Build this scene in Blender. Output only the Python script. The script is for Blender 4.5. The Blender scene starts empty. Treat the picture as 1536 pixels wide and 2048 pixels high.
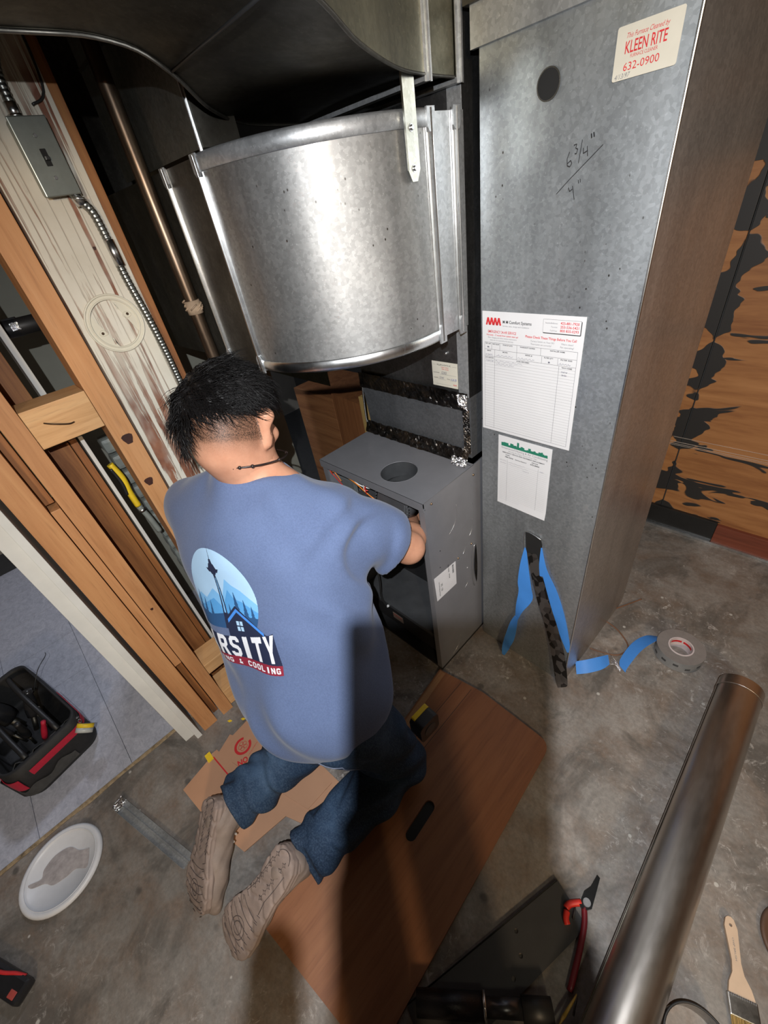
import bpy, bmesh, math, random
import numpy as np
from mathutils import Vector, Matrix, noise
from mathutils.bvhtree import BVHTree
random.seed(7); rng = np.random.default_rng(7)
PI = math.pi
scene = bpy.context.scene
COL = scene.collection

# ------------------------------------------------------------------ camera
cam_d = bpy.data.cameras.new('camera'); cam = bpy.data.objects.new('camera', cam_d); COL.objects.link(cam)
cam_d.sensor_fit = 'VERTICAL'; cam_d.sensor_height = 36.0; cam_d.sensor_width = 27.0
cam_d.lens = 828.0/2048.0*36.0
cam_d.clip_start = 0.005; cam_d.clip_end = 50
RX = Vector((0.70290626, 0.6954304, -0.14932968)); RY = Vector((-0.34505166, 0.51697496, 0.78337491)); RZ = Vector((0.62198243, -0.49911267, 0.60334434))
CAM = Vector((0, 0, 1.5))
mw = Matrix.Identity(4)
for i, v in enumerate((RX, RY, RZ)):
    for j in range(3): mw[j][i] = v[j]
mw.translation = CAM
cam.matrix_world = mw
scene.camera = cam

# ------------------------------------------------------------------ world, lights, exposure
wd = bpy.data.worlds.new('world'); scene.world = wd; wd.use_nodes = True
wd.node_tree.nodes['Background'].inputs[0].default_value = (0.55, 0.6, 0.7, 1)
wd.node_tree.nodes['Background'].inputs[1].default_value = 0.03
scene.view_settings.view_transform = 'Standard'; scene.view_settings.look = 'None'
scene.view_settings.gamma = 1.0; scene.view_settings.use_curve_mapping = False
scene.view_settings.exposure = 0.35

def light(name, kind, loc, power, color=(1, 1, 1), target=None, size=0.1, size_y=None, spot=1.0, blend=0.3):
    d = bpy.data.lights.new(name, kind); o = bpy.data.objects.new(name, d); COL.objects.link(o)
    d.energy = power; d.color = color
    if kind == 'AREA':
        d.size = size
        if size_y: d.shape = 'RECTANGLE'; d.size_y = size_y
    else:
        d.shadow_soft_size = size
    if kind == 'SPOT': d.spot_size = spot; d.spot_blend = blend
    o.location = loc
    if target is not None:
        o.rotation_euler = (Vector(target)-Vector(loc)).to_track_quat('-Z', 'Y').to_euler()
    return o
HEADLAMP = CAM + RX*-0.038 + RY*0.053 + RZ*0.15
light('headlamp_beam', 'SPOT', HEADLAMP, 78, (0.95, 0.97, 1.0), target=HEADLAMP + RZ*-1.0 + RX*0.30 + RY*-0.30, size=0.0035, spot=math.radians(160), blend=1.0)
light('garage_tube_light', 'AREA', (1.1, -0.7, 2.46), 8, (1.0, 0.93, 0.68), target=(1.1, -0.7, 0), size=0.12, size_y=1.2)
light('work_light_beam', 'AREA', (1.9, -1.3, 1.86), 28, (1.0, 0.74, 0.46), target=(-0.2, 0.9, 0.6), size=0.16, size_y=0.30)
light('side_room_light', 'AREA', (-2.7, 0.35, 2.1), 14, (0.80, 0.86, 1.0), target=(-1.6, -0.5, 0), size=0.25, size_y=0.25)

# ------------------------------------------------------------------ helpers
def link(o, parent=None):
    COL.objects.link(o)
    if parent is not None: o.parent = parent
    return o
def tag(o, label=None, cat=None, group=None, kind=None):
    if label: o['label'] = label
    if cat: o['category'] = cat
    if group: o['group'] = group
    if kind: o['kind'] = kind
    return o
def empty(name, loc=(0, 0, 0), label=None, cat=None, group=None):
    o = bpy.data.objects.new(name, None); o.empty_display_size = 0.02
    link(o); o.location = loc; tag(o, label, cat, group)
    return o
def from_bm(name, bm, mats, parent=None, smooth=False, ang=None):
    me = bpy.data.meshes.new(name); bm.normal_update(); bm.to_mesh(me); bm.free()
    return from_me(name, me, mats, parent, smooth)
def from_me(name, me, mats, parent=None, smooth=False):
    if not isinstance(mats, (list, tuple)): mats = [mats]
    for m in mats: me.materials.append(m)
    if smooth:
        me.shade_smooth()
    o = bpy.data.objects.new(name, me); link(o)
    if parent is not None:
        o.parent = parent
        o.matrix_parent_inverse = Matrix.Translation(parent.location).inverted() if parent.type == 'EMPTY' else parent.matrix_parent_inverse.copy()
    return o
def pset(o, parent):           # parent keeping world coordinates (all parents are unrotated, unscaled)
    o.parent = parent
    base = Matrix.Translation(parent.location).inverted() if parent.type == 'EMPTY' else Matrix.Identity(4)
    o.matrix_parent_inverse = base
    return o
def part(name, bm, mats, parent=None, smooth=False):
    """mesh given in world coordinates, parented without moving"""
    me = bpy.data.meshes.new(name); bm.normal_update(); bm.to_mesh(me); bm.free()
    if not isinstance(mats, (list, tuple)): mats = [mats]
    for m in mats: me.materials.append(m)
    if smooth: me.shade_smooth()
    o = bpy.data.objects.new(name, me); link(o)
    if parent is not None: pset(o, parent)
    return o
def V(*a): return Vector(a)
def frame(o, x, y, z):
    m = Matrix.Identity(4)
    for i, v in enumerate((x, y, z)):
        v = Vector(v)
        for j in range(3): m[j][i] = v[j]
    m.translation = Vector(o)
    return m
def box(bm, x0, x1, y0, y1, z0, z1, mat=0, mtx=None, bev=0):
    vs = [bm.verts.new((x, y, z)) for x in (x0, x1) for y in (y0, y1) for z in (z0, z1)]
    fs = [(0, 1, 3, 2), (4, 6, 7, 5), (0, 4, 5, 1), (2, 3, 7, 6), (0, 2, 6, 4), (1, 5, 7, 3)]
    faces = [bm.faces.new([vs[i] for i in f]) for f in fs]
    for f in faces: f.material_index = mat
    if bev:
        es = list({e for f in faces for e in f.edges})
        r = bmesh.ops.bevel(bm, geom=es, offset=bev, segments=2, affect='EDGES', profile=0.6)
        vs = [v for v in {v for f in r['faces'] for v in f.verts} | {v for v in vs if v.is_valid}]
        for f in r['faces']: f.material_index = mat
        allv = set(vs)
        st = list(allv)
        while st:
            v = st.pop()
            for e in v.link_edges:
                w = e.other_vert(v)
                if w not in allv: allv.add(w); st.append(w)
        vs = list(allv)
    if mtx is not None:
        for v in vs: v.co = mtx @ v.co
    return vs
def B(*a, **k):
    bm = bmesh.new(); box(bm, *a, **k); return bm
def cyl(bm, p0, p1, r0, r1=None, seg=24, caps=True, mat=0):
    r1 = r0 if r1 is None else r1
    p0 = Vector(p0); p1 = Vector(p1); d = (p1-p0).normalized()
    a = d.orthogonal().normalized(); b = d.cross(a)
    A = [bm.verts.new(p0+(a*math.cos(t)+b*math.sin(t))*r0) for t in [2*PI*i/seg for i in range(seg)]]
    C = [bm.verts.new(p1+(a*math.cos(t)+b*math.sin(t))*r1) for t in [2*PI*i/seg for i in range(seg)]]
    for i in range(seg):
        f = bm.faces.new((A[i], A[(i+1) % seg], C[(i+1) % seg], C[i])); f.material_index = mat; f.smooth = True
    if caps:
        f = bm.faces.new(A[::-1]); f.material_index = mat
        f = bm.faces.new(C); f.material_index = mat
def tube(bm, pts, r, seg=8, mat=0, closed=False, rfun=None):
    pts = [Vector(p) for p in pts]; n = len(pts); rings = []
    up = None
    for i, p in enumerate(pts):
        if closed: d = (pts[(i+1) % n]-pts[i-1])
        else: d = pts[min(i+1, n-1)]-pts[max(i-1, 0)]
        d.normalize()
        if up is None: up = d.orthogonal().normalized()
        else:
            up = (up-d*up.dot(d)).normalized()
        b = d.cross(up)
        rr = rfun(i/(n-1)) if rfun else r
        rings.append([bm.verts.new(p+(up*math.cos(t)+b*math.sin(t))*rr) for t in [2*PI*k/seg for k in range(seg)]])
    for i in range(n if closed else n-1):
        A = rings[i]; C = rings[(i+1) % n]
        for k in range(seg):
            f = bm.faces.new((A[k], A[(k+1) % seg], C[(k+1) % seg], C[k])); f.material_index = mat; f.smooth = True
    if not closed:
        f = bm.faces.new(rings[0][::-1]); f.material_index = mat
        f = bm.faces.new(rings[-1]); f.material_index = mat
def spline(pts, n=8):
    P = [Vector(p) for p in pts]; out = []
    for i in range(len(P)-1):
        p0 = P[max(i-1, 0)]; p1 = P[i]; p2 = P[i+1]; p3 = P[min(i+2, len(P)-1)]
        for k in range(n):
            t = k/n
            out.append(0.5*((2*p1)+(p2-p0)*t+(2*p0-5*p1+4*p2-p3)*t*t+(3*p1-p0-3*p2+p3)*t**3))
    out.append(P[-1]); return out
def prism(bm, poly, z0, z1, mtx=None, mat=0):
    """polygon (x,y) extruded from z0 to z1 in the frame mtx"""
    m = mtx or Matrix.Identity(4)
    a = [bm.verts.new(m @ Vector((x, y, z0))) for x, y in poly]; b = [bm.verts.new(m @ Vector((x, y, z1))) for x, y in poly]
    n = len(poly)
    fs = [bm.faces.new(a[::-1]), bm.faces.new(b)] + [bm.faces.new((a[i], a[(i+1) % n], b[(i+1) % n], b[i])) for i in range(n)]
    for f in fs: f.material_index = mat
def sheet(bm, grid, th, nrm=None, mat=0, smooth=True):
    """grid[i][j] of points -> sheet with thickness th"""
    ni = len(grid); nj = len(grid[0])
    P = np.array([[tuple(p) for p in r] for r in grid], float)
    du = np.gradient(P, axis=0); dv = np.gradient(P, axis=1)
    N = np.cross(du, dv); N /= np.linalg.norm(N, axis=2, keepdims=True)+1e-12
    Q = P-N*th
    a = [[bm.verts.new(P[i, j]) for j in range(nj)] for i in range(ni)]
    b = [[bm.verts.new(Q[i, j]) for j in range(nj)] for i in range(ni)]
    for i in range(ni-1):
        for j in range(nj-1):
            f = bm.faces.new((a[i][j], a[i+1][j], a[i+1][j+1], a[i][j+1])); f.smooth = smooth; f.material_index = mat
            f = bm.faces.new((b[i][j], b[i][j+1], b[i+1][j+1], b[i+1][j])); f.smooth = smooth; f.material_index = mat
    def strip(A, C):
        for k in range(len(A)-1):
            f = bm.faces.new((A[k], C[k], C[k+1], A[k+1])); f.material_index = mat
            for e in f.edges: e.smooth = False
    strip([a[i][0] for i in range(ni)], [b[i][0] for i in range(ni)])
    strip([b[i][-1] for i in range(ni)], [a[i][-1] for i in range(ni)])
    strip([b[0][j] for j in range(nj)], [a[0][j] for j in range(nj)])
    strip([a[-1][j] for j in range(nj)], [b[-1][j] for j in range(nj)])
def dupe(o, loc=None, parent=None):
    c = o.copy(); COL.objects.link(c)
    if parent is not None: c.parent = parent
    if loc is not None: c.location = loc
    for ch in list(o.children):
        d = ch.copy(); COL.objects.link(d); d.parent = c
        for g in list(ch.children):
            e = g.copy(); COL.objects.link(e); e.parent = d
    return c

# ------------------------------------------------------------------ materials
def lin(c): return tuple(((x/12.92) if x <= 0.04045 else ((x+0.055)/1.055)**2.4) for x in c)
def H(s): return lin(tuple(int(s[i:i+2], 16)/255 for i in (0, 2, 4)))
class MB:
    def __init__(s, name, rough=0.5, metal=0.0, spec=0.5):
        s.m = bpy.data.materials.new(name); s.m.use_nodes = True; s.nt = s.m.node_tree; s.N = s.nt.nodes; s.L = s.nt.links
        s.b = s.N['Principled BSDF']; s.b.inputs['Roughness'].default_value = rough; s.b.inputs['Metallic'].default_value = metal
        s.b.inputs['Specular IOR Level'].default_value = spec
        s.tc = s.N.new('ShaderNodeTexCoord')
    def coord(s, scale=(1, 1, 1), rot=(0, 0, 0), src='Object'):
        mp = s.N.new('ShaderNodeMapping'); mp.inputs['Scale'].default_value = scale; mp.inputs['Rotation'].default_value = rot
        s.L.new(s.tc.outputs[src], mp.inputs['Vector']); return mp.outputs[0]
    def noise(s, scale, detail=4, rough=0.6, co=None, dist=0.0):
        n = s.N.new('ShaderNodeTexNoise'); n.inputs['Scale'].default_value = scale; n.inputs['Detail'].default_value = detail
        n.inputs['Roughness'].default_value = rough; n.inputs['Distortion'].default_value = dist
        s.L.new(co if co is not None else s.tc.outputs['Object'], n.inputs['Vector']); return n.outputs['Fac']
    def voro(s, scale, co=None, feature='F1', out='Distance'):
        n = s.N.new('ShaderNodeTexVoronoi'); n.inputs['Scale'].default_value = scale; n.feature = feature
        s.L.new(co if co is not None else s.tc.outputs['Object'], n.inputs['Vector']); return n.outputs[out]
    def ramp(s, fac, stops):
        r = s.N.new('ShaderNodeValToRGB'); e = r.color_ramp.elements
        while len(e) < len(stops): e.new(0.5)
        for k, (p, c) in enumerate(stops):
            e[k].position = p; e[k].color = (c, c, c, 1) if isinstance(c, (int, float)) else (*c, 1)
        s.L.new(fac, r.inputs[0]); return r.outputs[0]
    def mix(s, fac, a, b, mode='MIX'):
        n = s.N.new('ShaderNodeMix'); n.data_type = 'RGBA'; n.blend_type = mode
        for ii, v in ((0, fac), (6, a), (7, b)):
            sock = n.inputs[ii]
            if isinstance(v, (int, float)): sock.default_value = v if ii == 0 else (v, v, v, 1)
            elif isinstance(v, tuple): sock.default_value = (*v, 1)
            else: s.L.new(v, sock)
        return n.outputs[2]
    def base(s, v):
        if isinstance(v, tuple): s.b.inputs['Base Color'].default_value = (*v, 1)
        else: s.L.new(v, s.b.inputs['Base Color'])
        return s
    def rough(s, v): s.L.new(v, s.b.inputs['Roughness']); return s
    def metal(s, v): s.L.new(v, s.b.inputs['Metallic']); return s
    def bump(s, h, strength=0.3, dist=0.002):
        n = s.N.new('ShaderNodeBump'); n.inputs['Strength'].default_value = strength; n.inputs['Distance'].default_value = dist
        s.L.new(h, n.inputs['Height']); s.L.new(n.outputs[0], s.b.inputs['Normal']); return s
def plain(name, c, rough=0.5, metal=0.0, var=0.12, scale=30, bump=0.1, spec=0.5):
    q = MB(name, rough, metal, spec); n = q.noise(scale, 4)
    a = tuple(x*(1-var) for x in c); b = tuple(min(1, x*(1+var)) for x in c)
    q.base(q.ramp(n, [(0.3, a), (0.7, b)]))
    if bump: q.bump(n, bump, 0.001)
    return q.m
def galv(name, c0, c1, rough=(0.28, 0.5), streak=True, spots=0.0, grime=None, vert='Z', scale=1.0, metal=1.0):
    q = MB(name, 0.4, metal)
    n1 = q.noise(3.0*scale, 5, 0.65, q.coord((1, 1, 0.35)))
    sp = q.noise(230*scale, 3, 0.7); sp2 = q.voro(160*scale, out='Color')
    base = q.ramp(n1, [(0.3, c0), (0.7, c1)])
    bw = q.N.new('ShaderNodeRGBToBW'); q.L.new(sp2, bw.inputs[0]); base = q.mix(0.22, base, q.ramp(bw.outputs[0], [(0.2, 0.25), (0.8, 0.75)]), 'OVERLAY')
    base = q.mix(q.ramp(sp, [(0.60, 0.0), (0.70, 0.35)]), base, tuple(min(1, x*1.5) for x in c1))
    st = q.noise(9, 4, 0.7, q.coord((1, 1, 0.06)))
    base = q.mix(q.ramp(st, [(0.50, 0.0), (0.78, 0.45)]), base, tuple(x*0.5 for x in c0))
    if spots:
        v = q.voro(60, q.coord((1, 1, 0.7))); nn = q.noise(5, 2)
        m1 = q.ramp(v, [(0.0, 1.0), (0.07, 0.9), (0.11, 0.0)])
        m2 = q.ramp(nn, [(0.52-spots*0.1, 0.0), (0.60-spots*0.1, 1.0)])
        base = q.mix(q.mix(1.0, m1, m2, 'MULTIPLY'), base, (0.035, 0.025, 0.018))
    if grime:
        g = q.noise(2.2, 6, 0.7); base = q.mix(q.ramp(g, [(0.38, 0.0), (0.62, 0.85)]), base, grime)
    q.base(base)
    r = q.noise(6*scale, 5, 0.7, q.coord((1, 1, 0.3)))
    q.rough(q.ramp(r, [(0.3, rough[0]), (0.7, rough[1])]))
    q.bump(q.noise(16, 3, 0.5), 0.12, 0.004)
    return q.m
def wood(name, c0, c1, c2, scale=1.0, axis='Z', rough=0.6, rings=True, knots=0.0):
    s = {'Z': (14, 14, 0.9), 'X': (0.9, 14, 14), 'Y': (14, 0.9, 14)}[axis]
    q = MB(name, rough)
    co = q.coord(tuple(x*scale for x in s))
    n = q.noise(2.2, 6, 0.65, co, 0.6); f = q.noise(14, 3, 0.6, co)
    b = q.ramp(n, [(0.28, c0), (0.5, c1), (0.75, c2)])
    b = q.mix(q.ramp(f, [(0.55, 0.0), (0.75, 0.35)]), b, tuple(x*0.6 for x in c0))
    if knots:
        k = q.voro(5.0, q.coord((1, 1, 0.45))); b = q.mix(q.ramp(k, [(0.0, 0.95), (0.07*knots, 0.8), (0.13*knots, 0.0)]), b, (0.06, 0.02, 0.008))
    q.base(b); q.bump(f, 0.15, 0.001)
    return q.m

GALV = galv('galvanised_sheet', (0.34, 0.35, 0.36), (0.58, 0.60, 0.61), (0.34, 0.5), metal=0.72)
GALV_DRUM = galv('galvanised_drum', (0.24, 0.24, 0.235), (0.44, 0.44, 0.43), (0.46, 0.66), spots=1.0, metal=0.9)
for k_, v_ in (('Coat Weight', 0.35), ('Coat Roughness', 0.20)): GALV_DRUM.node_tree.nodes['Principled BSDF'].inputs[k_].default_value = v_
GALV_RET = galv('galvanised_return', (0.30, 0.325, 0.34), (0.52, 0.55, 0.57), (0.36, 0.52), spots=0.15, metal=0.84)
GALV_DARK = galv('dusty_galvanised', (0.10, 0.095, 0.085), (0.26, 0.25, 0.22), (0.40, 0.65), grime=(0.05, 0.045, 0.035))
GALV_TOP = galv('dark_duct_galvanised', (0.035, 0.032, 0.026), (0.12, 0.11, 0.085), (0.40, 0.7), grime=(0.02, 0.018, 0.014))  # much darker sheet for the overhead duct, with random darker patches
GALV_EDGE = galv('bright_galvanised_edge', (0.55, 0.56, 0.56), (0.85, 0.86, 0.86), (0.22, 0.36))
STEEL_DK = galv('dark_coil_case', (0.10, 0.105, 0.11), (0.17, 0.175, 0.185), (0.38, 0.5), metal=0.6)
# ------------------------------------------------------------------ the room
def concrete():
    q = MB('concrete_floor', 0.62)
    big = q.noise(1.6, 6, 0.65, q.coord(), 0.4); med = q.noise(7, 6, 0.7, q.coord((1, 1.3, 1)), 0.3); fine = q.noise(90, 4, 0.7)
    b = q.ramp(big, [(0.32, (0.17, 0.155, 0.138)), (0.5, (0.27, 0.248, 0.225)), (0.68, (0.38, 0.34, 0.305))])
    b = q.mix(q.ramp(med, [(0.40, 0.0), (0.66, 0.75)]), b, (0.16, 0.105, 0.07))
    b = q.mix(q.ramp(q.noise(3.1, 5, 0.7, q.coord((1.3, 1, 1)), 0.8), [(0.50, 0.0), (0.62, 0.7)]), b, (0.075, 0.068, 0.06))
    b = q.mix(q.ramp(fine, [(0.35, 0.35), (0.65, 0.0)]), b, (0.06, 0.055, 0.05))
    sc = q.noise(24, 5, 0.85, q.coord((1, 1, 1), (0, 0, 0.6)), 1.2)
    area = q.noise(1.3, 2, 0.5, q.coord())
    b = q.mix(q.mix(1.0, q.ramp(sc, [(0.56, 0.0), (0.66, 0.9)]), q.ramp(area, [(0.44, 0.0), (0.56, 1.0)]), 'MULTIPLY'), b, (0.46, 0.43, 0.40))
    fl = q.voro(10, q.coord((1, 1, 1)))
    b = q.mix(q.ramp(fl, [(0.045, 0.8), (0.06, 0.0)]), b, (0.5, 0.48, 0.44))
    dk = q.voro(6.3, q.coord((1, 1.2, 1), (0, 0, 1.0)))
    b = q.mix(q.ramp(dk, [(0.05, 0.7), (0.10, 0.0)]), b, (0.05, 0.045, 0.04))
    q.base(b); q.rough(q.ramp(med, [(0.3, 0.45), (0.7, 0.75)])); q.bump(q.noise(60, 5, 0.7), 0.25, 0.002)
    return q.m
def vinyl():
    q = MB('vinyl_tile_grey', 0.38)
    n = q.noise(26, 6, 0.8, q.coord((1, 1.4, 1)), 1.0); f = q.noise(120, 3, 0.7)
    b = q.ramp(n, [(0.32, (0.30, 0.31, 0.36)), (0.5, (0.40, 0.41, 0.47)), (0.7, (0.50, 0.51, 0.57))])
    b = q.mix(q.ramp(f, [(0.5, 0.0), (0.72, 0.3)]), b, (0.22, 0.22, 0.26))
    q.base(b); q.bump(n, 0.12, 0.001); return q.m
CONC = concrete(); VINYL = vinyl()
DARKWALL = plain('unlit_plaster', (0.05, 0.048, 0.045), 0.9, var=0.25, scale=3)  # plaster coloured dark to stand for the unlit back of the room
PALEWALL = plain('old_plaster', (0.30, 0.28, 0.25), 0.9, var=0.15, scale=3)
CEIL = plain('old_ceiling_boards', (0.12, 0.10, 0.085), 0.9, var=0.3, scale=4)

floor = tag(part('floor', B(-1.27, 2.4, -3.4, 1.96, -0.12, 0.0), CONC), kind='structure')
sub = part('vinyl_underlay', B(-3.4, -1.272, -3.4, 1.96, -0.12, -0.0015), plain('underlay_black', (0.03, 0.03, 0.03), 0.9), floor)
tile_me = None
xs = [-1.285-0.305*i for i in range(0, 7)]; 
ys = [-0.36+0.305*j for j in range(-5, 3)]
for i, x1 in enumerate(xs[:-1]):
    for y0 in ys:
        x0 = x1-0.305; xr = x1
        if i == 0: xr = -1.272
        bm = B(x0+0.0007, xr-0.0007, y0+0.0007, y0+0.3043, -0.0014, 0.0022, bev=0.0005)
        part('floor_tile', bm, VINYL, floor)
# tan worn edge where the vinyl stops
q = MB('tile_edge_glue', 0.8); n = q.noise(40, 5, 0.8); q.base(q.ramp(n, [(0.3, (0.06, 0.045, 0.03)), (0.5, (0.26, 0.19, 0.11)), (0.7, (0.36, 0.28, 0.17))])); q.bump(n, 0.6, 0.003)
bm = bmesh.new()
N_ = 60; g = []
for k in range(N_+1):
    y = -2.0+k*(1.90/N_); w = 0.010+0.006*noise.noise(Vector((0, y*9, 0)))
    g.append([Vector((-1.274, y, 0.003)), Vector((-1.270+w*0.4, y, 0.0035)), Vector((-1.270+w, y, 0.0008))])
sheet(bm, g, 0.0008); part('tile_edge_strip', bm, q.m, floor)

tag(part('ceiling', B(-3.4, 2.4, -3.4, 1.96, 2.55, 2.65), CEIL), kind='structure')
tag(part('wall_front', B(-3.4, 2.4, -3.5, -3.4, 0, 2.55), PALEWALL), kind='structure')
tag(part('wall_right', B(2.4, 2.5, -3.4, 2.06, 0, 2.55), plain('brown_panel_wall', (0.20, 0.11, 0.06), 0.8, var=0.3, scale=3)), kind='structure')
tag(part('wall_far_left', B(-3.5, -3.4, -3.4, 2.06, 0, 2.55), PALEWALL), kind='structure')

# ---- back wall of tar-smeared plywood
def plytar(name, seedoff, mode):
    q = MB(name, 0.55)
    co = q.coord((1.2, 14, 12)); n = q.noise(2.0, 5, 0.65, co, 0.3)
    b = q.ramp(n, [(0.3, (0.22, 0.085, 0.028)), (0.5, (0.33, 0.145, 0.05)), (0.75, (0.42, 0.20, 0.075))])
    sx = q.N.new('ShaderNodeSeparateXYZ'); q.L.new(q.tc.outputs['Object'], sx.inputs[0])
    def mth(op, a, c, clamp=False):
        m = q.N.new('ShaderNodeMath'); m.operation = op; m.use_clamp = clamp
        for s_, v in ((m.inputs[0], a), (m.inputs[1], c)):
            if isinstance(v, (int, float)): s_.default_value = v
            else: q.L.new(v, s_)
        return m.outputs[0]
    X = sx.outputs[0]; Z = mth('MULTIPLY', sx.outputs[2], 0.5)
    nb = q.noise(7, 2, 0.5, q.coord((0.7, 1, 1.6)), 0.3)
    wob = mth('MULTIPLY', mth('SUBTRACT', nb, 0.47), 0.30)
    # tar brushed along the joint
    dj = mth('SUBTRACT', mth('ABSOLUTE', mth('SUBTRACT', X, -0.385)) if False else mth('ABSOLUTE', mth('ADD', X, 0.316), 0), wob)
    m1 = q.ramp(dj, [(0.020, 1.0), (0.023, 0.0)])
    # blotches low on the wall and again high up
    nz = q.noise(3.0, 3, 0.5, q.coord((0.9, 1, 3.2)), 0.8)
    band = q.ramp(Z, [(0.02, 0.0), (0.06, 0.10), (0.13, 0.12), (0.17, 0.0)])
    hi = q.ramp(Z, [(0.60, 0.0), (0.75, 0.22)])
    tot = mth('ADD', mth('ADD', nz, band), hi)
    m2 = q.ramp(tot, [(0.615, 0.0), (0.622, 1.0)])
    tar = mth('MAXIMUM', m1, m2)
    b = q.mix(tar, b, (0.022, 0.020, 0.019))
    q.base(b); q.bump(tar, 0.5, 0.002); return q.m
PLYTAR = plytar('tar_smeared_plywood', 0, 0)
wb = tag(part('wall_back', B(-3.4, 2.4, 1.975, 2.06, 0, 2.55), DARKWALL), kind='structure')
part('plywood_panel', B(-0.60, -0.319, 1.960, 1.975, 0.10, 2.55, bev=0.001), PLYTAR, wb)
part('plywood_panel', B(-0.313, 0.80, 1.957, 1.975, 0.10, 1.62, bev=0.001), PLYTAR, wb)
part('plywood_panel', B(-0.313, 0.80, 1.957, 1.975, 1.624, 2.55, bev=0.001), PLYTAR, wb)
part('plywood_panel', B(0.806, 2.40, 1.957, 1.975, 0.10, 2.55, bev=0.001), PLYTAR, wb)
WHITESCR = plain('pale_scratch', (0.5, 0.42, 0.36), 0.5)
for z, x0, x1, t in ((0.455, -0.36, 0.35, 0.0012), (0.446, -0.36, 0.35, 0.0009), (0.478, -0.35, 0.10, 0.0009), (0.440, -0.36, 0.3, 0.0006)):
    part('wire', B(x0, x1, 1.9545, 1.957, z, z+t), WHITESCR, wb)  # thin pale strips drawing scratch lines on the panel
TARBLK = plain('black_tar_board', (0.012, 0.012, 0.012), 0.45)
REDBASE = wood('red_stained_board', (0.10, 0.025, 0.012), (0.16, 0.04, 0.02), (0.22, 0.06, 0.03), axis='X')
tb = tag(part('baseboard_back', B(-0.62, -0.085, 1.940, 1.957, 0.012, 0.115, bev=0.002), TARBLK), kind='structure')
part('board', B(-0.084, 1.60, 1.938, 1.957, 0.012, 0.105, bev=0.002), REDBASE, tb)
part('metal_strip', B(-0.62, 1.60, 1.928, 1.940, 0.001, 0.014, bev=0.001), GALV_EDGE, tb)

# ---- open stud wall on the left
FIR = wood('orange_fir_stud', (0.42, 0.18, 0.065), (0.55, 0.26, 0.10), (0.62, 0.32, 0.14), axis='Z', knots=0.8)
FIR2 = wood('plain_fir_stud', (0.36, 0.16, 0.06), (0.46, 0.22, 0.09), (0.54, 0.28, 0.12), axis='Z')
FIRY = wood('fir_block', (0.46, 0.24, 0.09), (0.60, 0.34, 0.15), (0.68, 0.42, 0.2), axis='Y')
OLDWOOD = wood('old_brown_stud', (0.13, 0.045, 0.012), (0.26, 0.10, 0.03), (0.38, 0.17, 0.05), axis='Z')
WHITEP = plain('white_painted_jamb', (0.60, 0.60, 0.57), 0.5, var=0.06, scale=12)
def chipped():
    q = MB('chipped_white_paint', 0.6)
    co = q.coord((16, 16, 0.55)); n = q.noise(2.4, 6, 0.72, co, 0.7)
    wv = q.N.new('ShaderNodeTexWave'); wv.wave_type = 'BANDS'; wv.bands_direction = 'Y'; wv.inputs['Scale'].default_value = 13; wv.inputs['Distortion'].default_value = 4.5; wv.inputs['Detail'].default_value = 2.0; wv.inputs['Detail Scale'].default_value = 0.7
    q.L.new(q.coord((1, 1, 0.10)), wv.inputs['Vector'])
    crack = q.ramp(wv.outputs['Fac'], [(0.0, 0.8), (0.02, 0.5), (0.045, 0.0)])
    chip0 = q.ramp(n, [(0.52, 0.0), (0.55, 1.0)]); ar = q.ramp(q.noise(5, 4, 0.7, q.coord((1, 1.2, 0.6))), [(0.40, 0.35), (0.56, 1.0)])
    chip = q.mix(1.0, chip0, ar, 'MULTIPLY')
    paint = q.ramp(q.noise(8, 4), [(0.3, (0.58, 0.53, 0.43)), (0.7, (0.70, 0.66, 0.56))])
    b = q.mix(q.mix(1.0, crack, q.ramp(q.noise(4, 3), [(0.4, 0.1), (0.6, 1.0)]), 'MULTIPLY'), paint, (0.22, 0.12, 0.07))
    b = q.mix(chip, b, q.ramp(q.noise(20, 3), [(0.3, (0.16, 0.055, 0.03)), (0.7, (0.30, 0.13, 0.07))]))
    q.base(b); q.bump(q.mix(1.0, q.mix(chip, 1.0, 0.0), q.mix(crack, 1.0, 0.0), 'MULTIPLY'), 0.6, 0.002); return q.m
CHIP = chipped()
wl = empty('wall_left', (-1.22, 0.2, 0)); wl['kind'] = 'structure'
X0, X1 = -1.262, -1.170
ZT = 2.55
def stud(name, y0, y1, z0, z1, m, x0=X0, x1=X1, bev=0.0015):
    return part(name, B(x0, x1, y0, y1, z0, z1, bev=bev), m, wl)
stud('jamb_board', -0.150, -0.131, 0.0, ZT, WHITEP, -1.300, -1.163)
stud('jamb_board', -0.186, -0.151, 0.0, ZT, WHITEP, -1.262, -1.190)
part('strike_plate', B(-1.225, -1.205, -0.1885, -0.186, 0.155, 0.225), plain('brass_plate', (0.20, 0.14, 0.07), 0.4, 0.8), wl)
stud('stud', -0.118, -0.064, 0.0, ZT, FIR2)
stud('filler_strip', -0.062, -0.040, 0.36, 1.02, FIR2, X0, -1.176)
stud('filler_strip', -0.062, -0.042, 1.03, ZT, OLDWOOD, X0, -1.20)
stud('filler_strip', -0.062, -0.042, 0.0, 0.355, OLDWOOD, X0, -1.21)
stud('stud', -0.038, 0.004, 0.0, ZT, FIR2)
stud('blocking', 0.005, 0.139, 1.160, 1.248, FIRY)
stud('blocking', 0.005, 0.139, 0.235, 0.285, FIRY)
stud('sole_plate', 0.005, 0.60, 0.03, 0.115, FIRY, X0, -1.165)
stud('stud', 0.140, 0.192, 0.12, ZT, FIR)
stud('painted_plank', 0.198, 0.352, 0.12, ZT, CHIP, -1.215, -1.172)
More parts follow.
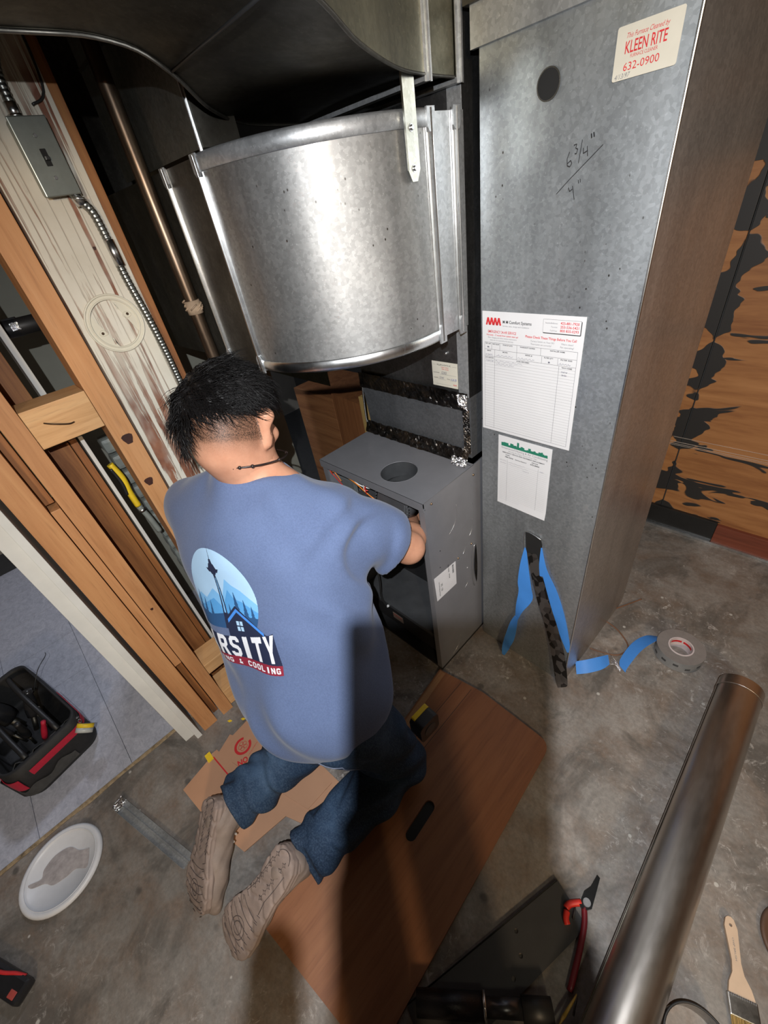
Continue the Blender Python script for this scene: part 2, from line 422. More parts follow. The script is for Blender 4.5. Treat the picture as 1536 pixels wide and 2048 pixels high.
stud('stud', 0.352, 0.372, 0.12, ZT, OLDWOOD, -1.262, -1.176)
# second row of framing seen through the open bay
stud('stud', -0.03, 0.058, 0.0, 1.12, OLDWOOD, -1.40, -1.290)
stud('stud', 0.060, 0.078, 0.0, 1.12, OLDWOOD, -1.40, -1.300)
stud('edge_trim', 0.084, 0.094, 0.0, 1.12, WHITEP, -1.40, -1.300)
stud('stud', -0.06, 0.052, 1.19, ZT, OLDWOOD, -1.44, -1.340)
stud('edge_trim', 0.070, 0.084, 1.17, ZT, WHITEP, -1.44, -1.350)
part('bent_nail', (lambda b: (tube(b, spline([(-1.168, 0.035, 1.213), (-1.158, 0.05, 1.207), (-1.160, 0.075, 1.196), (-1.166, 0.087, 1.194)], 4), 0.0016, 6), b)[1])(bmesh.new()), plain('rusty_nail', (0.08, 0.05, 0.03), 0.5, 0.8), wl)
# splinters: knots as small proud discs
KNOT = plain('dark_knot', (0.045, 0.012, 0.006), 0.6, var=0.4, scale=60)
for y, z, r in ((0.168, 1.11, 0.012), (0.160, 0.985, 0.010), (0.30, 1.50, 0.003), (0.02-0.035, 0.62, 0.004)):
    bm = bmesh.new(); prism(bm, [(y+r*(1+0.25*math.sin(3*t))*math.cos(t), z+1.35*r*(1+0.2*math.cos(2*t))*math.sin(t)) for t in [2*PI*k/14 for k in range(14)]], 0, 0.0008, frame((-1.1702, 0, 0), (0, 1, 0), (0, 0, 1), (1, 0, 0)))
    part('knot', bm, KNOT, wl)
# plaster and clutter in the space behind the studs
closet = tag(part('wall_closet_back', B(-1.95, -1.93, -0.10, 1.0, 0, 2.55), plain('grey_board', (0.30, 0.30, 0.25), 0.7, var=0.1, scale=5)), kind='structure')
# ------------------------------------------------------------------ ducts
def vface(bm, pts, z0, z1, th=0.0012, nz=2):
    sheet(bm, [[Vector((x, y, z0+(z1-z0)*k/(nz-1))) for k in range(nz)] for x, y in pts], th)
def rib(bm, x, y, nx, ny, z0, z1, w=0.020, h=0.005):
    """vertical slip joint: a raised strip at (x,y) with outward normal (nx,ny)"""
    t = (-ny, nx)
    prof = [(-w/2, 0), (-w/2, h*0.5), (-w*0.2, h*0.6), (-w*0.12, h*1.5), (0, h*1.7), (w*0.12, h*1.5), (w*0.14, h*0.45), (w/2, h*0.35), (w/2, 0)]
    prism(bm, prof, z0, z1, frame((x, y, 0), (t[0], t[1], 0), (nx, ny, 0), (0, 0, 1)))
def tab(bm, x, y, nx, ny, z0, z1, w=0.022, h=0.007, down=True):
    t = (-ny, nx)
    s = -1 if down else 1
    poly = [(-w/2, 0), (w/2, 0), (w/2, (z1-z0)*0.8), (w*0.25, (z1-z0)), (-w*0.25, (z1-z0)), (-w/2, (z1-z0)*0.8)]
    if down: poly = [(a, (z1-z0)-b) for a, b in poly]
    prism(bm, poly, h*0.4, h, frame((x, y, z0), (t[0], t[1], 0), (0, 0, 1), (nx, ny, 0)))

# lower elbow (the big curved sheet)
Z0, Z1 = 1.213, 1.603
cx, cy, R = -0.937, 0.762, 0.284
arc = [(cx+R*math.cos(a), cy+R*math.sin(a)) for a in [math.radians(-d) for d in np.linspace(0, 90, 37)]]
el = empty('curved_duct_elbow', (-0.9, 0.7, Z0), 'large curved galvanised duct elbow bulging out above the kneeling man', 'duct')
bm = bmesh.new(); vface(bm, [(-0.653, 0.795)]+arc, Z0, Z1, nz=10); part('outer_sheet', bm, GALV_DRUM, el)
bm = bmesh.new(); vface(bm, [(-0.653, 0.898), (-0.653, 0.842), (-0.653, 0.796)], Z0, Z1, nz=3); part('collar', bm, GALV, el)
bm = bmesh.new(); vface(bm, [(-0.938, 0.479), (-1.02, 0.479), (-1.10, 0.479)], Z0+0.002, Z1+0.002, nz=6); part('straight_sheet', bm, GALV_DARK, el)
bm = bmesh.new(); vface(bm, [(-1.10, 0.480), (-1.30, 0.480), (-1.62, 0.480)], Z0+0.002, Z1+0.002, nz=4); part('straight_sheet', bm, GALV_DARK, el)
# bottom, top and inner walls
plan = [(-0.655, 0.898), (-0.655, 0.79)]+[(cx+(R-0.002)*math.cos(a), cy+(R-0.002)*math.sin(a)) for a in [math.radians(-d) for d in np.linspace(0, 90, 19)]]+[(-1.62, 0.4815), (-1.62, 0.86), (-1.06, 0.86), (-1.06, 0.898)]
bm = bmesh.new(); prism(bm, plan, Z0+0.012, Z0+0.0135); part('bottom_sheet', bm, GALV_DARK, el)
bm = bmesh.new(); prism(bm, plan, Z1-0.012, Z1-0.0105); part('top_sheet', bm, GALV_DARK, el)
bm = bmesh.new(); vface(bm, [(-1.62, 0.86), (-1.06, 0.86)], Z0+.01, Z1-.01); vface(bm, [(-1.06, 0.86), (-1.06, 0.898)], Z0+.01, Z1-.01); part('inner_sheet', bm, GALV_DARK, el)
# rolled rims
rimpts = [(-0.652, 0.80)]+[(cx+(R+0.0015)*math.cos(a), cy+(R+0.0015)*math.sin(a)) for a in [math.radians(-d) for d in np.linspace(0, 90, 37)]]
for zc, nm in ((Z0, 'bottom_rim'), (Z1, 'top_rim')):
    bm = bmesh.new()
    up = 1 if nm == 'top_rim' else -1
    prof = [(0.0015, up*-0.020), (0.004, up*-0.018), (0.0045, up*0.0), (0.001, up*0.004), (-0.004, up*0.003)]
    g = []
    for k, (x, y) in enumerate(rimpts):
        a = math.atan2(y-cy, x-cx) if k else 0.0
        g.append([Vector((x+o*math.cos(a), y+o*math.sin(a), zc+z)) for o, z in prof])
    sheet(bm, g, 0.001); part(nm, bm, GALV_EDGE if up < 0 else GALV, el)
for x, y, nx, ny in ((-0.651, 0.792, 1, 0), (-0.651, 0.868, 1, 0), (-0.945, 0.477, 0, -1), (-1.10, 0.478, 0, -1)):
    bm = bmesh.new(); rib(bm, x, y, nx, ny, Z0-0.006, Z1+0.004); part('slip_joint', bm, GALV_EDGE, el)
    bm = bmesh.new(); tab(bm, x, y, nx, ny, Z1-0.028, Z1+0.006, down=True); part('folded_tab', bm, GALV, el); bm = bmesh.new(); tab(bm, x, y, nx, ny, Z0-0.010, Z0+0.03, down=False); part('folded_tab', bm, GALV, el)

# riser above the straight part
rs = empty('square_duct_riser', (-1.1, 0.6, 1.61), 'dull square duct riser standing on the curved duct behind the iron pipe', 'duct')
part('front_sheet', B(-1.34, -0.912, 0.480, 0.4815, 1.612, 2.2), galv('riser_reflection_tone', (0.12, 0.125, 0.12), (0.24, 0.25, 0.23), (0.4, 0.6)), rs)  # tone differs from the duct below by reflection put into the colour
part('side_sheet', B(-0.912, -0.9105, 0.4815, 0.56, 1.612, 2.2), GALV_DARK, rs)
bm = bmesh.new(); rib(bm, -0.918, 0.480, 0, -1, 1.606, 2.2, 0.012, 0.003); part('slip_joint', bm, GALV_EDGE, rs)
bm = bmesh.new(); box(bm, -1.34, -0.93, 0.4775, 0.480, 1.800, 1.806); part('seam', bm, GALV_DARK, rs)
# return of dark sheet metal between post and pipe
bm = bmesh.new(); sheet(bm, [[Vector((-1.64-0.10*math.sin(t*PI/2), 0.50+0.15*(1-math.cos(t*PI/2)), z)) for z in (1.22, 1.5, 2.2)] for t in np.linspace(0, 1, 9)], 0.001)
tag(part('curved_flue_cover', bm, GALV_DARK), 'dull curved sheet metal duct between painted plank and iron pipe', 'duct')
bm = bmesh.new(); sheet(bm, [[Vector((x, 0.90, z)) for z in (0.95, 1.15)] for x in (-1.90, -1.6, -1.3)], 0.001)
tag(part('back_duct', bm, galv('olive_duct', (0.16, 0.16, 0.12), (0.26, 0.26, 0.2), (0.5, 0.6))), 'flat olive grey duct face low behind the iron pipe', 'duct')

# iron pipe
bm = bmesh.new(); tube(bm, [(-1.14, 0.445, z) for z in np.linspace(0.9, 2.3, 12)], 0.0155, 16)
q = MB('old_iron_pipe', 0.38, 0.9); n = q.noise(12, 5, 0.7, q.coord((1, 1, 0.3))); q.base(q.ramp(n, [(0.3, (0.06, 0.04, 0.028)), (0.5, (0.16, 0.115, 0.08)), (0.7, (0.26, 0.21, 0.165))]))
ip = empty('iron_pipe', (-1.14, 0.445, 0.9), 'thin brown iron pipe running down in front of the dark ducts', 'pipe')
part('pipe_run', bm, q.m, ip)
bm = bmesh.new(); cyl(bm, (-1.14, 0.445, 1.335), (-1.14, 0.445, 1.365), 0.0185, seg=14)
for _ in range(14):
    a = random.random()*2*PI; z = 1.34+0.02*random.random(); tube(bm, [(-1.14+0.018*math.cos(a), 0.445+0.018*math.sin(a), z), (-1.14+0.021*math.cos(a+.5), 0.445+0.021*math.sin(a+.5), z+0.006), (-1.14+0.018*math.cos(a+1), 0.445+0.018*math.sin(a+1), z+0.01)], 0.0018, 5)
part('putty_wrap', bm, plain('cracked_putty', (0.30, 0.22, 0.15), 0.8, var=0.3), ip)

# upper sweeping duct (dark underside)
ud = empty('overhead_duct', (-0.75, 0.6, 1.65), 'dark overhead duct sweeping across the top of the picture', 'duct')
ZU, ZV = 1.650, 2.10
Lc = spline([(-1.05, 0.90), (-1.02, 0.78), (-0.965, 0.63), (-0.845, 0.485), (-0.70, 0.36), (-0.60, 0.27), (-0.56, 0.16), (-0.56, -0.25)], 6) if False else None
def s2(pts, n): return [(v.x, v.y) for v in spline([(a, b, 0) for a, b in pts], n)]
def rise(rows_, n=6): return [Vector((v.x*v.z, v.y*v.z, 1.5+0.15*v.z)) for v in spline(rows_, n)]
Lc = rise([(-1.03, 0.90, 1), (-1.0, 0.78, 1), (-0.965, 0.62, 1), (-0.835, 0.475, 1.03), (-0.655, 0.335, 1.18), (-0.565, 0.24, 1.38), (-0.555, 0.12, 1.5), (-0.56, -0.30, 1.5)])
Rc = rise([(-0.655, 0.90, 1), (-0.645, 0.80, 1), (-0.615, 0.685, 1), (-0.530, 0.525, 1), (-0.445, 0.40, 1.1), (-0.36, 0.26, 1.25), (-0.30, 0.10, 1.4), (-0.28, -0.30, 1.5)])
bm = bmesh.new()
sheet(bm, [[l.lerp(r_, t)+Vector((0, 0, 0.006*math.sin(PI*t))) for t in np.linspace(0, 1, 9)] for l, r_ in zip(Lc, Rc)], -0.0012)
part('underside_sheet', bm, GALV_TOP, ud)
bm = bmesh.new(); sheet(bm, [[v-Vector((0, 0, 0.004)), v+Vector((0, 0, 0.2)), Vector((v.x, v.y, ZV))] for v in Rc], 0.0012); part('side_sheet', bm, galv('olive_duct_side', (0.12, 0.11, 0.075), (0.30, 0.28, 0.2), (0.32, 0.5)), ud)
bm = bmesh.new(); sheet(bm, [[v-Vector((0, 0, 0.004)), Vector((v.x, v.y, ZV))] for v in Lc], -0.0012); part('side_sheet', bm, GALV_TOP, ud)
bm = bmesh.new(); tube(bm, [v-Vector((0, 0, 0.003)) for v in Rc], 0.0026, 6); tube(bm, [v-Vector((0, 0, 0.003)) for v in Lc], 0.0026, 6); part('seam_bead', bm, GALV_DARK, ud)
bm = bmesh.new(); tube(bm, [Lc[24]-Vector((0, 0, 0.002)), Rc[27]-Vector((0, 0, 0.002))], 0.002, 5); part('cross_seam', bm, TARBLK, ud)
for x, y in ((-0.640, 0.785), (-0.648, 0.885)):
    bm = bmesh.new(); rib(bm, x, y, 0.98, -0.15, ZU-0.012, ZV, 0.018, 0.004); box(bm, -1.0, x, y-0.009, y+0.009, ZU-0.011, ZU-0.004); part('slip_joint', bm, GALV, ud)

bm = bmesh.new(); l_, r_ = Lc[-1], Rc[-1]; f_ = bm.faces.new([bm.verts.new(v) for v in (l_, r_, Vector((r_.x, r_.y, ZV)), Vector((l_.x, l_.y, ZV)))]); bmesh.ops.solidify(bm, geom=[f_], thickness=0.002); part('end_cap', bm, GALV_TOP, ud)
# hanger strap
hs = empty('hanger_strap', (-0.645, 0.74, 1.5), 'bright steel hanger strap screwed onto the curved duct', 'strap')
sx, sy = -0.6445, 0.735
bm = bmesh.new()
prism(bm, [(-0.016, 1.525), (-0.007, 1.508), (0.007, 1.508), (0.016, 1.525), (0.016, 2.3), (-0.016, 2.3)], 0, 0.0018, frame((sx, sy, 0), (0, 1, 0), (0, 0, 1), (1, 0, 0)))
box(bm, sx, sx+0.004, sy-0.0165, sy-0.0145, 1.525, 2.3)
part('strap_bar', bm, galv('bright_strap', (0.5, 0.5, 0.44), (0.8, 0.8, 0.72), (0.25, 0.4)), hs)
for z in (1.527, 1.582, 1.655, 1.70, 1.76, 1.82):
    bm = bmesh.new(); cyl(bm, (sx+0.001, sy, z), (sx+0.006, sy, z), 0.0045, 0.0035, 6); cyl(bm, (sx+0.001, sy, z), (sx+0.0025, sy, z), 0.0058, seg=12); part('screw', bm, GALV_EDGE, hs)

# supply plenum above the furnace
pn = empty('supply_plenum', (-0.88, 1.1, 1.0), 'tall dark galvanised plenum between furnace and curved duct, with a small card', 'duct')
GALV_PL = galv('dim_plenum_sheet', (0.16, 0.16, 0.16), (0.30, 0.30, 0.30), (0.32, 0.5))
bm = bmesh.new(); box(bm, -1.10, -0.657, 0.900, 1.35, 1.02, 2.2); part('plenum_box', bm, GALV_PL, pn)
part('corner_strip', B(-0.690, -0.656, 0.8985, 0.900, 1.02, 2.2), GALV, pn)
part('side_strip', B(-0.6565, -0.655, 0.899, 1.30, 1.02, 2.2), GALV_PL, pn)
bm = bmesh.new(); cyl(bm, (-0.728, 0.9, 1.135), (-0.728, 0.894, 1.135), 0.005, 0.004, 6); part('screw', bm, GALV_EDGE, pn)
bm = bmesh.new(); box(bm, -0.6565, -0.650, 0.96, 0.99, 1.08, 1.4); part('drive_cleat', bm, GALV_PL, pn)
# transition case
tc_ = empty('coil_case', (-0.88, 1.1, 0.82), 'charcoal coil case with foil taped seams on the back of the furnace', 'furnace part')
bm = bmesh.new()
sheet(bm, [[Vector((x, 0.893+0.01*(1-t), 0.845+0.155*t)) for t in (0, 0.5, 1)] for x in (-1.10, -0.87, -0.66)], 0.002, smooth=False)
part('front_panel', bm, STEEL_DK, tc_)
bm = bmesh.new(); box(bm, -1.098, -0.658, 0.908, 1.33, 0.822, 1.018); part('case_body', bm, STEEL_DK, tc_)
bm = bmesh.new(); tube(bm, spline([(-1.10, 0.895, 1.005), (-1.101, 0.888, 0.93), (-1.10, 0.884, 0.855), (-1.085, 0.884, 0.842), (-1.06, 0.885, 0.840)], 5), 0.0028, 6); part('folded_edge', bm, GALV_EDGE, tc_)

def foil(name, pts_a, pts_b, parent, mat, amp=0.004, n=60, m=7, seed=0):
    """crinkled tape strip between two edge polylines"""
    g = []
    for i in range(n+1):
        t = i/n
        a = Vector(pts_a[0]).lerp(Vector(pts_a[1]), t); b = Vector(pts_b[0]).lerp(Vector(pts_b[1]), t)
        row = []
        for j in range(m+1):
            p = a.lerp(b, j/m); k = noise.noise(Vector((i*0.45+seed, j*0.9, seed*1.7)))+0.5*noise.noise(Vector((i*1.3+seed, j*1.9, 3.3)))
            row.append(p+Vector((0.15*k*amp, -abs(k)*amp, k*amp*0.6)))
        g.append(row)
    bm = bmesh.new(); sheet(bm, g, 0.0004, smooth=False); return part(name, bm, mat, parent)
q = MB('crinkled_foil_tape', 0.28, 1.0); n = q.noise(14, 5, 0.75, None, 1.0)
q.base(q.ramp(n, [(0.35, (0.035, 0.033, 0.032)), (0.5, (0.12, 0.115, 0.11)), (0.62, (0.24, 0.19, 0.14)), (0.75, (0.5, 0.5, 0.5))])); q.bump(q.noise(70, 4, 0.8), 0.7, 0.004); FOIL = q.m
q = MB('bright_crumpled_foil', 0.2, 1.0); q.base((0.8, 0.8, 0.82)); q.bump(q.noise(60, 4, 0.8), 1.0, 0.006); FOILB = q.m
foil('foil_tape', ((-1.105, 0.890, 1.036), (-0.655, 0.890, 1.036)), ((-1.105, 0.890, 0.985), (-0.655, 0.888, 0.985)), tc_, FOIL, 0.004)
foil('foil_tape', ((-1.10, 0.888, 0.862), (-0.65, 0.888, 0.862)), ((-1.10, 0.872, 0.8225), (-0.65, 0.868, 0.8225)), tc_, FOIL, 0.004, seed=5)
foil('foil_tape', ((-0.672, 0.887, 0.99), (-0.668, 0.887, 0.85)), ((-0.650, 0.889, 0.99), (-0.646, 0.889, 0.85)), tc_, FOIL, 0.004, seed=9)
foil('foil_tape', ((-0.690, 0.884, 1.034), (-0.650, 0.884, 1.034)), ((-0.680, 0.884, 1.000), (-0.650, 0.884, 0.990)), tc_, FOILB, 0.006, 14, 7, seed=2)
foil('foil_tape', ((-0.70, 0.866, 0.845), (-0.64, 0.862, 0.845)), ((-0.69, 0.850, 0.824), (-0.64, 0.850, 0.824)), tc_, FOILB, 0.007, 14, 7, seed=3)

# return duct (tall box on the right)
rd = empty('return_air_duct', (-0.44, 1.13, 0.0), 'tall galvanised return air duct standing on the floor, with stickers and papers', 'duct')
FU = Vector((0.99952, -0.0309, 0)); FN = Vector((-0.0309, -0.99952, 0)); FO = Vector((-0.614, 0.8990, 0))   # front face frame: along, outward
RDX = Vector((-0.0309, -0.99952, 0))
Wd = 0.347; Dp = 0.485; HT = 1.678
def fr(u, z, o=0.0): return FO+FU*u+Vector((0, 0, z))+FN*o
Mf = frame(FO, FU, (0, 0, 1), FN)      # local x along, y up, z outward
bm = bmesh.new()
# front sheet as a grid with slight buckling, leaving the slot and the round hole to separate dark inserts
nu, nz_ = 13, 60
def buckle(u, z): return 0.0009*math.sin(PI*u/Wd)*math.sin(z*7.0+1.2)+0.0005*math.sin(PI*u/Wd)*math.sin(z*19+0.7)
grid = [[Mf @ Vector((u, z, buckle(u, z))) for u in np.linspace(0, Wd, nu)] for z in np.linspace(0.0, HT, nz_)]
sheet(bm, grid, 0.001); part('front_sheet', bm, GALV_RET, rd)
bm = bmesh.new()
grid = [[Mf @ Vector((Wd+0.0015*math.sin(PI*d/Dp)*math.sin(z*9), z, -d)) for z in np.linspace(0.0, 2.3, 40)] for d in np.linspace(0, Dp, 9)]
sheet(bm, grid, -0.001); part('side_sheet', bm, galv('brown_reflection_tint', (0.26, 0.235, 0.22), (0.42, 0.385, 0.36), (0.28, 0.40), metal=0.7), rd)  # brown reflection of the wall is tinted into this sheet's base colour
bm = bmesh.new()
for a, b_ in (((0, 0), (0, -Dp)), ((0, -Dp), (Wd, -Dp))):
    g = [[Mf @ Vector((a[0]+(b_[0]-a[0])*t, z, a[1]+(b_[1]-a[1])*t)) for z in (0.0, 2.3)] for t in (0, 0.5, 1)]
    sheet(bm, g, 0.001)
part('rear_sheet', bm, GALV_DARK, rd)
bm = bmesh.new(); tube(bm, [Mf @ Vector((Wd, z, 0)) for z in np.linspace(0, 2.3, 20)], 0.0028, 6); part('corner_fold', bm, GALV_EDGE, rd)
# cap flange on top
bm = bmesh.new(); box(bm, -0.008, Wd+0.0, HT, HT+0.62, -0.02, 0.006, mtx=Mf); box(bm, -0.012, Wd, HT-0.004, HT+0.050, 0.002, 0.011, mtx=Mf); part('cap_flange', bm, GALV, rd)
bm = bmesh.new(); box(bm, -0.02, Wd, HT+0.048, HT+0.056, 0.0, 0.02, mtx=Mf); part('flange_lip', bm, GALV_DARK, rd)
# ------------------------------------------------------------------ text and flat print
_txt = {}
def curve_mesh(c):
    o = bpy.data.objects.new('tmp', c); COL.objects.link(o)
    dg = bpy.context.evaluated_depsgraph_get(); me = bpy.data.meshes.new_from_object(o.evaluated_get(dg))
    bpy.data.objects.remove(o); bpy.data.curves.remove(c); return me
def text(s, h, M, m, parent, x=0.0, y=0.0, align='LEFT', w=None, bold=0.0, shear=0.0, name='printed_text', lift=0.0004, rot=0.0):
    """flat lettering: capital height h, at (x, y) of the frame M (x right, y up, z out)"""
    c = bpy.data.curves.new('t', 'FONT'); c.body = s; c.size = h/0.70; c.align_x = align; c.offset = bold*h; c.shear = shear; c.resolution_u = 2
    me = curve_mesh(c)
    sx_ = 1.0
    if w and len(me.vertices):
        xsv = [v.co.x for v in me.vertices]; sx_ = w/(max(xsv)-min(xsv)+1e-9)
    R_ = Matrix.Rotation(rot, 4, 'Z')
    me.transform(M @ Matrix.Translation((x, y, lift)) @ R_ @ Matrix.Diagonal((sx_, 1, 1, 1)))
    me.materials.clear(); me.materials.append(m)
    o = bpy.data.objects.new(name, me); COL.objects.link(o)
    if parent is not None: pset(o, parent)
    return o
def flat(polys, z0, z1, M=None):
    """filled 2D outlines with holes, extruded"""
    c = bpy.data.curves.new('f', 'CURVE'); c.dimensions = '2D'; c.fill_mode = 'BOTH'; c.extrude = (z1-z0)/2
    for p in polys:
        sp = c.splines.new('POLY'); sp.points.add(len(p)-1); sp.use_cyclic_u = True
        for k, (x, y) in enumerate(p): sp.points[k].co = (x, y, 0, 1)
    me = curve_mesh(c); me.transform((M or Matrix.Identity(4)) @ Matrix.Translation((0, 0, (z0+z1)/2))); return me
def flatpart(name, polys, z0, z1, M, m, parent):
    me = flat(polys, z0, z1, M); me.materials.clear(); me.materials.append(m)
    o = bpy.data.objects.new(name, me); COL.objects.link(o)
    if parent is not None: pset(o, parent)
    return o
def circ(cx, cy, r, n=28, a0=0, a1=2*PI, ry=None):
    ry = r if ry is None else ry
    return [(cx+r*math.cos(a0+(a1-a0)*k/n), cy+ry*math.sin(a0+(a1-a0)*k/n)) for k in range(n)]
def rrect(x0, x1, y0, y1, r, n=5):
    out = []
    for cx_, cy_, a in ((x1-r, y1-r, 0), (x0+r, y1-r, PI/2), (x0+r, y0+r, PI), (x1-r, y0+r, 1.5*PI)):
        out += [(cx_+r*math.cos(a+PI/2*k/n), cy_+r*math.sin(a+PI/2*k/n)) for k in range(n+1)]
    return out
def lines(bm, segs, M, w, lift=0.0004):
    for (x0, y0), (x1, y1) in segs:
        d = Vector((x1-x0, y1-y0, 0)); L = d.length
        if L < 1e-6: continue
        n = Vector((-d.y, d.x, 0))/L*w/2
        vs = [bm.verts.new(M @ (Vector((a, b, lift))+s*n)) for (a, b), s in (((x0, y0), 1), ((x0, y0), -1), ((x1, y1), -1), ((x1, y1), 1))]
        bm.faces.new(vs)
def scrawl(bm, x, y, w, h, M, n=9, lw=0.0006, seed=0):
    r = random.Random(seed); pts = []
    for k in range(n*2+1):
        pts.append((x+w*k/(n*2)+r.uniform(-1, 1)*w*0.02, y+(h if k % 2 else 0)*r.uniform(0.3, 1.0)))
    lines(bm, list(zip(pts[:-1], pts[1:])), M, lw)
INK = plain('black_ink', (0.02, 0.02, 0.022), 0.7, bump=0); RED = plain('red_ink', (0.50, 0.018, 0.022), 0.7, bump=0)
GREY_INK = plain('grey_print', (0.16, 0.16, 0.17), 0.7, bump=0); GREEN = plain('green_print', (0.01, 0.15, 0.09), 0.7, bump=0)
PENCIL = plain('pen_ink', (0.11, 0.11, 0.15), 0.7, bump=0); BLUEPEN = plain('blue_pen', (0.05, 0.08, 0.30), 0.7, bump=0)
PAPER = plain('white_paper', (0.56, 0.56, 0.57), 0.8, var=0.03, scale=8, bump=0.05)
PAPER2 = plain('cream_paper', (0.52, 0.49, 0.41), 0.8, var=0.06, scale=14, bump=0.05)
BLACKM = plain('black_marker', (0.012, 0.012, 0.014), 0.45, bump=0)
DARK = plain('dark_void', (0.006, 0.006, 0.006), 0.8, bump=0)

def sheet_of(M, w, h, m, parent, name, curl=0.002, nx=8, ny=10):
    g = [[M @ Vector((w*i/nx, h*j/ny, 0.0008+curl*max(0, (0.12-j/ny)/0.12)**2*(i/nx))) for j in range(ny+1)] for i in range(nx+1)]
    bm = bmesh.new(); sheet(bm, g, 0.0004); return part(name, bm, m, parent)

# service record sheet
sr = empty('service_record_sheet', tuple(fr(0.13, 1.10, 0.0025)), 'large white service record sheet with red zigzag logo on tall duct', 'paper')
PW, PH = 0.249, 0.303
MS = frame(fr(0.0055, 0.945, 0.0030), FU, (0, 0, 1), FN)
sheet_of(MS, PW, PH, PAPER, sr, 'paper_sheet', 0)
zz = []
x = 0.010
for k in range(4):       # the zigzag mark: joined peaks
    flatpart('zigzag_mark', [[(x, PH-0.030), (x+0.0045, PH-0.030), (x+0.0065, PH-0.022), (x+0.0085, PH-0.030), (x+0.013, PH-0.030), (x+0.0088, PH-0.0135), (x+0.0042, PH-0.0135)]], 0.0011, 0.0013, MS, RED, sr); x += 0.0098
text('M M Comfort Systems', 0.0066, MS, INK, sr, 0.056, PH-0.0245, w=0.073, bold=0.02, lift=0.0012)
text('Service, sales, design and installation', 0.0030, MS, GREY_INK, sr, 0.056, PH-0.0315, w=0.068, lift=0.0012)
text('EMERGENCY 24-HR SERVICE', 0.0060, MS, RED, sr, 0.016, PH-0.0475, w=0.076, bold=0.01, lift=0.0012)
text('Warranty - 12 month from system start up!', 0.0036, MS, RED, sr, 0.012, PH-0.0540, w=0.086, bold=0.02, lift=0.0012)
text('Filter changing and other routine maintenance', 0.0031, MS, GREY_INK, sr, 0.016, PH-0.0598, w=0.078, lift=0.0012)
text('items are not covered by the warranty.', 0.0031, MS, GREY_INK, sr, 0.022, PH-0.0655, w=0.064, lift=0.0012)
text('Please Check These Things Before You Call', 0.0052, MS, RED, sr, 0.116, PH-0.0505, w=0.118, bold=0.02, lift=0.0012)
text('Furnace Switch on, Fuse OK?', 0.0036, MS, GREY_INK, sr, 0.130, PH-0.0585, w=0.056, lift=0.0012)
text('Filters clean?', 0.0036, MS, GREY_INK, sr, 0.202, PH-0.0585, w=0.026, lift=0.0012)
text('Thermostat set correctly?', 0.0036, MS, GREY_INK, sr, 0.130, PH-0.0650, w=0.050, lift=0.0012)
text('Fan operating?', 0.0036, MS, GREY_INK, sr, 0.200, PH-0.0650, w=0.030, lift=0.0012)
bm = bmesh.new()
bx0, bx1, by0, by1 = 0.157, 0.240, PH-0.036, PH-0.009
lines(bm, [((bx0, by0), (bx1, by0)), ((bx1, by0), (bx1, by1)), ((bx1, by1), (bx0, by1)), ((bx0, by1), (bx0, by0))], MS, 0.0004, 0.0012)
lines(bm, [((bx0+.001, by0-.001), (bx1+.001, by0-.001)), ((bx1+.001, by0-.001), (bx1+.001, by1-.001))], MS, 0.0014, 0.0012)
part('printed_box', bm, INK, sr)
for k, (a, b_) in enumerate((('Seattle/Bellevue:', '425-881-7920'), ('Tacoma:', '253-536-5421'), ('Toll Free:', '800 835-0293'))):
    text(a, 0.0030, MS, GREY_INK, sr, 0.190, PH-0.0175-k*0.0075, align='RIGHT', lift=0.0012)
    text(b_, 0.0050, MS, RED, sr, 0.196, PH-0.0175-k*0.0075, w=0.040, bold=0.02, lift=0.0012)
bm = bmesh.new()
L0, R0_, T0, B0 = 0.007, 0.240, PH-0.070, 0.008
seg = [((L0, T0), (R0_, T0)), ((L0, B0), (R0_, B0)), ((L0, T0), (L0, B0)), ((R0_, T0), (R0_, B0))]
for yy in (T0-0.0165, T0-0.033): seg.append(((L0, yy), (R0_, yy)))
for xx in (0.027, 0.050, 0.096, 0.156): seg.append(((xx, T0), (xx, T0-0.0165)))
for xx in (0.036, 0.096, 0.160, 0.198): seg.append(((xx, T0-0.0165), (xx, T0-0.033)))
seg += [((0.036, T0-0.033), (0.036, B0)), ((0.202, T0-0.033), (0.202, B0))]
lines(bm, seg, MS, 0.0007, 0.0012)
nl = 27
lines(bm, [((L0, T0-0.040-k*(T0-0.040-B0)/nl), (R0_, T0-0.040-k*(T0-0.040-B0)/nl)) for k in range(nl)], MS, 0.00035, 0.0012)
part('ruled_lines', bm, GREY_INK, sr)
for s_, xx, yy, ww in (('TEST UNIT', 0.009, T0-0.0045, 0.016), ('NEW EQUIP', 0.029, T0-0.0045, 0.019), ('STARTUP DATE', 0.058, T0-0.0045, 0.026), ('WARRANTY EXPIRES', 0.104, T0-0.0045, 0.038), ('INSTALLER NAME', 0.178, T0-0.0045, 0.034), ('MAKE', 0.014, T0-0.021, 0.011), ('MODEL', 0.058, T0-0.021, 0.014), ('SERIAL #', 0.118, T0-0.021, 0.018), ('FILTER QTY', 0.165, T0-0.021, 0.022), ('FILTER SIZE', 0.204, T0-0.021, 0.026), ('DATE SERVICED', 0.009, T0-0.0378, 0.024), ('WORK PERFORMED', 0.096, T0-0.0378, 0.034), ('TECH NAME', 0.208, T0-0.0378, 0.024)):
    text(s_, 0.0027, MS, INK, sr, xx, yy, w=ww, bold=0.03, lift=0.0013)
bm = bmesh.new()
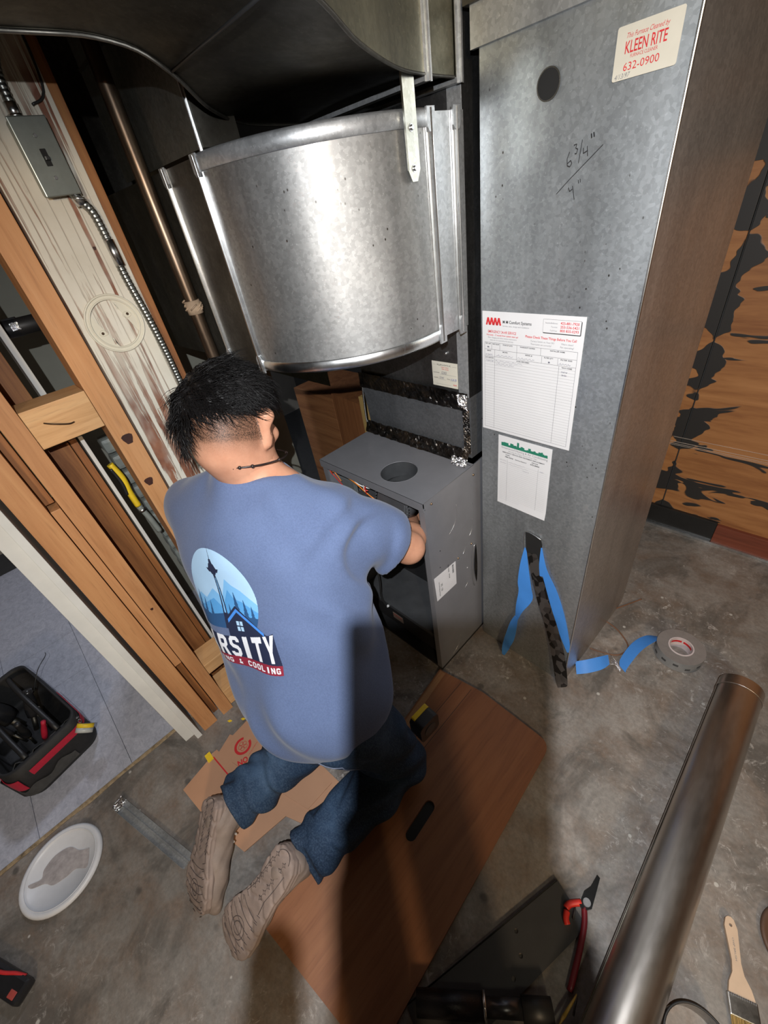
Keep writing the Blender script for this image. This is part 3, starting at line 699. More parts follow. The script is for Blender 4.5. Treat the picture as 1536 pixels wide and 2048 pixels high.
for k, (xx, yy, ww) in enumerate(((0.010, T0-0.031, 0.020), (0.040, T0-0.031, 0.046), (0.098, T0-0.031, 0.044), (0.176, T0-0.031, 0.004), (0.200, T0-0.031, 0.028), (0.010, T0-0.046, 0.022), (0.038, T0-0.045, 0.074), (0.040, T0-0.052, 0.05), (0.208, T0-0.048, 0.014), (0.210, T0-0.055, 0.012), (0.014, T0-0.013, 0.006))):
    scrawl(bm, xx, yy, ww, 0.0045, MS, n=max(2, int(ww/0.005)), lw=0.0004, seed=k) if False else None
    r = random.Random(k); pts = [(xx+ww*t/24, yy+0.0045*abs(math.sin(t*1.7+k)*math.cos(t*0.6+k))) for t in range(25)]
    lines(bm, list(zip(pts[:-1], pts[1:])), MS, 0.0005, 0.0013)
tag(part('handwriting', bm, PENCIL, sr), kind='stuff')

# smaller company sheet below
s2_ = empty('company_service_sheet', tuple(fr(0.135, 0.82, 0.0025)), 'smaller white service sheet with green skyline print, below the larger sheet', 'paper')
M2 = frame(fr(0.057, 0.708, 0.0030), FU, (-0.002, 0, 1), FN); W2, H2 = 0.157, 0.228
sheet_of(M2, W2, H2, PAPER2 if False else PAPER, s2_, 'paper_sheet', 0.004)
r = random.Random(5); sky = [(0.010, H2-0.030)]
xx = 0.010
while xx < 0.146:
    hgt = H2-0.024+r.uniform(0, 0.0075); dx = r.uniform(0.003, 0.008)
    sky += [(xx, hgt), (min(0.146, xx+dx), hgt)]; xx += dx
sky += [(0.147, H2-0.030)]
flatpart('skyline_print', [sky], 0.0011, 0.0013, M2, GREEN, s2_)
flatpart('tower_print', [[(0.058, H2-0.024), (0.064, H2-0.024), (0.064, H2-0.009), (0.058, H2-0.009)]], 0.0011, 0.0013, M2, GREEN, s2_)
text('Greenwood Heating & Air Conditioning', 0.0062, M2, GREY_INK, s2_, 0.010, H2-0.038, w=0.137, lift=0.0012)
text('Serving the Puget Sound Since 1961', 0.0036, M2, GREY_INK, s2_, 0.032, H2-0.0445, w=0.086, shear=0.2, lift=0.0012)
text('EMERGENCY SERVICE AND EQUIPMENT REPLACEMENT', 0.0034, M2, INK, s2_, 0.014, H2-0.0510, w=0.126, bold=0.03, lift=0.0012)
text('Seattle', 0.0034, M2, INK, s2_, 0.024, H2-0.0575, bold=0.03, lift=0.0012); text('Edmonds', 0.0034, M2, INK, s2_, 0.104, H2-0.0575, bold=0.03, lift=0.0012)
text('784-3636', 0.0038, M2, INK, s2_, 0.022, H2-0.0645, w=0.026, bold=0.04, lift=0.0012); text('Service Record', 0.0034, M2, INK, s2_, 0.054, H2-0.0645, w=0.034, bold=0.03, lift=0.0012); text('672-8404', 0.0038, M2, INK, s2_, 0.100, H2-0.0645, w=0.026, bold=0.04, lift=0.0012)
bm = bmesh.new(); seg = [((0.030, H2-0.070), (0.030, 0.012)), ((0.124, H2-0.070), (0.124, 0.012))]
nl = 22
lines(bm, seg, M2, 0.0005, 0.0012); lines(bm, [((0.006, H2-0.078-k*0.0063), (0.150, H2-0.078-k*0.0063)) for k in range(nl)], M2, 0.00022, 0.0012)
part('ruled_lines', bm, GREY_INK, s2_)
bm = bmesh.new()
for k, (xx, yy, ww) in enumerate(((0.006, H2-0.077, 0.02), (0.034, H2-0.079, 0.05), (0.034, H2-0.086, 0.06), (0.008, H2-0.086, 0.018), (0.128, H2-0.078, 0.012), (0.078, H2-0.093, 0.02))):
    pts = [(xx+ww*t/24, yy+0.004*abs(math.sin(t*1.9+k)*math.cos(t*0.5+k))) for t in range(25)]
    lines(bm, list(zip(pts[:-1], pts[1:])), M2, 0.0003, 0.0013)
tag(part('handwriting', bm, PENCIL, s2_), kind='stuff')

# furnace cleaner sticker
ks = empty('cleaner_sticker', tuple(fr(0.285, 1.607, 0.0025)), 'cream sticker with red KLEEN RITE lettering high on the tall duct', 'sticker')
MK = frame(fr(0.2425, 1.579, 0.0034), FU, (0, 0, 1), FN); WK, HK = 0.0860, 0.0560
flatpart('sticker_card', [rrect(0, WK, 0, HK, 0.003)], 0, 0.0004, MK, PAPER2, ks)
text('This Furnace Cleaned by', 0.0052, MK, RED, ks, 0.013, HK-0.0135, w=0.055, shear=0.35, lift=0.0006)
text('KLEEN RITE', 0.0125, MK, RED, ks, 0.013, HK-0.0290, w=0.055, bold=0.015, lift=0.0006)
text('FURNACE CLEANER', 0.0038, MK, RED, ks, 0.022, HK-0.0345, w=0.036, lift=0.0006)
text('632-0900', 0.0085, MK, RED, ks, 0.014, HK-0.0470, w=0.048, lift=0.0006)
text('4/13/97', 0.0055, MK, GREY_INK, ks, 0.003, 0.0016, w=0.022, shear=0.3, lift=0.0006)

# round test hole with dark grommet, marker writing
flatpart('round_hole', [circ(0.138, 1.600, 0.0195, 36)], 0.0035, 0.0037, Mf, DARK, rd)
flatpart('hole_rim', [circ(0.138, 1.600, 0.0208, 36), circ(0.138, 1.600, 0.0190, 36)], 0.0030, 0.0040, Mf, GALV_DARK, rd)
mwr = math.radians(16)
bm = bmesh.new()
def stroke(pts, w=0.0011): lines(bm, list(zip(pts[:-1], pts[1:])), Mf, w, 0.0042)
def at_(cx_, cy_, s, P, rot=mwr): return [(cx_+s*(x_*math.cos(rot)-y_*math.sin(rot)), cy_+s*(x_*math.sin(rot)+y_*math.cos(rot))) for x_, y_ in P]
stroke(at_(0.186, 1.487, 0.020, [(0.3, 1.0), (0.0, 0.6), (-0.05, 0.15), (0.15, 0.0), (0.35, 0.15), (0.3, 0.4), (0.0, 0.3)]))
stroke(at_(0.196, 1.503, 0.013, [(0, 1), (0.4, 0.95), (0.2, 0.6), (0.45, 0.4), (0.2, 0.0), (0.0, 0.1)]))
stroke(at_(0.204, 1.497, 0.02, [(0.45, 1.1), (-0.1, -0.3)]))
stroke(at_(0.212, 1.497, 0.014, [(0.1, 0.9), (0.0, 0.4), (0.5, 0.45)])); stroke(at_(0.215, 1.497, 0.014, [(0.35, 0.95), (0.25, 0.0)]))
stroke(at_(0.222, 1.520, 0.006, [(0, 1), (0, 0)]), 0.0018); stroke(at_(0.226, 1.521, 0.006, [(0, 1), (0, 0)]), 0.0018)
stroke([(0.168, 1.452), (0.190, 1.470), (0.242, 1.509)], 0.0009)
stroke(at_(0.193, 1.448, 0.013, [(0.0, 0.9), (0.1, 0.4), (0.5, 0.5)])); stroke(at_(0.197, 1.444, 0.016, [(0.3, 1.0), (0.3, -0.3)]))
stroke(at_(0.208, 1.463, 0.005, [(0, 1), (0, 0)]), 0.0010); stroke(at_(0.211, 1.464, 0.005, [(0, 1), (0, 0)]), 0.0010)
part('marker_writing', bm, BLACKM, rd)

# ------------------------------------------------------------------ furnace
FGREY = plain('grey_furnace_paint', (0.150, 0.150, 0.160), 0.42, var=0.05, scale=20, bump=0.05)
FBLK = plain('black_inside_steel', (0.014, 0.014, 0.015), 0.5, bump=0.05)
FDK = plain('dark_inside_steel', (0.05, 0.052, 0.055), 0.45, var=0.2, scale=12)
fn = empty('gas_furnace', (-0.87, 0.8, 0), 'grey furnace cabinet with its front door off and round vent hole on top', 'furnace')
FX0, FX1, FY0, FY1, FZ = -1.097, -0.635, 0.652, 1.30, 0.820
flatpart('top_panel', [[(FX0, 0.645), (FX1, 0.645), (FX1, 0.885), (FX0, 0.885)], circ(-0.806, 0.735, 0.0590, 40)], FZ-0.0016, FZ, None, FGREY, fn)
bm = bmesh.new(); box(bm, FX0, FX1, 0.6445, 0.6465, FZ-0.024, FZ); box(bm, FX0, FX1, 0.6445, 0.655, FZ-0.026, FZ-0.024); part('top_lip', bm, FGREY, fn)
part('top_seam', B(FX1-0.060, FX1-0.004, 0.8725, 0.8735, FZ, FZ+0.0008), FBLK, fn)
bm = bmesh.new(); tube(bm, [(-0.806+0.059*math.cos(t), 0.735+0.059*math.sin(t), FZ-0.001) for t in [2*PI*k/40 for k in range(40)]], 0.0016, 6, closed=True); part('hole_edge', bm, FGREY, fn)
part('side_panel', B(FX1-0.0012, FX1, FY0, FY1, 0.012, FZ-0.001), FGREY, fn)
bm = bmesh.new(); box(bm, FX1-0.022, FX1-0.0005, FY0-0.0015, FY0, 0.012, FZ-0.026); box(bm, FX1-0.0225, FX1-0.021, FY0-0.0015, FY0+0.014, 0.012, FZ-0.026); box(bm, FX1-0.010, FX1+0.0012, FY0-0.0035, FY0-0.0012, 0.03, FZ-0.03); part('front_flange', bm, FGREY, fn)
part('side_panel', B(FX0, FX0+0.0012, FY0, FY1, 0.012, FZ-0.001), FGREY, fn)
part('front_flange', B(FX0, FX0+0.022, FY0-0.0015, FY0, 0.012, FZ-0.026), FGREY, fn)
part('back_panel', B(FX0, FX1, FY1, FY1+0.001, 0.012, FZ), FGREY, fn)
part('inner_bulkhead', B(FX0+0.002, FX1-0.002, 0.86, 0.862, 0.02, FZ-0.002), FBLK, fn)
part('base_pan', B(FX0, FX1, FY0, FY1, 0.001, 0.013), FBLK, fn)
part('blower_deck', B(FX0+0.02, FX1-0.024, 0.672, 0.86, 0.150, 0.168, bev=0.001), FDK, fn)
dp = part('deck_front', B(FX0+0.02, FX1-0.024, 0.674, 0.678, 0.06, 0.149), FBLK, fn)
ML = frame((-0.905, 0.674, 0.095), (1, 0, 0), (0, 0, 1), (0, -1, 0))
part('warning_plate', B(-0.905, -0.850, 0.6725, 0.674, 0.092, 0.125), plain('tan_plate', (0.16, 0.11, 0.085), 0.5), fn)
text('WARNING', 0.008, ML, RED, fn, 0.004, 0.018, w=0.046, lift=0.0018)
bm = bmesh.new(); cyl(bm, (-0.925, 0.673, 0.152), (-0.925, 0.664, 0.152), 0.006, 0.005, 10); part('bolt', bm, plain('white_bolt', (0.7, 0.7, 0.7), 0.4), fn)
# draught inducer under the round hole
idr = empty('x', (0, 0, 0)); bpy.data.objects.remove(idr)
bm = bmesh.new(); cyl(bm, (-0.806, 0.735, 0.815), (-0.806, 0.735, 0.765), 0.061, 0.061, 36, caps=False); part('vent_collar', bm, FDK, fn)
bm = bmesh.new(); box(bm, -0.875, -0.735, 0.70, 0.80, 0.70, 0.762, bev=0.012); part('inducer_box', bm, FDK, fn)
bm = bmesh.new(); cyl(bm, (-0.800, 0.675, 0.735), (-0.800, 0.735, 0.715), 0.066, 0.066, 36); cyl(bm, (-0.800, 0.672, 0.736), (-0.800, 0.675, 0.735), 0.058, 0.066, 36); ind = part('inducer_housing', bm, plain('inducer_metal', (0.09, 0.09, 0.095), 0.4, 0.4), fn)
bm = bmesh.new()
for k in range(36):
    a = 2*PI*k/36; p = Vector((-0.800+0.067*math.cos(a), 0.674, 0.735+0.067*math.sin(a)))
    cyl(bm, p, p+Vector((0, 0.012, -0.003)), 0.0028, seg=6)
tag(part('rim_crimps', bm, FDK, fn), kind='stuff')
bm = bmesh.new(); cyl(bm, (-0.790, 0.745, 0.775), (-0.790, 0.745, 0.785), 0.040, 0.036, 24); part('wheel_plate', bm, FDK, fn)
bm = bmesh.new(); box(bm, -0.965, -0.885, 0.665, 0.73, 0.655, 0.715, bev=0.004); part('gas_valve', bm, FDK, fn)
bm = bmesh.new(); box(bm, -0.790, -0.668, 0.690, 0.74, 0.60, 0.648, bev=0.004); part('burner_box', bm, FBLK, fn)
bm = bmesh.new(); box(bm, -1.06, -0.99, 0.685, 0.70, 0.50, 0.74, bev=0.001); part('control_board', bm, plain('control_board_grey', (0.12, 0.13, 0.13), 0.5), fn)
for k, (x_, z_) in enumerate(((-0.93, 0.708), (-0.90, 0.690), (-0.885, 0.672), (-0.955, 0.668), (-0.86, 0.648), (-0.84, 0.655))):
    bm = bmesh.new(); box(bm, x_-0.006, x_+0.006, 0.662, 0.668, z_-0.003, z_+0.003, bev=0.001); part('spade_terminal', bm, plain('white_plastic', (0.75, 0.75, 0.75), 0.4) if k == 0 else bpy.data.materials['white_plastic'], fn)
OR = plain('orange_wire', (0.75, 0.22, 0.03), 0.4); WREDM = plain('red_wire', (0.60, 0.03, 0.02), 0.4); WYEL = plain('tan_wire', (0.62, 0.36, 0.12), 0.4); WWHT = plain('white_wire', (0.7, 0.7, 0.68), 0.4); WBLK = plain('black_wire', (0.02, 0.02, 0.02), 0.4)
def wire(pts, m, r=0.0016, parent=fn, name='wire'):
    b = bmesh.new(); tube(b, spline(pts, 6), r, 6); return part(name, b, m, parent)
wire([(-1.065, 0.664, 0.775), (-1.02, 0.655, 0.786), (-0.97, 0.653, 0.788), (-0.93, 0.653, 0.778), (-0.885, 0.655, 0.755), (-0.855, 0.662, 0.735), (-0.83, 0.68, 0.70)], OR, 0.0018)
wire([(-1.065, 0.666, 0.782), (-1.01, 0.656, 0.790), (-0.96, 0.655, 0.782), (-0.91, 0.656, 0.765), (-0.87, 0.660, 0.742), (-0.84, 0.68, 0.71)], WYEL, 0.0017)
wire([(-1.075, 0.66, 0.790), (-1.06, 0.654, 0.775), (-1.045, 0.655, 0.765), (-1.03, 0.67, 0.72)], WREDM, 0.0015)
wire([(-1.08, 0.665, 0.768), (-1.055, 0.655, 0.778), (-1.035, 0.653, 0.784), (-1.02, 0.66, 0.75)], OR, 0.0015)
wire([(-0.990, 0.665, 0.792), (-0.955, 0.658, 0.788), (-0.93, 0.66, 0.772), (-0.90, 0.67, 0.762), (-0.89, 0.69, 0.75)], WWHT, 0.0022)
wire([(-0.888, 0.653, 0.796), (-0.889, 0.650, 0.775), (-0.886, 0.655, 0.755)], WWHT, 0.0016); wire([(-0.878, 0.653, 0.794), (-0.882, 0.650, 0.775), (-0.886, 0.655, 0.750)], WREDM, 0.0016)
wire([(-0.893, 0.655, 0.775), (-0.884, 0.650, 0.772), (-0.876, 0.655, 0.768)], WREDM, 0.0018)
wire([(-0.785, 0.672, 0.640), (-0.76, 0.655, 0.650), (-0.735, 0.650, 0.640), (-0.71, 0.66, 0.60)], WREDM, 0.0017)
wire([(-0.780, 0.675, 0.645), (-0.75, 0.655, 0.656), (-0.725, 0.650, 0.646), (-0.70, 0.66, 0.60)], WREDM, 0.0017)
wire([(-0.795, 0.67, 0.645), (-0.77, 0.655, 0.658), (-0.74, 0.650, 0.652), (-0.72, 0.66, 0.62)], WYEL, 0.0017)
wire([(-0.675, 0.665, 0.668), (-0.668, 0.655, 0.650), (-0.672, 0.662, 0.62)], WREDM, 0.0016); wire([(-0.668, 0.665, 0.672), (-0.662, 0.655, 0.655), (-0.666, 0.662, 0.63)], WWHT, 0.0016)
wire([(-0.95, 0.675, 0.40), (-0.93, 0.66, 0.30), (-0.935, 0.655, 0.22), (-0.925, 0.66, 0.16)], WBLK, 0.004)
# side panel details
MSd = frame((FX1, 0, 0), (0, 1, 0), (0, 0, 1), (1, 0, 0))      # x = world y, y = z
EDGEL = plain('worn_bright_edge', (0.42, 0.42, 0.43), 0.3, 0.8, bump=0)
for (cy_, cz_, r_, a0, a1, w_) in ((0.715, 0.708, 0.078, -1.15, 0.25, 0.0010), (0.820, 0.600, 0.052, -1.0, 0.35, 0.0013), (0.790, 0.535, 0.038, -1.0, 0.1, 0.0012), (0.70, 0.10, 0.075, -1.3, -0.1, 0.0011), (0.80, 0.37, 0.04, -1.2, 0.0, 0.0009)):
    pts = [(cy_+r_*math.cos(a), cz_+r_*math.sin(a)) for a in np.linspace(a0, a1, 14)]
    bm = bmesh.new(); tube(bm, [MSd @ Vector((a, b_, 0.0003)) for a, b_ in pts], w_*0.6, 5); part('knockout_ring', bm, EDGEL, fn)
for y_, z_ in ((0.681, 0.800), (0.880, 0.785), (0.785, 0.505), (0.860, 0.515)):
    bm = bmesh.new(); cyl(bm, (FX1, y_, z_), (FX1+0.003, y_, z_), 0.0042, 0.0030, 10); part('screw', bm, plain('screw_brass', (0.4, 0.28, 0.18), 0.3, 0.9) if y_ == 0.681 else bpy.data.materials['screw_brass'], fn)
for y_, z_, m_ in ((0.70, 0.604, DARK), (0.693, 0.537, DARK), (0.833, 0.42, WWHT), (0.79, 0.455, EDGEL), (0.87, 0.68, EDGEL), (0.82, 0.62, EDGEL)):
    flatpart('punched_hole', [circ(y_, z_, 0.0022, 10)], 0, 0.0004, MSd, m_, fn)
part('spec_label', (lambda b: (prism(b, [(0.6585, 0.512), (0.663, 0.400), (0.768, 0.396), (0.770, 0.503)], 0.0002, 0.0007, MSd), b)[1])(bmesh.new()), plain('white_label', (0.62, 0.62, 0.64), 0.5, var=0.03), fn)
MLb = frame((FX1+0.0008, 0.664, 0.402), (0, 1, 0), (0, 0, 1), (1, 0, 0))
for s_, x_, y_, h_, w_ in (('INSTALLATION', 0.006, 0.010, 0.0050, 0.034), ('NO 1   GAS', 0.020, 0.026, 0.009, 0.034), ('FURNACE DATA', 0.006, 0.044, 0.004, 0.034), ('SERIAL 4820', 0.058, 0.082, 0.005, 0.034), ('MODEL 80', 0.060, 0.052, 0.005, 0.020)):
    text(s_, h_, MLb, INK, fn, x_+0.012, y_, w=w_, bold=0.02, rot=PI/2 if x_ == 0.058 else PI/2, lift=0.0002)
bm = bmesh.new(); r = random.Random(3)
for k in range(22):
    yy = 0.060+k*0.0018; lines(bm, [((0.086, yy), (0.094, yy))], MLb, r.choice([0.0005, 0.0009, 0.0013]), 0.0003)
part('bar_code', bm, INK, fn)
# split rubber seal between furnace and the tall duct
bm = bmesh.new(); sheet(bm, [[Vector((-0.634+0.004*math.sin(PI*k/12), 0.885-0.018*math.sin(PI*k/12)*(1-t), 0.30+0.20*k/12)) for t in (0, 0.5, 1)] for k in range(13)], 0.001); part('gap_gasket', bm, FOIL, fn)
bm = bmesh.new(); tube(bm, spline([(-0.632, 0.868, 0.30), (-0.631, 0.860, 0.34), (-0.631, 0.858, 0.42), (-0.632, 0.868, 0.49), (-0.632, 0.88, 0.50)], 5), 0.0018, 6); part('bent_flange', bm, EDGEL, fn)

# little card on the plenum
pc = empty('installer_card', (-0.735, 0.897, 1.075), 'small cream handwritten card stuck on the dark plenum above the furnace', 'card')
MC = frame((-0.779, 0.8975, 1.041), (1, 0, 0), (0, 0, 1), (0, -1, 0)); WC, HC = 0.089, 0.070
sheet_of(MC, WC, HC, PAPER2, pc, 'card_sheet', 0.001, 4, 4)
text('WILLIAM & HOWTH, INC.', 0.0045, MC, INK, pc, 0.018, HC-0.011, w=0.050, lift=0.0014)
text('Comfort Systems', 0.0035, MC, RED, pc, 0.032, HC-0.0165, w=0.026, lift=0.0014); text('784-3636', 0.0035, MC, RED, pc, 0.034, HC-0.022, w=0.024, lift=0.0014)
text('Serial Number', 0.0035, MC, INK, pc, 0.004, HC-0.033, w=0.022, lift=0.0014); text('Installed', 0.0035, MC, INK, pc, 0.004, HC-0.048, w=0.016, lift=0.0014); text('Date', 0.0035, MC, INK, pc, 0.052, HC-0.048, lift=0.0014)
text('G2/83', 0.0075, MC, PENCIL, pc, 0.032, HC-0.034, w=0.018, shear=0.3, lift=0.0015); text('5240', 0.006, MC, PENCIL, pc, 0.024, HC-0.048, w=0.016, shear=0.3, lift=0.0015); text('4-24-78', 0.006, MC, BLUEPEN, pc, 0.064, HC-0.049, w=0.020, shear=0.3, lift=0.0015)
bm = bmesh.new(); lines(bm, [((0.004, HC-0.009), (0.015, HC-0.009)), ((0.072, HC-0.010), (0.086, HC-0.010)), ((0.028, HC-0.035), (0.084, HC-0.035)), ((0.020, HC-0.050), (0.048, HC-0.050)), ((0.062, HC-0.050), (0.084, HC-0.050)), ((0.012, 0.006), (0.066, 0.006))], MC, 0.0005, 0.0014); part('ruled_lines', bm, GREY_INK, pc)
for k in range(3): flatpart('zigzag_mark', [[(0.072+k*0.004, 0.006), (0.0745+k*0.004, 0.012), (0.077+k*0.004, 0.006), (0.0745+k*0.004, 0.009)]], 0.0013, 0.0015, MC, RED, pc)

# plywood cupboard behind the furnace
BRN = wood('brown_plywood', (0.17, 0.065, 0.025), (0.27, 0.115, 0.045), (0.34, 0.16, 0.065), axis='X', rough=0.5)
BRN2 = wood('brown_plywood_end', (0.15, 0.055, 0.02), (0.24, 0.095, 0.035), (0.30, 0.13, 0.05), axis='Z', rough=0.5)
cp = empty('plywood_cupboard', (-1.7, 1.1, 0), 'brown plywood boxing behind the furnace, left of the plenum', 'boxing')
part('front_board', B(-1.925, -1.60, 1.10, 1.118, 0.0, 0.765, bev=0.001), BRN, cp)
bm = bmesh.new(); prism(bm, [(-1.598, 1.10), (-1.365, 1.075), (-1.362, 1.09), (-1.598, 1.118)], 0.0, 0.79); part('side_board', bm, BRN2, cp)
part('corner_batten', B(-1.360, -1.325, 1.070, 1.10, 0.0, 0.830, bev=0.002), wood('pale_batten', (0.30, 0.19, 0.06), (0.42, 0.28, 0.10), (0.5, 0.35, 0.14), axis='Z'), cp)
part('top_board', B(-1.93, -1.365, 1.119, 1.40, 0.745, 0.764), BRN2, cp)
# ------------------------------------------------------------------ things on the floor
PLYB = wood('stained_plywood', (0.17, 0.065, 0.03), (0.24, 0.10, 0.045), (0.29, 0.13, 0.06), axis='Y', rough=0.48, scale=0.8)
pw = empty('plywood_sheet', (-0.4, 0.2, 0), 'stained plywood sheet with hand slot that the man kneels on', 'plywood sheet')
outl = [(-0.640, 0.640), (-0.46, 0.668), (-0.262, 0.662)]+[(-0.232+0.036*math.sin(a), 0.625+0.036*math.cos(a)) for a in np.linspace(0, PI/2, 6)]+[(-0.163, -0.150)]+[(-0.193+0.030*math.cos(a), -0.165+0.030*math.sin(a)) for a in np.linspace(0, -PI/2, 5)]+[(-0.59, -0.252), (-0.60, 0.25)]
sl = []
for k, (cx_, cy_) in enumerate(((-0.379, 0.262), (-0.374, 0.172))):
    for a in np.linspace(0 if k == 0 else PI, PI if k == 0 else 2*PI, 8): sl.append((cx_+0.0165*math.cos(a), cy_+0.0165*math.sin(a)))
flatpart('sheet_body', [outl, sl], 0.0008, 0.0125, None, PLYB, pw)
part('slot_bottom', B(-0.397, -0.356, 0.153, 0.281, 0.0006, 0.0018), TARBLK, pw)
bm = bmesh.new(); prism(bm, [(-0.634, 0.636), (-0.612, 0.639), (-0.575, 0.30), (-0.597, 0.30)], 0.0125, 0.0145); part('edge_strip', bm, wood('lighter_strip', (0.26, 0.12, 0.05), (0.34, 0.17, 0.075), (0.40, 0.22, 0.1), axis='Y'), pw)
for x_ in (-0.545, -0.50):
    bm = bmesh.new(); prism(bm, [(x_, 0.30), (x_+0.0015, 0.30), (x_+0.0015, 0.65), (x_, 0.65)], 0.0125, 0.0128); part('board_groove', bm, TARBLK, pw)

CARD = plain('brown_cardboard', (0.44, 0.24, 0.14), 0.8, var=0.06, scale=8, bump=0.08)
cb = empty('flattened_carton', (-0.9, -0.1, 0), 'flattened cardboard carton with red print under the left knee', 'cardboard')
flatpart('carton_board', [[(-1.035, -0.262), (-1.058, -0.150), (-1.068, -0.148), (-1.066, -0.118), (-1.052, -0.116), (-1.078, -0.058), (-1.066, -0.052), (-1.075, 0.02), (-1.05, 0.045), (-0.86, 0.10), (-0.62, 0.12), (-0.61, -0.02), (-0.70, -0.06), (-0.72, -0.20), (-0.88, -0.242)]], 0.0006, 0.0052, None, CARD, cb)
flatpart('upper_flap', [[(-1.048, -0.02), (-0.90, 0.09), (-0.66, 0.10), (-0.66, 0.0), (-0.98, -0.10)]], 0.0054, 0.0078, None, CARD, cb)
rdl = math.atan2(0.03, 0.2)
bm = bmesh.new(); lines(bm, [((-1.052, -0.139), (-0.80, -0.115))], Matrix.Identity(4), 0.0045, 0.0056); part('red_line', bm, RED, cb)
part('yellow_tape_tab', B(-1.080, -1.045, -0.160, -0.140, 0.0054, 0.0070), plain('yellow_plastic', (0.75, 0.52, 0.02), 0.5), cb)
MCd = frame((-1.0, -0.045, 0.0078), (-0.35, 0.94, 0), (-0.94, -0.35, 0), (0, 0, 1))
flatpart('ring_print', [circ(0, 0, 0.031, 30, 0.6, 6.1)+circ(0, 0, 0.022, 30, 0.6, 6.1)[::-1]], 0.0001, 0.0003, MCd, RED, cb)
for k in range(5): flatpart('petal_print', [circ(0.010*math.cos(1.2566*k), 0.010*math.sin(1.2566*k), 0.0075, 16), circ(0.010*math.cos(1.2566*k), 0.010*math.sin(1.2566*k), 0.0062, 16)], 0.0001, 0.0003, MCd, RED, cb)
MCe = frame((-0.935, -0.075, 0.0078), (0.25, 0.97, 0), (-0.97, 0.25, 0), (0, 0, 1))
text('NO', 0.020, MCe, RED, cb, -0.020, 0.008, w=0.036, bold=0.05); text('NO', 0.020, MCe, RED, cb, -0.034, -0.018, w=0.036, bold=0.05); text('DO', 0.020, MCe, RED, cb, 0.036, -0.002, w=0.030, bold=0.05)
text('recyclable', 0.005, MCd, RED, cb, -0.02, -0.044, w=0.05)

# steel C-channel offcut
ch = empty('metal_channel_offcut', (-1.0, -0.385, 0), 'short galvanised channel offcut lying left of the shoes', 'metal strip')
d = Vector((-0.831+1.166, -0.334+0.437, 0)).normalized(); nn = Vector((-d.y, d.x, 0))
Mch = frame((-1.166, -0.437, 0.0), d, nn, (0, 0, 1))
L_ = 0.352
bm = bmesh.new()
prof = [(-0.019, 0.011), (-0.019, 0.0015), (-0.004, 0.0015), (-0.003, 0.006), (0.002, 0.006), (0.003, 0.0015), (0.019, 0.0015), (0.019, 0.011)]
sheet(bm, [[Mch @ Vector((L_*t, y, z)) for y, z in prof] for t in np.linspace(0, 1, 8)], 0.001, smooth=False)
part('channel', bm, GALV, ch)
bm = bmesh.new(); g = [[Mch @ Vector((x_*0.034-0.012, y_, 0.012+0.006*noise.noise(Vector((x_*5, y_*120, 1))))) for y_ in np.linspace(-0.019, 0.019, 8)] for x_ in np.linspace(0, 1, 8)]
sheet(bm, g, 0.001, smooth=False); part('crumpled_end', bm, FOILB, ch)

# bucket lid
WPL = plain('white_lid_plastic', (0.62, 0.63, 0.66), 0.4, var=0.04)
lid = empty('bucket_lid', (-1.122, -0.626, 0), 'round white plastic bucket lid with dried grey plaster on concrete', 'lid')
def lathe(bm, prof, c, seg=48, mat=0, smooth=True, ax=None):
    rings = []
    for r_, z_ in prof:
        rings.append([bm.verts.new((c[0]+r_*math.cos(2*PI*k/seg), c[1]+r_*math.sin(2*PI*k/seg), c[2]+z_)) if r_ > 1e-6 else None for k in range(seg)])
        if r_ <= 1e-6:
            v = bm.verts.new((c[0], c[1], c[2]+z_)); rings[-1] = [v]*seg
    for a, b_ in zip(rings[:-1], rings[1:]):
        for k in range(seg):
            vs = [a[k], a[(k+1) % seg], b_[(k+1) % seg], b_[k]]
            u = []
            for v in vs:
                if v not in u: u.append(v)
            if len(u) > 2:
                f = bm.faces.new(u); f.smooth = smooth; f.material_index = mat
bm = bmesh.new(); lathe(bm, [(0, 0.006), (0.095, 0.006), (0.098, 0.010), (0.104, 0.014), (0.110, 0.014), (0.1145, 0.012), (0.117, 0.006), (0.117, 0.001), (0.112, 0.001), (0, 0.001)], (-1.122, -0.626, 0)); part('lid_disc', bm, WPL, lid)
bm = bmesh.new(); tube(bm, [(-1.122+0.101*math.cos(t), -0.626+0.101*math.sin(t), 0.0125) for t in [2*PI*k/48 for k in range(48)]], 0.0012, 5, closed=True); part('lid_bead', bm, WPL, lid)
bm = bmesh.new()
blob = [(-0.052, 0.060), (-0.028, 0.075), (-0.004, 0.082), (0.000, 0.050), (0.020, 0.030), (0.040, 0.0), (0.038, -0.03), (0.050, -0.065), (0.044, -0.082), (0.028, -0.050), (0.005, -0.058), (-0.030, -0.045), (-0.052, -0.01), (-0.045, 0.03)]
blob = [(x_*math.cos(-0.85)-y_*math.sin(-0.85), x_*math.sin(-0.85)+y_*math.cos(-0.85)) for x_, y_ in [(b_[0]*1.0, b_[1]) for b_ in blob]]
sm = [(v.x, v.y) for v in spline([(a, b_, 0) for a, b_ in blob+[blob[0]]], 4)][:-1]
flatpart('plaster_smear', [[(-1.122+a, -0.626+b_) for a, b_ in sm]], 0.0062, 0.0074, None, plain('dried_plaster', (0.36, 0.33, 0.33), 0.8, var=0.2, scale=60, bump=0.5), lid)

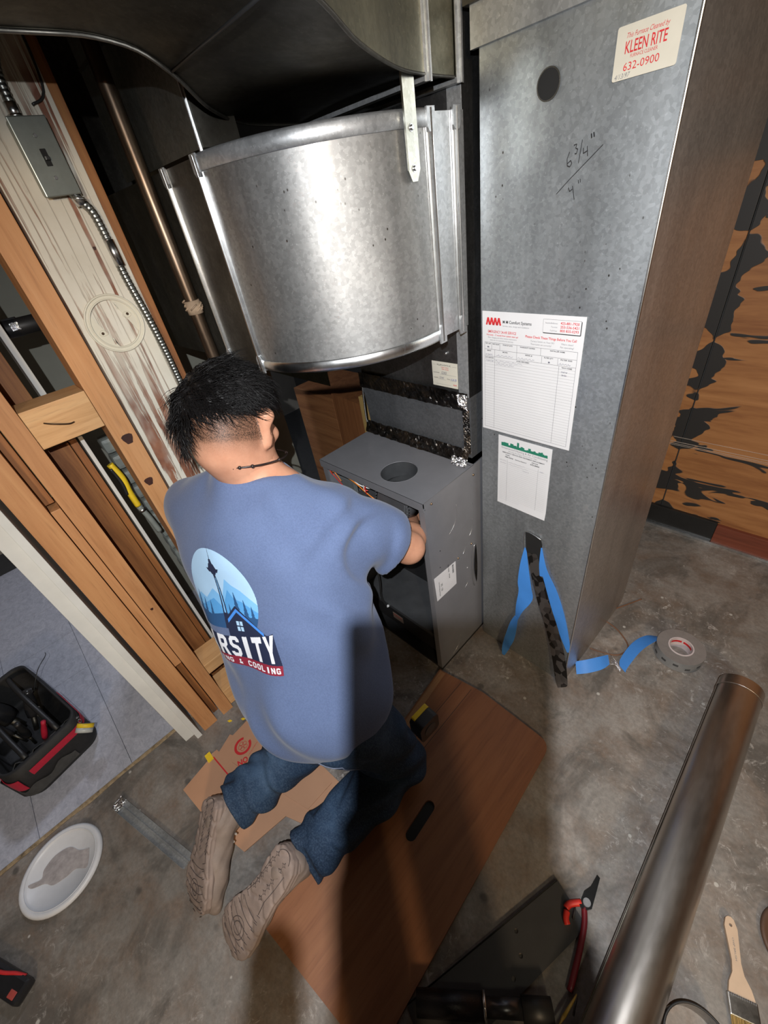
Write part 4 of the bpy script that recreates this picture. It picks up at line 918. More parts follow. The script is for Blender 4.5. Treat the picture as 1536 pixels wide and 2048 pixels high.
# round duct pipe lying at the right
rp = empty('round_duct_pipe', (0.177, 0.7, 0), 'shiny round steel duct pipe lying on the floor at the right', 'pipe')
q = MB('brushed_round_pipe', 0.3, 1.0); n = q.noise(14, 4, 0.7, q.coord((1, 0.3, 1))); q.base(q.ramp(n, [(0.3, (0.56, 0.52, 0.48)), (0.7, (0.68, 0.64, 0.60))])); q.rough(q.ramp(n, [(0.3, 0.30), (0.7, 0.38)])); PIPEM = q.m
bm = bmesh.new(); cyl(bm, (0.177, -0.04, 0.0605), (0.177, 1.150, 0.0605), 0.0585, seg=64, caps=False); cyl(bm, (0.177, 1.150, 0.0605), (0.177, -0.04, 0.0605), 0.0570, seg=64, caps=False)
part('pipe_wall', bm, PIPEM, rp)
bm = bmesh.new(); cyl(bm, (0.177, 1.148, 0.0605), (0.177, 1.188, 0.0605), 0.0595, 0.0590, 64, caps=False); cyl(bm, (0.177, 1.188, 0.0605), (0.177, 1.148, 0.0605), 0.0575, seg=64, caps=False); tube(bm, [(0.177+0.0595*math.cos(t), 1.150, 0.0605+0.0595*math.sin(t)) for t in [2*PI*k/48 for k in range(48)]], 0.0009, 5, closed=True)
part('collar_end', bm, PIPEM, rp)
bm = bmesh.new(); a = math.radians(75); tube(bm, [(0.177-0.0588*math.sin(a), y_, 0.0605+0.0588*math.cos(a)) for y_ in (-0.04, 1.15)], 0.0016, 6); part('lock_seam', bm, GALV_DARK, rp)

# roll of foil tape
tr = empty('foil_tape_roll', (-0.008, 1.247, 0), 'roll of silver foil tape lying flat on the concrete', 'tape roll')
TAPEF = plain('silver_tape_side', (0.36, 0.37, 0.38), 0.35, 0.6, var=0.08, scale=40)
bm = bmesh.new(); lathe(bm, [(0.040, 0.002), (0.075, 0.002), (0.075, 0.050), (0.040, 0.050), (0.040, 0.002)], (-0.008, 1.247, 0), 56, smooth=False); part('tape_winding', bm, TAPEF, tr)
bm = bmesh.new(); lathe(bm, [(0.0355, 0.001), (0.0398, 0.001), (0.0398, 0.0515), (0.0355, 0.0515), (0.0355, 0.001)], (-0.008, 1.247, 0), 48, smooth=False); part('core', bm, plain('pinkish_core', (0.55, 0.48, 0.48), 0.6), tr)
for k, (a0, nm) in enumerate(((-1.35, RED), (-0.2, RED))):
    bm = bmesh.new(); sheet(bm, [[Vector((-0.008+0.0352*math.cos(a), 1.247+0.0352*math.sin(a), z_)) for z_ in (0.030, 0.040)] for a in np.linspace(a0+1.9, a0+2.9, 9)], 0.0003); part('core_print', bm, nm, tr)
for k in range(7):
    a = -2.6+0.52*k; pts = []
    bm = bmesh.new(); sheet(bm, [[Vector((-0.008+0.0753*math.cos(b_), 1.247+0.0753*math.sin(b_), 0.014+0.006*k % 0.018+z_)) for z_ in (0.0, 0.010)] for b_ in np.linspace(a, a+0.22, 4)], 0.0003); part('tape_print', bm, FDK, tr)

# blue backing tape
BLUE = plain('blue_tape_backing', (0.055, 0.235, 0.66), 0.5, var=0.05, scale=20)
def ribbon(pts, w, up, m, name, parent, twist=None, th=0.0005):
    P = spline(pts, 6); U = spline(up, 6); Wd_ = w if isinstance(w, list) else [w]*len(pts)
    Ws = [v.x for v in spline([(a, 0, 0) for a in Wd_], 6)]
    g = [[p-u.normalized()*ww/2, p, p+u.normalized()*ww/2] for p, u, ww in zip(P, U, Ws)]
    bm = bmesh.new(); sheet(bm, g, th); return part(name, bm, m, parent)
bt = empty('blue_backing_strip', (-0.15, 1.1, 0), 'bright blue tape backing trailing across floor to the foil roll', 'tape')
ribbon([(-0.060, 1.285, 0.026), (-0.100, 1.235, 0.030), (-0.125, 1.17, 0.028), (-0.135, 1.09, 0.014), (-0.130, 1.062, 0.010)], [0.048, 0.048, 0.046, 0.040, 0.030], [(0.2, -0.3, 1), (0.6, -0.6, 0.4), (0.75, -0.55, 0.2), (0.8, -0.5, 0.1), (0.8, -0.5, 0.1)], BLUE, 'strip', bt)
ribbon([(-0.255, 0.962, 0.016), (-0.225, 0.985, 0.028), (-0.195, 1.025, 0.030), (-0.180, 1.062, 0.022)], [0.046, 0.046, 0.044, 0.036], [(-0.5, 0.8, 0.3), (-0.6, 0.7, 0.4), (-0.6, 0.7, 0.4), (-0.5, 0.8, 0.2)], BLUE, 'strip', bt)
for k in range(4):
    bm = bmesh.new(); tube(bm, spline([(-0.181+0.003*k, 1.085-0.012*k, 0.020-0.002*k), (-0.155, 1.070-0.004*k, 0.018), (-0.132, 1.055-0.003*k, 0.010+0.001*k)], 4), 0.0016, 5); part('twisted_fold', bm, FOILB, bt)
hb = empty('hanging_blue_strip', tuple(fr(0.16, 0.3, 0.006)), 'blue tape backing hanging crumpled from the slot in the tall duct', 'tape')
def onf(u, z, o): return fr(u, z, o)
ribbon([onf(0.161, 0.570, 0.003), onf(0.163, 0.50, 0.006), onf(0.172, 0.42, 0.012), onf(0.180, 0.37, 0.014), onf(0.166, 0.30, 0.022), onf(0.158, 0.235, 0.024)], [0.006, 0.028, 0.048, 0.052, 0.034, 0.016], [(1, 0, 0.1), (1, 0, 0.1), (1, 0, 0.0), (1, 0, -0.2), (0.9, -0.3, 0), (0.8, -0.5, 0)], BLUE, 'strip', hb)
ribbon([onf(0.158, 0.245, 0.024), onf(0.150, 0.20, 0.026), onf(0.144, 0.13, 0.036), onf(0.136, 0.085, 0.042), onf(0.132, 0.04, 0.046), onf(0.128, 0.015, 0.050)], [0.018, 0.030, 0.036, 0.034, 0.022, 0.010], [(0.9, -0.4, 0), (1, -0.2, 0), (1, 0.1, 0.1), (1, -0.3, -0.1), (0.8, 0.4, 0.2), (1, 0, 0)], BLUE, 'strip', hb)
# slot torn in the duct and the foil tape led out of it
flatpart('torn_slot', [[(0.157, 0.634), (0.185, 0.637), (0.208, 0.630), (0.214, 0.612), (0.213, 0.520), (0.232, 0.455), (0.220, 0.44), (0.196, 0.47), (0.163, 0.568)]], 0.0032, 0.0036, Mf, DARK, rd)
bm = bmesh.new(); tube(bm, spline([Mf @ Vector(p) for p in ((0.156, 0.566, 0.005), (0.156, 0.634, 0.005), (0.185, 0.638, 0.006), (0.210, 0.631, 0.006))], 4), 0.0011, 5); part('slot_lip', bm, GALV_EDGE, rd)
ft = empty('peeled_foil_tape', tuple(fr(0.25, 0.3, 0.006)), 'dark printed foil tape led from the duct slot down to the floor', 'tape')
q = MB('printed_foil_side', 0.35, 0.7); n = q.voro(55, q.coord((1, 1, 0.7)), out='Color'); q.base(q.ramp(n, [(0.35, (0.03, 0.028, 0.027)), (0.5, (0.12, 0.11, 0.105)), (0.6, (0.16, 0.15, 0.145))])); PFOIL = q.m
ribbon([onf(0.184, 0.560, 0.004), onf(0.212, 0.470, 0.007), onf(0.246, 0.370, 0.010), onf(0.285, 0.27, 0.012), onf(0.322, 0.165, 0.020), onf(0.352, 0.065, 0.034), onf(0.358, 0.022, 0.032)], [0.034, 0.042, 0.046, 0.048, 0.050, 0.046, 0.030], [(1, 0, 0.35)]*6+[(0.7, 0.3, 0.5)], PFOIL, 'tape', ft)
ribbon([onf(0.213, 0.600, 0.004), onf(0.226, 0.520, 0.006), onf(0.256, 0.44, 0.005), onf(0.295, 0.34, 0.004), onf(0.334, 0.23, 0.003), onf(0.344, 0.19, 0.003)], [0.004, 0.026, 0.050, 0.046, 0.024, 0.006], [(1, 0, 0.35)]*6, BLUE, 'blue_backing', ft)

# brown cord
bm = bmesh.new(); tube(bm, spline([(-0.195, 1.430, 0.004), (-0.225, 1.375, 0.003), (-0.265, 1.30, 0.003), (-0.280, 1.24, 0.003), (-0.245, 1.235, 0.003), (-0.195, 1.215, 0.003), (-0.150, 1.170, 0.003), (-0.165, 1.115, 0.003), (-0.215, 1.09, 0.003), (-0.255, 1.08, 0.003)], 8), 0.0026, 7)
tag(part('twine_loop', bm, plain('brown_cord_mat', (0.16, 0.075, 0.04), 0.6)), 'thin brown cord looped on the floor behind the tape strips', 'twine')

# flat dark sheet with holes
sd = Vector((0.062+0.02, 0.33-0.36, 0)).normalized()
PNL = plain('charcoal_panel', (0.040, 0.040, 0.042), 0.5, var=0.1)
mp_ = empty('punched_metal_panel', (-0.02, 0.2, 0), 'charcoal steel panel with small holes lying near the bottom edge', 'panel')
fp = [(-0.022, 0.362), (0.062, 0.326), (0.0, 0.15), (-0.03, 0.02), (-0.15, -0.16), (-0.235, -0.12)]
fp = [(-0.022, 0.362), (0.070, 0.330), (-0.055, -0.120), (-0.165, -0.075)]
hl = [circ(*c, 0.005, 12) for c in ((-0.050, 0.205), (-0.020, 0.175), (-0.012, 0.130), (-0.092, 0.01), (-0.06, 0.19+0.05))]
flatpart('panel_body', [fp]+hl[:4], 0.004, 0.006, None, PNL, mp_)
bm = bmesh.new(); sheet(bm, [[Vector((-0.022, 0.362, 0.001)), Vector((-0.026, 0.360, 0.010))], [Vector((-0.165, -0.075, 0.001)), Vector((-0.169, -0.077, 0.010))]], 0.001, smooth=False); part('folded_edge', bm, FBLK, mp_)

# aviation snips
sn = empty('tin_snips', (0.06, 0.35, 0), 'black and red tin snips lying beside the steel pipe', 'snips')
bm = bmesh.new(); prism(bm, [(0.046, 0.438), (0.054, 0.436), (0.060, 0.395), (0.064, 0.365), (0.052, 0.350), (0.038, 0.352), (0.036, 0.385), (0.044, 0.405)], 0.010, 0.020); part('jaws', bm, plain('blackened_steel', (0.02, 0.02, 0.02), 0.3, 0.6), sn)
bm = bmesh.new(); cyl(bm, (0.050, 0.368, 0.009), (0.050, 0.368, 0.024), 0.009, seg=14); part('pivot_bolt', bm, EDGEL, sn)
bm = bmesh.new(); tube(bm, spline([(0.040, 0.360, 0.014), (0.022, 0.340, 0.014), (0.018, 0.325, 0.014)], 4), 0.0075, 8); part('handle', bm, WREDM, sn)
bm = bmesh.new(); tube(bm, spline([(0.022, 0.322, 0.014), (0.026, 0.308, 0.014), (0.034, 0.30, 0.012)], 4), 0.0075, 8); part('handle_tip', bm, WREDM, sn)
bm = bmesh.new(); tube(bm, spline([(0.050, 0.356, 0.014), (0.064, 0.325, 0.014), (0.076, 0.27, 0.012), (0.088, 0.20, 0.010)], 5), 0.007, 8); part('handle', bm, plain('dark_red_grip', (0.16, 0.012, 0.018), 0.4), sn)
bm = bmesh.new(); tube(bm, [(0.030, 0.352, 0.012), (0.040, 0.318, 0.010)], 0.002, 6); part('latch_wire', bm, FBLK, sn)

# torch / impact rod
tch = empty('long_black_flashlight', (0.0, 0.09, 0), 'long black and steel flashlight lying across the bottom edge', 'flashlight')
a_ = Vector((-0.150, -0.055, 0.0315)); d_ = Vector((0.24, 0.215, 0)).normalized()
bm = bmesh.new(); cyl(bm, a_, a_+d_*0.150, 0.024, seg=28); part('grip', bm, plain('black_knurled', (0.012, 0.012, 0.016), 0.35, 0.3, bump=0.8, scale=200), tch)
bm = bmesh.new(); cyl(bm, a_+d_*0.150, a_+d_*0.156, 0.0255, seg=28); part('steel_ring', bm, GALV_EDGE, tch)
bm = bmesh.new(); cyl(bm, a_+d_*0.156, a_+d_*0.235, 0.019, seg=6); part('barrel', bm, plain('satin_barrel', (0.10, 0.10, 0.11), 0.3, 0.8), tch)
bm = bmesh.new(); cyl(bm, a_+d_*0.235, a_+d_*0.30, 0.022, seg=20); part('head', bm, FBLK, tch)
# screwdriver with yellow tip
sdv = empty('slim_screwdriver', (0.10, 0.23, 0), 'slim screwdriver with yellow tip tucked beside the steel pipe', 'screwdriver')
bm = bmesh.new(); cyl(bm, (0.100, 0.205, 0.030), (0.108, 0.170, 0.030), 0.0022, seg=8); part('shaft', bm, GALV_DARK, sdv)
bm = bmesh.new(); cyl(bm, (0.092, 0.135, 0.030), (0.094, 0.155, 0.030), 0.001, 0.004, seg=8); cyl(bm, (0.094, 0.155, 0.030), (0.100, 0.205, 0.030), 0.004, 0.002, seg=8); part('tip', bm, plain('brass_yellow', (0.4, 0.25, 0.05), 0.4), sdv)

# chip brush
br = empty('chip_brush', (0.34, 0.47, 0), 'natural wood chip brush lying in the lower right corner', 'brush')
bd = Vector((0.372-0.300, 0.395-0.570, 0)).normalized(); bn = Vector((-bd.y, bd.x, 0)); Mb = frame((0.300, 0.572, 0), bd, bn, (0, 0, 1))
hp = [(0.0, 0.003), (0.004, 0.008), (0.02, 0.0125), (0.05, 0.0105), (0.080, 0.0085), (0.100, 0.011), (0.118, 0.020), (0.134, 0.0235), (0.140, 0.0235)]
flatpart('handle', [[(x_, y_) for x_, y_ in hp]+[(x_, -y_) for x_, y_ in hp[::-1]], circ(0.016, 0, 0.0032, 12)], 0.004, 0.013, Mb, plain('pale_brush_wood', (0.55, 0.40, 0.28), 0.6, var=0.05), br)
text('CHIP BRUSH', 0.0035, Mb, GREY_INK, br, 0.038, -0.0015, w=0.040, lift=0.0133)
bm = bmesh.new(); box(bm, 0.136, 0.172, -0.0265, 0.0265, 0.0025, 0.0145, mtx=Mb, bev=0.002); part('ferrule', bm, galv('tin_ferrule', (0.45, 0.42, 0.38), (0.65, 0.62, 0.58), (0.25, 0.4)), br)
for k in range(13):
    bm = bmesh.new(); box(bm, 0.1365, 0.1405, -0.0245+k*0.0039, -0.0225+k*0.0039, 0.0145, 0.0153, mtx=Mb); part('ferrule_crimp', bm, EDGEL, br)
bm = bmesh.new()
r = random.Random(2)
for k in range(260):
    y_ = r.uniform(-0.025, 0.025); z_ = r.uniform(0.004, 0.013); p0 = Mb @ Vector((0.170, y_, z_)); p1 = Mb @ Vector((0.222, y_*1.1+r.uniform(-.002, .002), z_)); cyl(bm, p0, p1, 0.0005, 0.0003, 3, caps=False)
tag(part('bristles', bm, plain('blond_bristle', (0.45, 0.30, 0.10), 0.7), br), kind='stuff')

# round can / collar near pipe, and disc at the right edge
cn = empty('round_metal_collar', (0.29, 0.33, 0), 'open round metal collar standing beside the pipe at the bottom edge', 'duct collar')
bm = bmesh.new(); sheet(bm, [[Vector((0.302+0.062*math.cos(t), 0.298+0.062*math.sin(t), z_)) for z_ in (0.001, 0.03, 0.06)] for t in np.linspace(0, 2*PI, 49)], 0.001); part('collar_wall', bm, galv('collar_steel', (0.28, 0.26, 0.25), (0.42, 0.40, 0.38), (0.3, 0.45)), cn)
bm = bmesh.new(); tube(bm, [(0.302+0.0625*math.cos(t), 0.298+0.0625*math.sin(t), 0.060) for t in [2*PI*k/48 for k in range(48)]], 0.0022, 6, closed=True); part('rolled_edge', bm, FBLK, cn)
dk = empty('brown_disc', (0.42, 0.60, 0), 'dark brown round disc cut off by the right edge', 'disc')
bm = bmesh.new(); lathe(bm, [(0, 0.001), (0.075, 0.001), (0.078, 0.008), (0.074, 0.014), (0.068, 0.009), (0, 0.008)], (0.430, 0.620, 0), 40); part('disc_body', bm, plain('dark_brown_plastic', (0.10, 0.055, 0.035), 0.5), dk)
# glove / knife at lower left
kn = empty('folding_knife', (-0.93, -0.76, 0), 'black and red folding knife at the lower left edge', 'knife')
Mk = frame((-0.955, -0.790, 0), Vector((0.75, 0.40, 0)).normalized(), Vector((-0.40, 0.75, 0)).normalized(), (0, 0, 1))
bm = bmesh.new(); box(bm, -0.11, 0.075, -0.026, 0.026, 0.0015, 0.030, mtx=Mk, bev=0.010); part('handle', bm, plain('black_rubber', (0.015, 0.015, 0.017), 0.35), kn)
bm = bmesh.new(); tube(bm, [Mk @ Vector(p) for p in spline([(-0.10, 0.0, 0.029), (-0.02, 0.010, 0.0300), (0.02, 0.020, 0.028), (0.05, 0.024, 0.022)], 5)], 0.0045, 6); part('red_stripe', bm, RED, kn)
bm = bmesh.new(); box(bm, 0.040, 0.062, -0.018, -0.002, 0.028, 0.0315, mtx=Mk, bev=0.002); part('thumb_button', bm, plain('faded_red', (0.35, 0.06, 0.05), 0.5), kn)
# yellow wire scraps
for k, (x_, y_) in enumerate(((-1.085, 0.045), (-1.10, 0.0), (-1.135, -0.04))):
    bm = bmesh.new(); prism(bm, [(x_, y_), (x_+0.011, y_+0.003), (x_+0.015, y_+0.014), (x_+0.004, y_+0.010)], 0.0008, 0.0028)
    tag(part('plastic_scrap', bm, bpy.data.materials['yellow_plastic']), ['yellow plastic scrap on concrete, nearest the sole plate', 'yellow plastic scrap on concrete, middle of the three', 'yellow plastic scrap on concrete, nearest the white jamb'][k], 'scrap', 'yellow scraps on the floor')
# small block lying on the floor by the sole plate
tag(part('wood_offcut', B(-1.085, -1.035, 0.035, 0.085, 0.0005, 0.018, bev=0.001), FIRY), 'small wood offcut beside the carton corner', 'offcut')
# ------------------------------------------------------------------ organic surfaces: distance fields meshed by surface nets
def cap_(P, a, b, ra, rb):
    a = np.array(a); b = np.array(b); ab = b-a
    t = np.clip(((P-a) @ ab)/(ab @ ab), 0, 1)
    return np.linalg.norm(P-(a+t[..., None]*ab), axis=-1)-(ra+(rb-ra)*t)
def ell_(P, c, r, R=None):
    q_ = P-np.array(c)
    if R is not None: q_ = q_ @ np.array(R).T
    r = np.array(r); k0 = np.linalg.norm(q_/r, axis=-1); k1 = np.linalg.norm(q_/(r*r), axis=-1)+1e-9
    return k0*(k0-1)/k1
def smin(a, b, k):
    h = np.clip(0.5+0.5*(b-a)/k, 0, 1); return b*(1-h)+a*h-k*h*(1-h)
def smax(a, b, k): return -smin(-a, -b, k)
def rows(f, up=(0, 0, 1)):
    """rows right, front, up of a frame that faces f"""
    f = Vector(f).normalized(); r = f.cross(Vector(up)).normalized(); u = r.cross(f)
    return [tuple(r), tuple(f), tuple(u)]
def nets(fn_, lo, hi, h):
    lo = np.array(lo, float); n = np.ceil((np.array(hi)-lo)/h).astype(int)+1
    ax = [lo[i]+h*np.arange(n[i]) for i in range(3)]
    G = np.empty(tuple(n), np.float32)
    for i, x in enumerate(ax[0]):
        Y, Z = np.meshgrid(ax[1], ax[2], indexing='ij'); G[i] = fn_(np.stack([np.full_like(Y, x), Y, Z], -1))
    S = G < 0
    cnt = sum(S[i:n[0]-1+i, j:n[1]-1+j, k:n[2]-1+k].astype(np.int8) for i in (0, 1) for j in (0, 1) for k in (0, 1))
    act = (cnt > 0) & (cnt < 8); idx = -np.ones(act.shape, int); I = np.argwhere(act); idx[act] = np.arange(len(I))
    acc = np.zeros((len(I), 3)); c = np.zeros(len(I))
    cor = [(i, j, k) for i in (0, 1) for j in (0, 1) for k in (0, 1)]
    for a in cor:
        for d in range(3):
            if a[d]: continue
            b = list(a); b[d] = 1
            va = G[I[:, 0]+a[0], I[:, 1]+a[1], I[:, 2]+a[2]]; vb = G[I[:, 0]+b[0], I[:, 1]+b[1], I[:, 2]+b[2]]
            m = (va < 0) != (vb < 0); t = np.where(m, va/(va-vb+1e-12), 0)
            p = np.tile(np.array(a, float), (len(I), 1)); p[:, d] += t
            acc[m] += p[m]; c[m] += 1
    V_ = lo+h*(I+acc/c[:, None])
    F = []
    for d in range(3):
        e1, e2 = [(1, 2), (2, 0), (0, 1)][d]
        sl0 = [slice(0, None)]*3; sl1 = [slice(0, None)]*3; sl0[d] = slice(0, -1); sl1[d] = slice(1, None)
        X = S[tuple(sl0)] != S[tuple(sl1)]
        E = np.argwhere(X); E = E[(E[:, e1] > 0) & (E[:, e2] > 0) & (E[:, e1] < n[e1]-1) & (E[:, e2] < n[e2]-1)]
        def gi(o1, o2):
            q_ = E.copy(); q_[:, e1] -= o1; q_[:, e2] -= o2; return idx[q_[:, 0], q_[:, 1], q_[:, 2]]
        Q = np.stack([gi(1, 1), gi(0, 1), gi(0, 0), gi(1, 0)], 1)
        ins = S[E[:, 0], E[:, 1], E[:, 2]]
        Q[~ins] = Q[~ins][:, ::-1]
        F.append(Q)
    F = np.concatenate(F); F = F[(F >= 0).all(1)]
    return V_, F
def mesh_np(name, Vs, Fs):
    me = bpy.data.meshes.new(name); me.from_pydata(Vs.tolist(), [], Fs.tolist()); me.update(); me.shade_smooth(); return me
def sdfpart(name, fn_, lo, hi, h, m, parent):
    Vs, Fs = nets(fn_, lo, hi, h); me = mesh_np(name, Vs, Fs)
    for mm in (m if isinstance(m, (list, tuple)) else [m]): me.materials.append(mm)
    o = bpy.data.objects.new(name, me); COL.objects.link(o)
    if parent is not None: pset(o, parent)
    return o
def hand_sdf(wr, d, n, s, curl=0.9, sc=1.0):
    """hand at wrist wr, pointing d, back of hand normal n, thumb side s(+1/-1); returns distance function"""
    d = Vector(d).normalized(); n = Vector(n); n = (n-d*n.dot(d)).normalized(); t = d.cross(n)*s
    wr = Vector(wr); L = []
    for i, (off, base, l, r) in enumerate(((0.030, 0.088, 0.072, 0.0088), (0.010, 0.092, 0.080, 0.0090), (-0.010, 0.088, 0.074, 0.0086), (-0.029, 0.080, 0.058, 0.0076))):
        p = wr+d*base*sc+t*off*sc; a = 0.0; seg = []
        for k, fr_ in enumerate((0.42, 0.32, 0.26)):
            a += curl*(0.45 if k == 0 else 0.6)
            q_ = p+(d*math.cos(a)-n*math.sin(a))*l*fr_*sc; seg.append((tuple(p), tuple(q_), r*(1-0.06*k)*sc, r*(1-0.06*(k+1))*sc)); p = q_
        L.append(seg)
    tp = wr+d*0.030*sc+t*0.030*sc; t1 = tp+(d*0.7+t*0.6-n*0.35).normalized()*0.042*sc; t2 = t1+(d*0.85+t*0.1-n*0.5).normalized()*0.030*sc
    L.append([(tuple(tp), tuple(t1), 0.0125*sc, 0.0105*sc), (tuple(t1), tuple(t2), 0.0105*sc, 0.009*sc)])
    pc_ = tuple(wr+d*0.052*sc); Rm = [tuple(t), tuple(d), tuple(n)]
    def f(P):
        v = ell_(P, pc_, (0.043*sc, 0.056*sc, 0.0165*sc), Rm)
        v = smin(v, cap_(P, tuple(wr), pc_, 0.026*sc, 0.022*sc), 0.015)
        for seg in L:
            g = None
            for a, b_, ra, rb in seg:
                c = cap_(P, a, b_, ra, rb); g = c if g is None else smin(g, c, 0.004)
            v = smin(v, g, 0.006)
        return v
    return f

# ---- pose
HC = (-0.868, 0.322, 1.158); fH = Vector((-0.47, 0.77, -0.43)).normalized(); RH = rows(fH)
fU = Vector((-0.42, 0.90, -0.10)).normalized(); RU = rows(fU); rU = Vector(RU[0])
fP = Vector((-0.20, 0.98, 0.0)).normalized(); RP = rows(fP); rP = Vector(RP[0])
C7 = Vector((-0.845, 0.300, 1.045)); SHM = Vector((-0.845, 0.305, 0.965))
SR = (-0.695, 0.395, 0.918); ER = (-0.636, 0.572, 0.715); WR = (-0.785, 0.735, 0.635)
SL = (-1.062, 0.215, 0.915); EL = (-1.140, 0.345, 0.680); WL = (-0.950, 0.560, 0.610)
PEL = (-0.625, 0.190, 0.470)
HL, KL, AL = (-0.705, 0.175, 0.450), (-0.765, 0.235, 0.095), (-0.785, -0.130, 0.130)
HR, KR, AR = (-0.545, 0.205, 0.450), (-0.500, 0.285, 0.095), (-0.525, -0.050, 0.120)

man = empty('person', (-0.65, 0.1, 0), 'person kneeling in blue t-shirt and jeans, arms reaching into the open furnace', 'person')
def head_sdf(P, grow=0.0):
    v = ell_(P, HC, (0.080+grow, 0.101+grow, 0.108+grow), RH)
    r, f, u = (Vector(x) for x in RH); c = Vector(HC)
    jaw = c+f*0.038-u*0.060
    v = smin(v, ell_(P, tuple(jaw), (0.058, 0.060, 0.058), RH), 0.03)
    v = smin(v, ell_(P, tuple(c+f*0.075-u*0.098), (0.024, 0.020, 0.020), RH), 0.02)      # chin
    v = smin(v, ell_(P, tuple(c+f*0.088+u*0.012), (0.045, 0.012, 0.010), RH), 0.018)     # brow
    v = smin(v, cap_(P, tuple(c+f*0.096-u*0.002), tuple(c+f*0.114-u*0.036), 0.008, 0.012), 0.012)  # nose
    for s in (-1, 1):
        v = smin(v, ell_(P, tuple(c+f*0.080+r*s*0.045-u*0.030), (0.022, 0.018, 0.020), RH), 0.016)  # cheek
        v = smax(v, -ell_(P, tuple(c+f*0.100+r*s*0.031-u*0.004), (0.015, 0.012, 0.010), RH), 0.010)    # socket
        v = smin(v, ell_(P, tuple(c+f*0.086+r*s*0.031-u*0.004), (0.013, 0.010, 0.0105), RH), 0.003)      # lids
        # ear: rim, lobe, hollow
        e = c+r*s*0.081-f*0.002-u*0.018
        ea = cap_(P, tuple(e+u*0.026-f*0.006+r*s*0.010), tuple(e-u*0.028+f*0.004+r*s*0.001), 0.0185, 0.0120)
        ea = smax(ea, -ell_(P, tuple(e+u*0.006+f*0.006+r*s*0.017), (0.009, 0.012, 0.020), RH), 0.004)
        v = smin(v, ea, 0.006)
    v = smax(v, -ell_(P, tuple(c+f*0.106-u*0.062), (0.024, 0.004, 0.0022), RH), 0.003)   # mouth line
    v = smin(v, ell_(P, tuple(c+f*0.096-u*0.055), (0.022, 0.008, 0.0055), RH), 0.004)
    v = smin(v, ell_(P, tuple(c+f*0.094-u*0.070), (0.019, 0.008, 0.0065), RH), 0.004)
    return v
def body_sdf(P):
    v = head_sdf(P)
    nk = tuple(Vector(HC)-Vector(RH[2])*0.055-Vector(RH[1])*0.030)
    v = smin(v, cap_(P, tuple(C7+Vector((0.0, 0.015, -0.01))), nk, 0.066, 0.060), 0.035)
    # trapezius, chest, back, pelvis under the shirt
    v = smin(v, cap_(P, tuple(C7-rU*0.08+Vector((0, 0.01, -0.045))), tuple(C7+rU*0.08+Vector((0, 0.01, -0.045))), 0.050, 0.050), 0.04)
    v = smin(v, ell_(P, (-0.79, 0.285, 0.86), (0.165, 0.10, 0.17), RU), 0.04)
    v = smin(v, ell_(P, (-0.69, 0.225, 0.64), (0.150, 0.10, 0.17), RP), 0.05)
    v = smin(v, ell_(P, PEL, (0.150, 0.105, 0.11), RP), 0.04)
    for s_, e_, w_ in ((SR, ER, WR), (SL, EL, WL)):
        v = smin(v, cap_(P, s_, e_, 0.056, 0.045), 0.02); v = smin(v, cap_(P, e_, w_, 0.044, 0.027), 0.012)
        e2 = Vector(e_).lerp(Vector(w_), 0.28); v = smin(v, ell_(P, tuple(e2), (0.047, 0.055, 0.047)), 0.02)
    for h_, k_, a_ in ((HL, KL, AL), (HR, KR, AR)):
        v = smin(v, cap_(P, h_, k_, 0.075, 0.050), 0.02); v = smin(v, cap_(P, k_, a_, 0.048, 0.034), 0.015)
    return v
SKIN = bpy.data.materials.new('skin'); 
q = MB('skin_with_stubble', 0.55, spec=0.3)
sk = q.ramp(q.noise(30, 4), [(0.3, (0.50, 0.235, 0.14)), (0.7, (0.60, 0.30, 0.185))])
at = q.N.new('ShaderNodeAttribute'); at.attribute_name = 'stubble'
nz1 = q.noise(420, 2, 0.6); 
hm = q.N.new('ShaderNodeMath'); hm.operation = 'MULTIPLY'; q.L.new(at.outputs['Fac'], hm.inputs[0]); q.L.new(q.ramp(nz1, [(0.35, 1.0), (0.65, 0.62)]), hm.inputs[1]); hm.use_clamp = True
q.base(q.mix(hm.outputs[0], sk, (0.040, 0.022, 0.013))); q.bump(nz1, 0.15, 0.0006)
q.b.inputs['Subsurface Weight'].default_value = 0.08; q.b.inputs['Subsurface Radius'].default_value = (0.012, 0.005, 0.003)
SKINM = q.m; bpy.data.materials.remove(SKIN)
Vb, Fb = nets(body_sdf, (-1.16, -0.22, 0.02), (-0.40, 0.86, 1.32), 0.0075)
Vh, Fh = nets(lambda P: smin(head_sdf(P), cap_(P, tuple(C7+Vector((0, 0.015, -0.01))), tuple(Vector(HC)-Vector(RH[2])*0.055-Vector(RH[1])*0.030), 0.066, 0.060), 0.035), (-1.02, 0.16, 1.03), (-0.70, 0.48, 1.32), 0.0035)
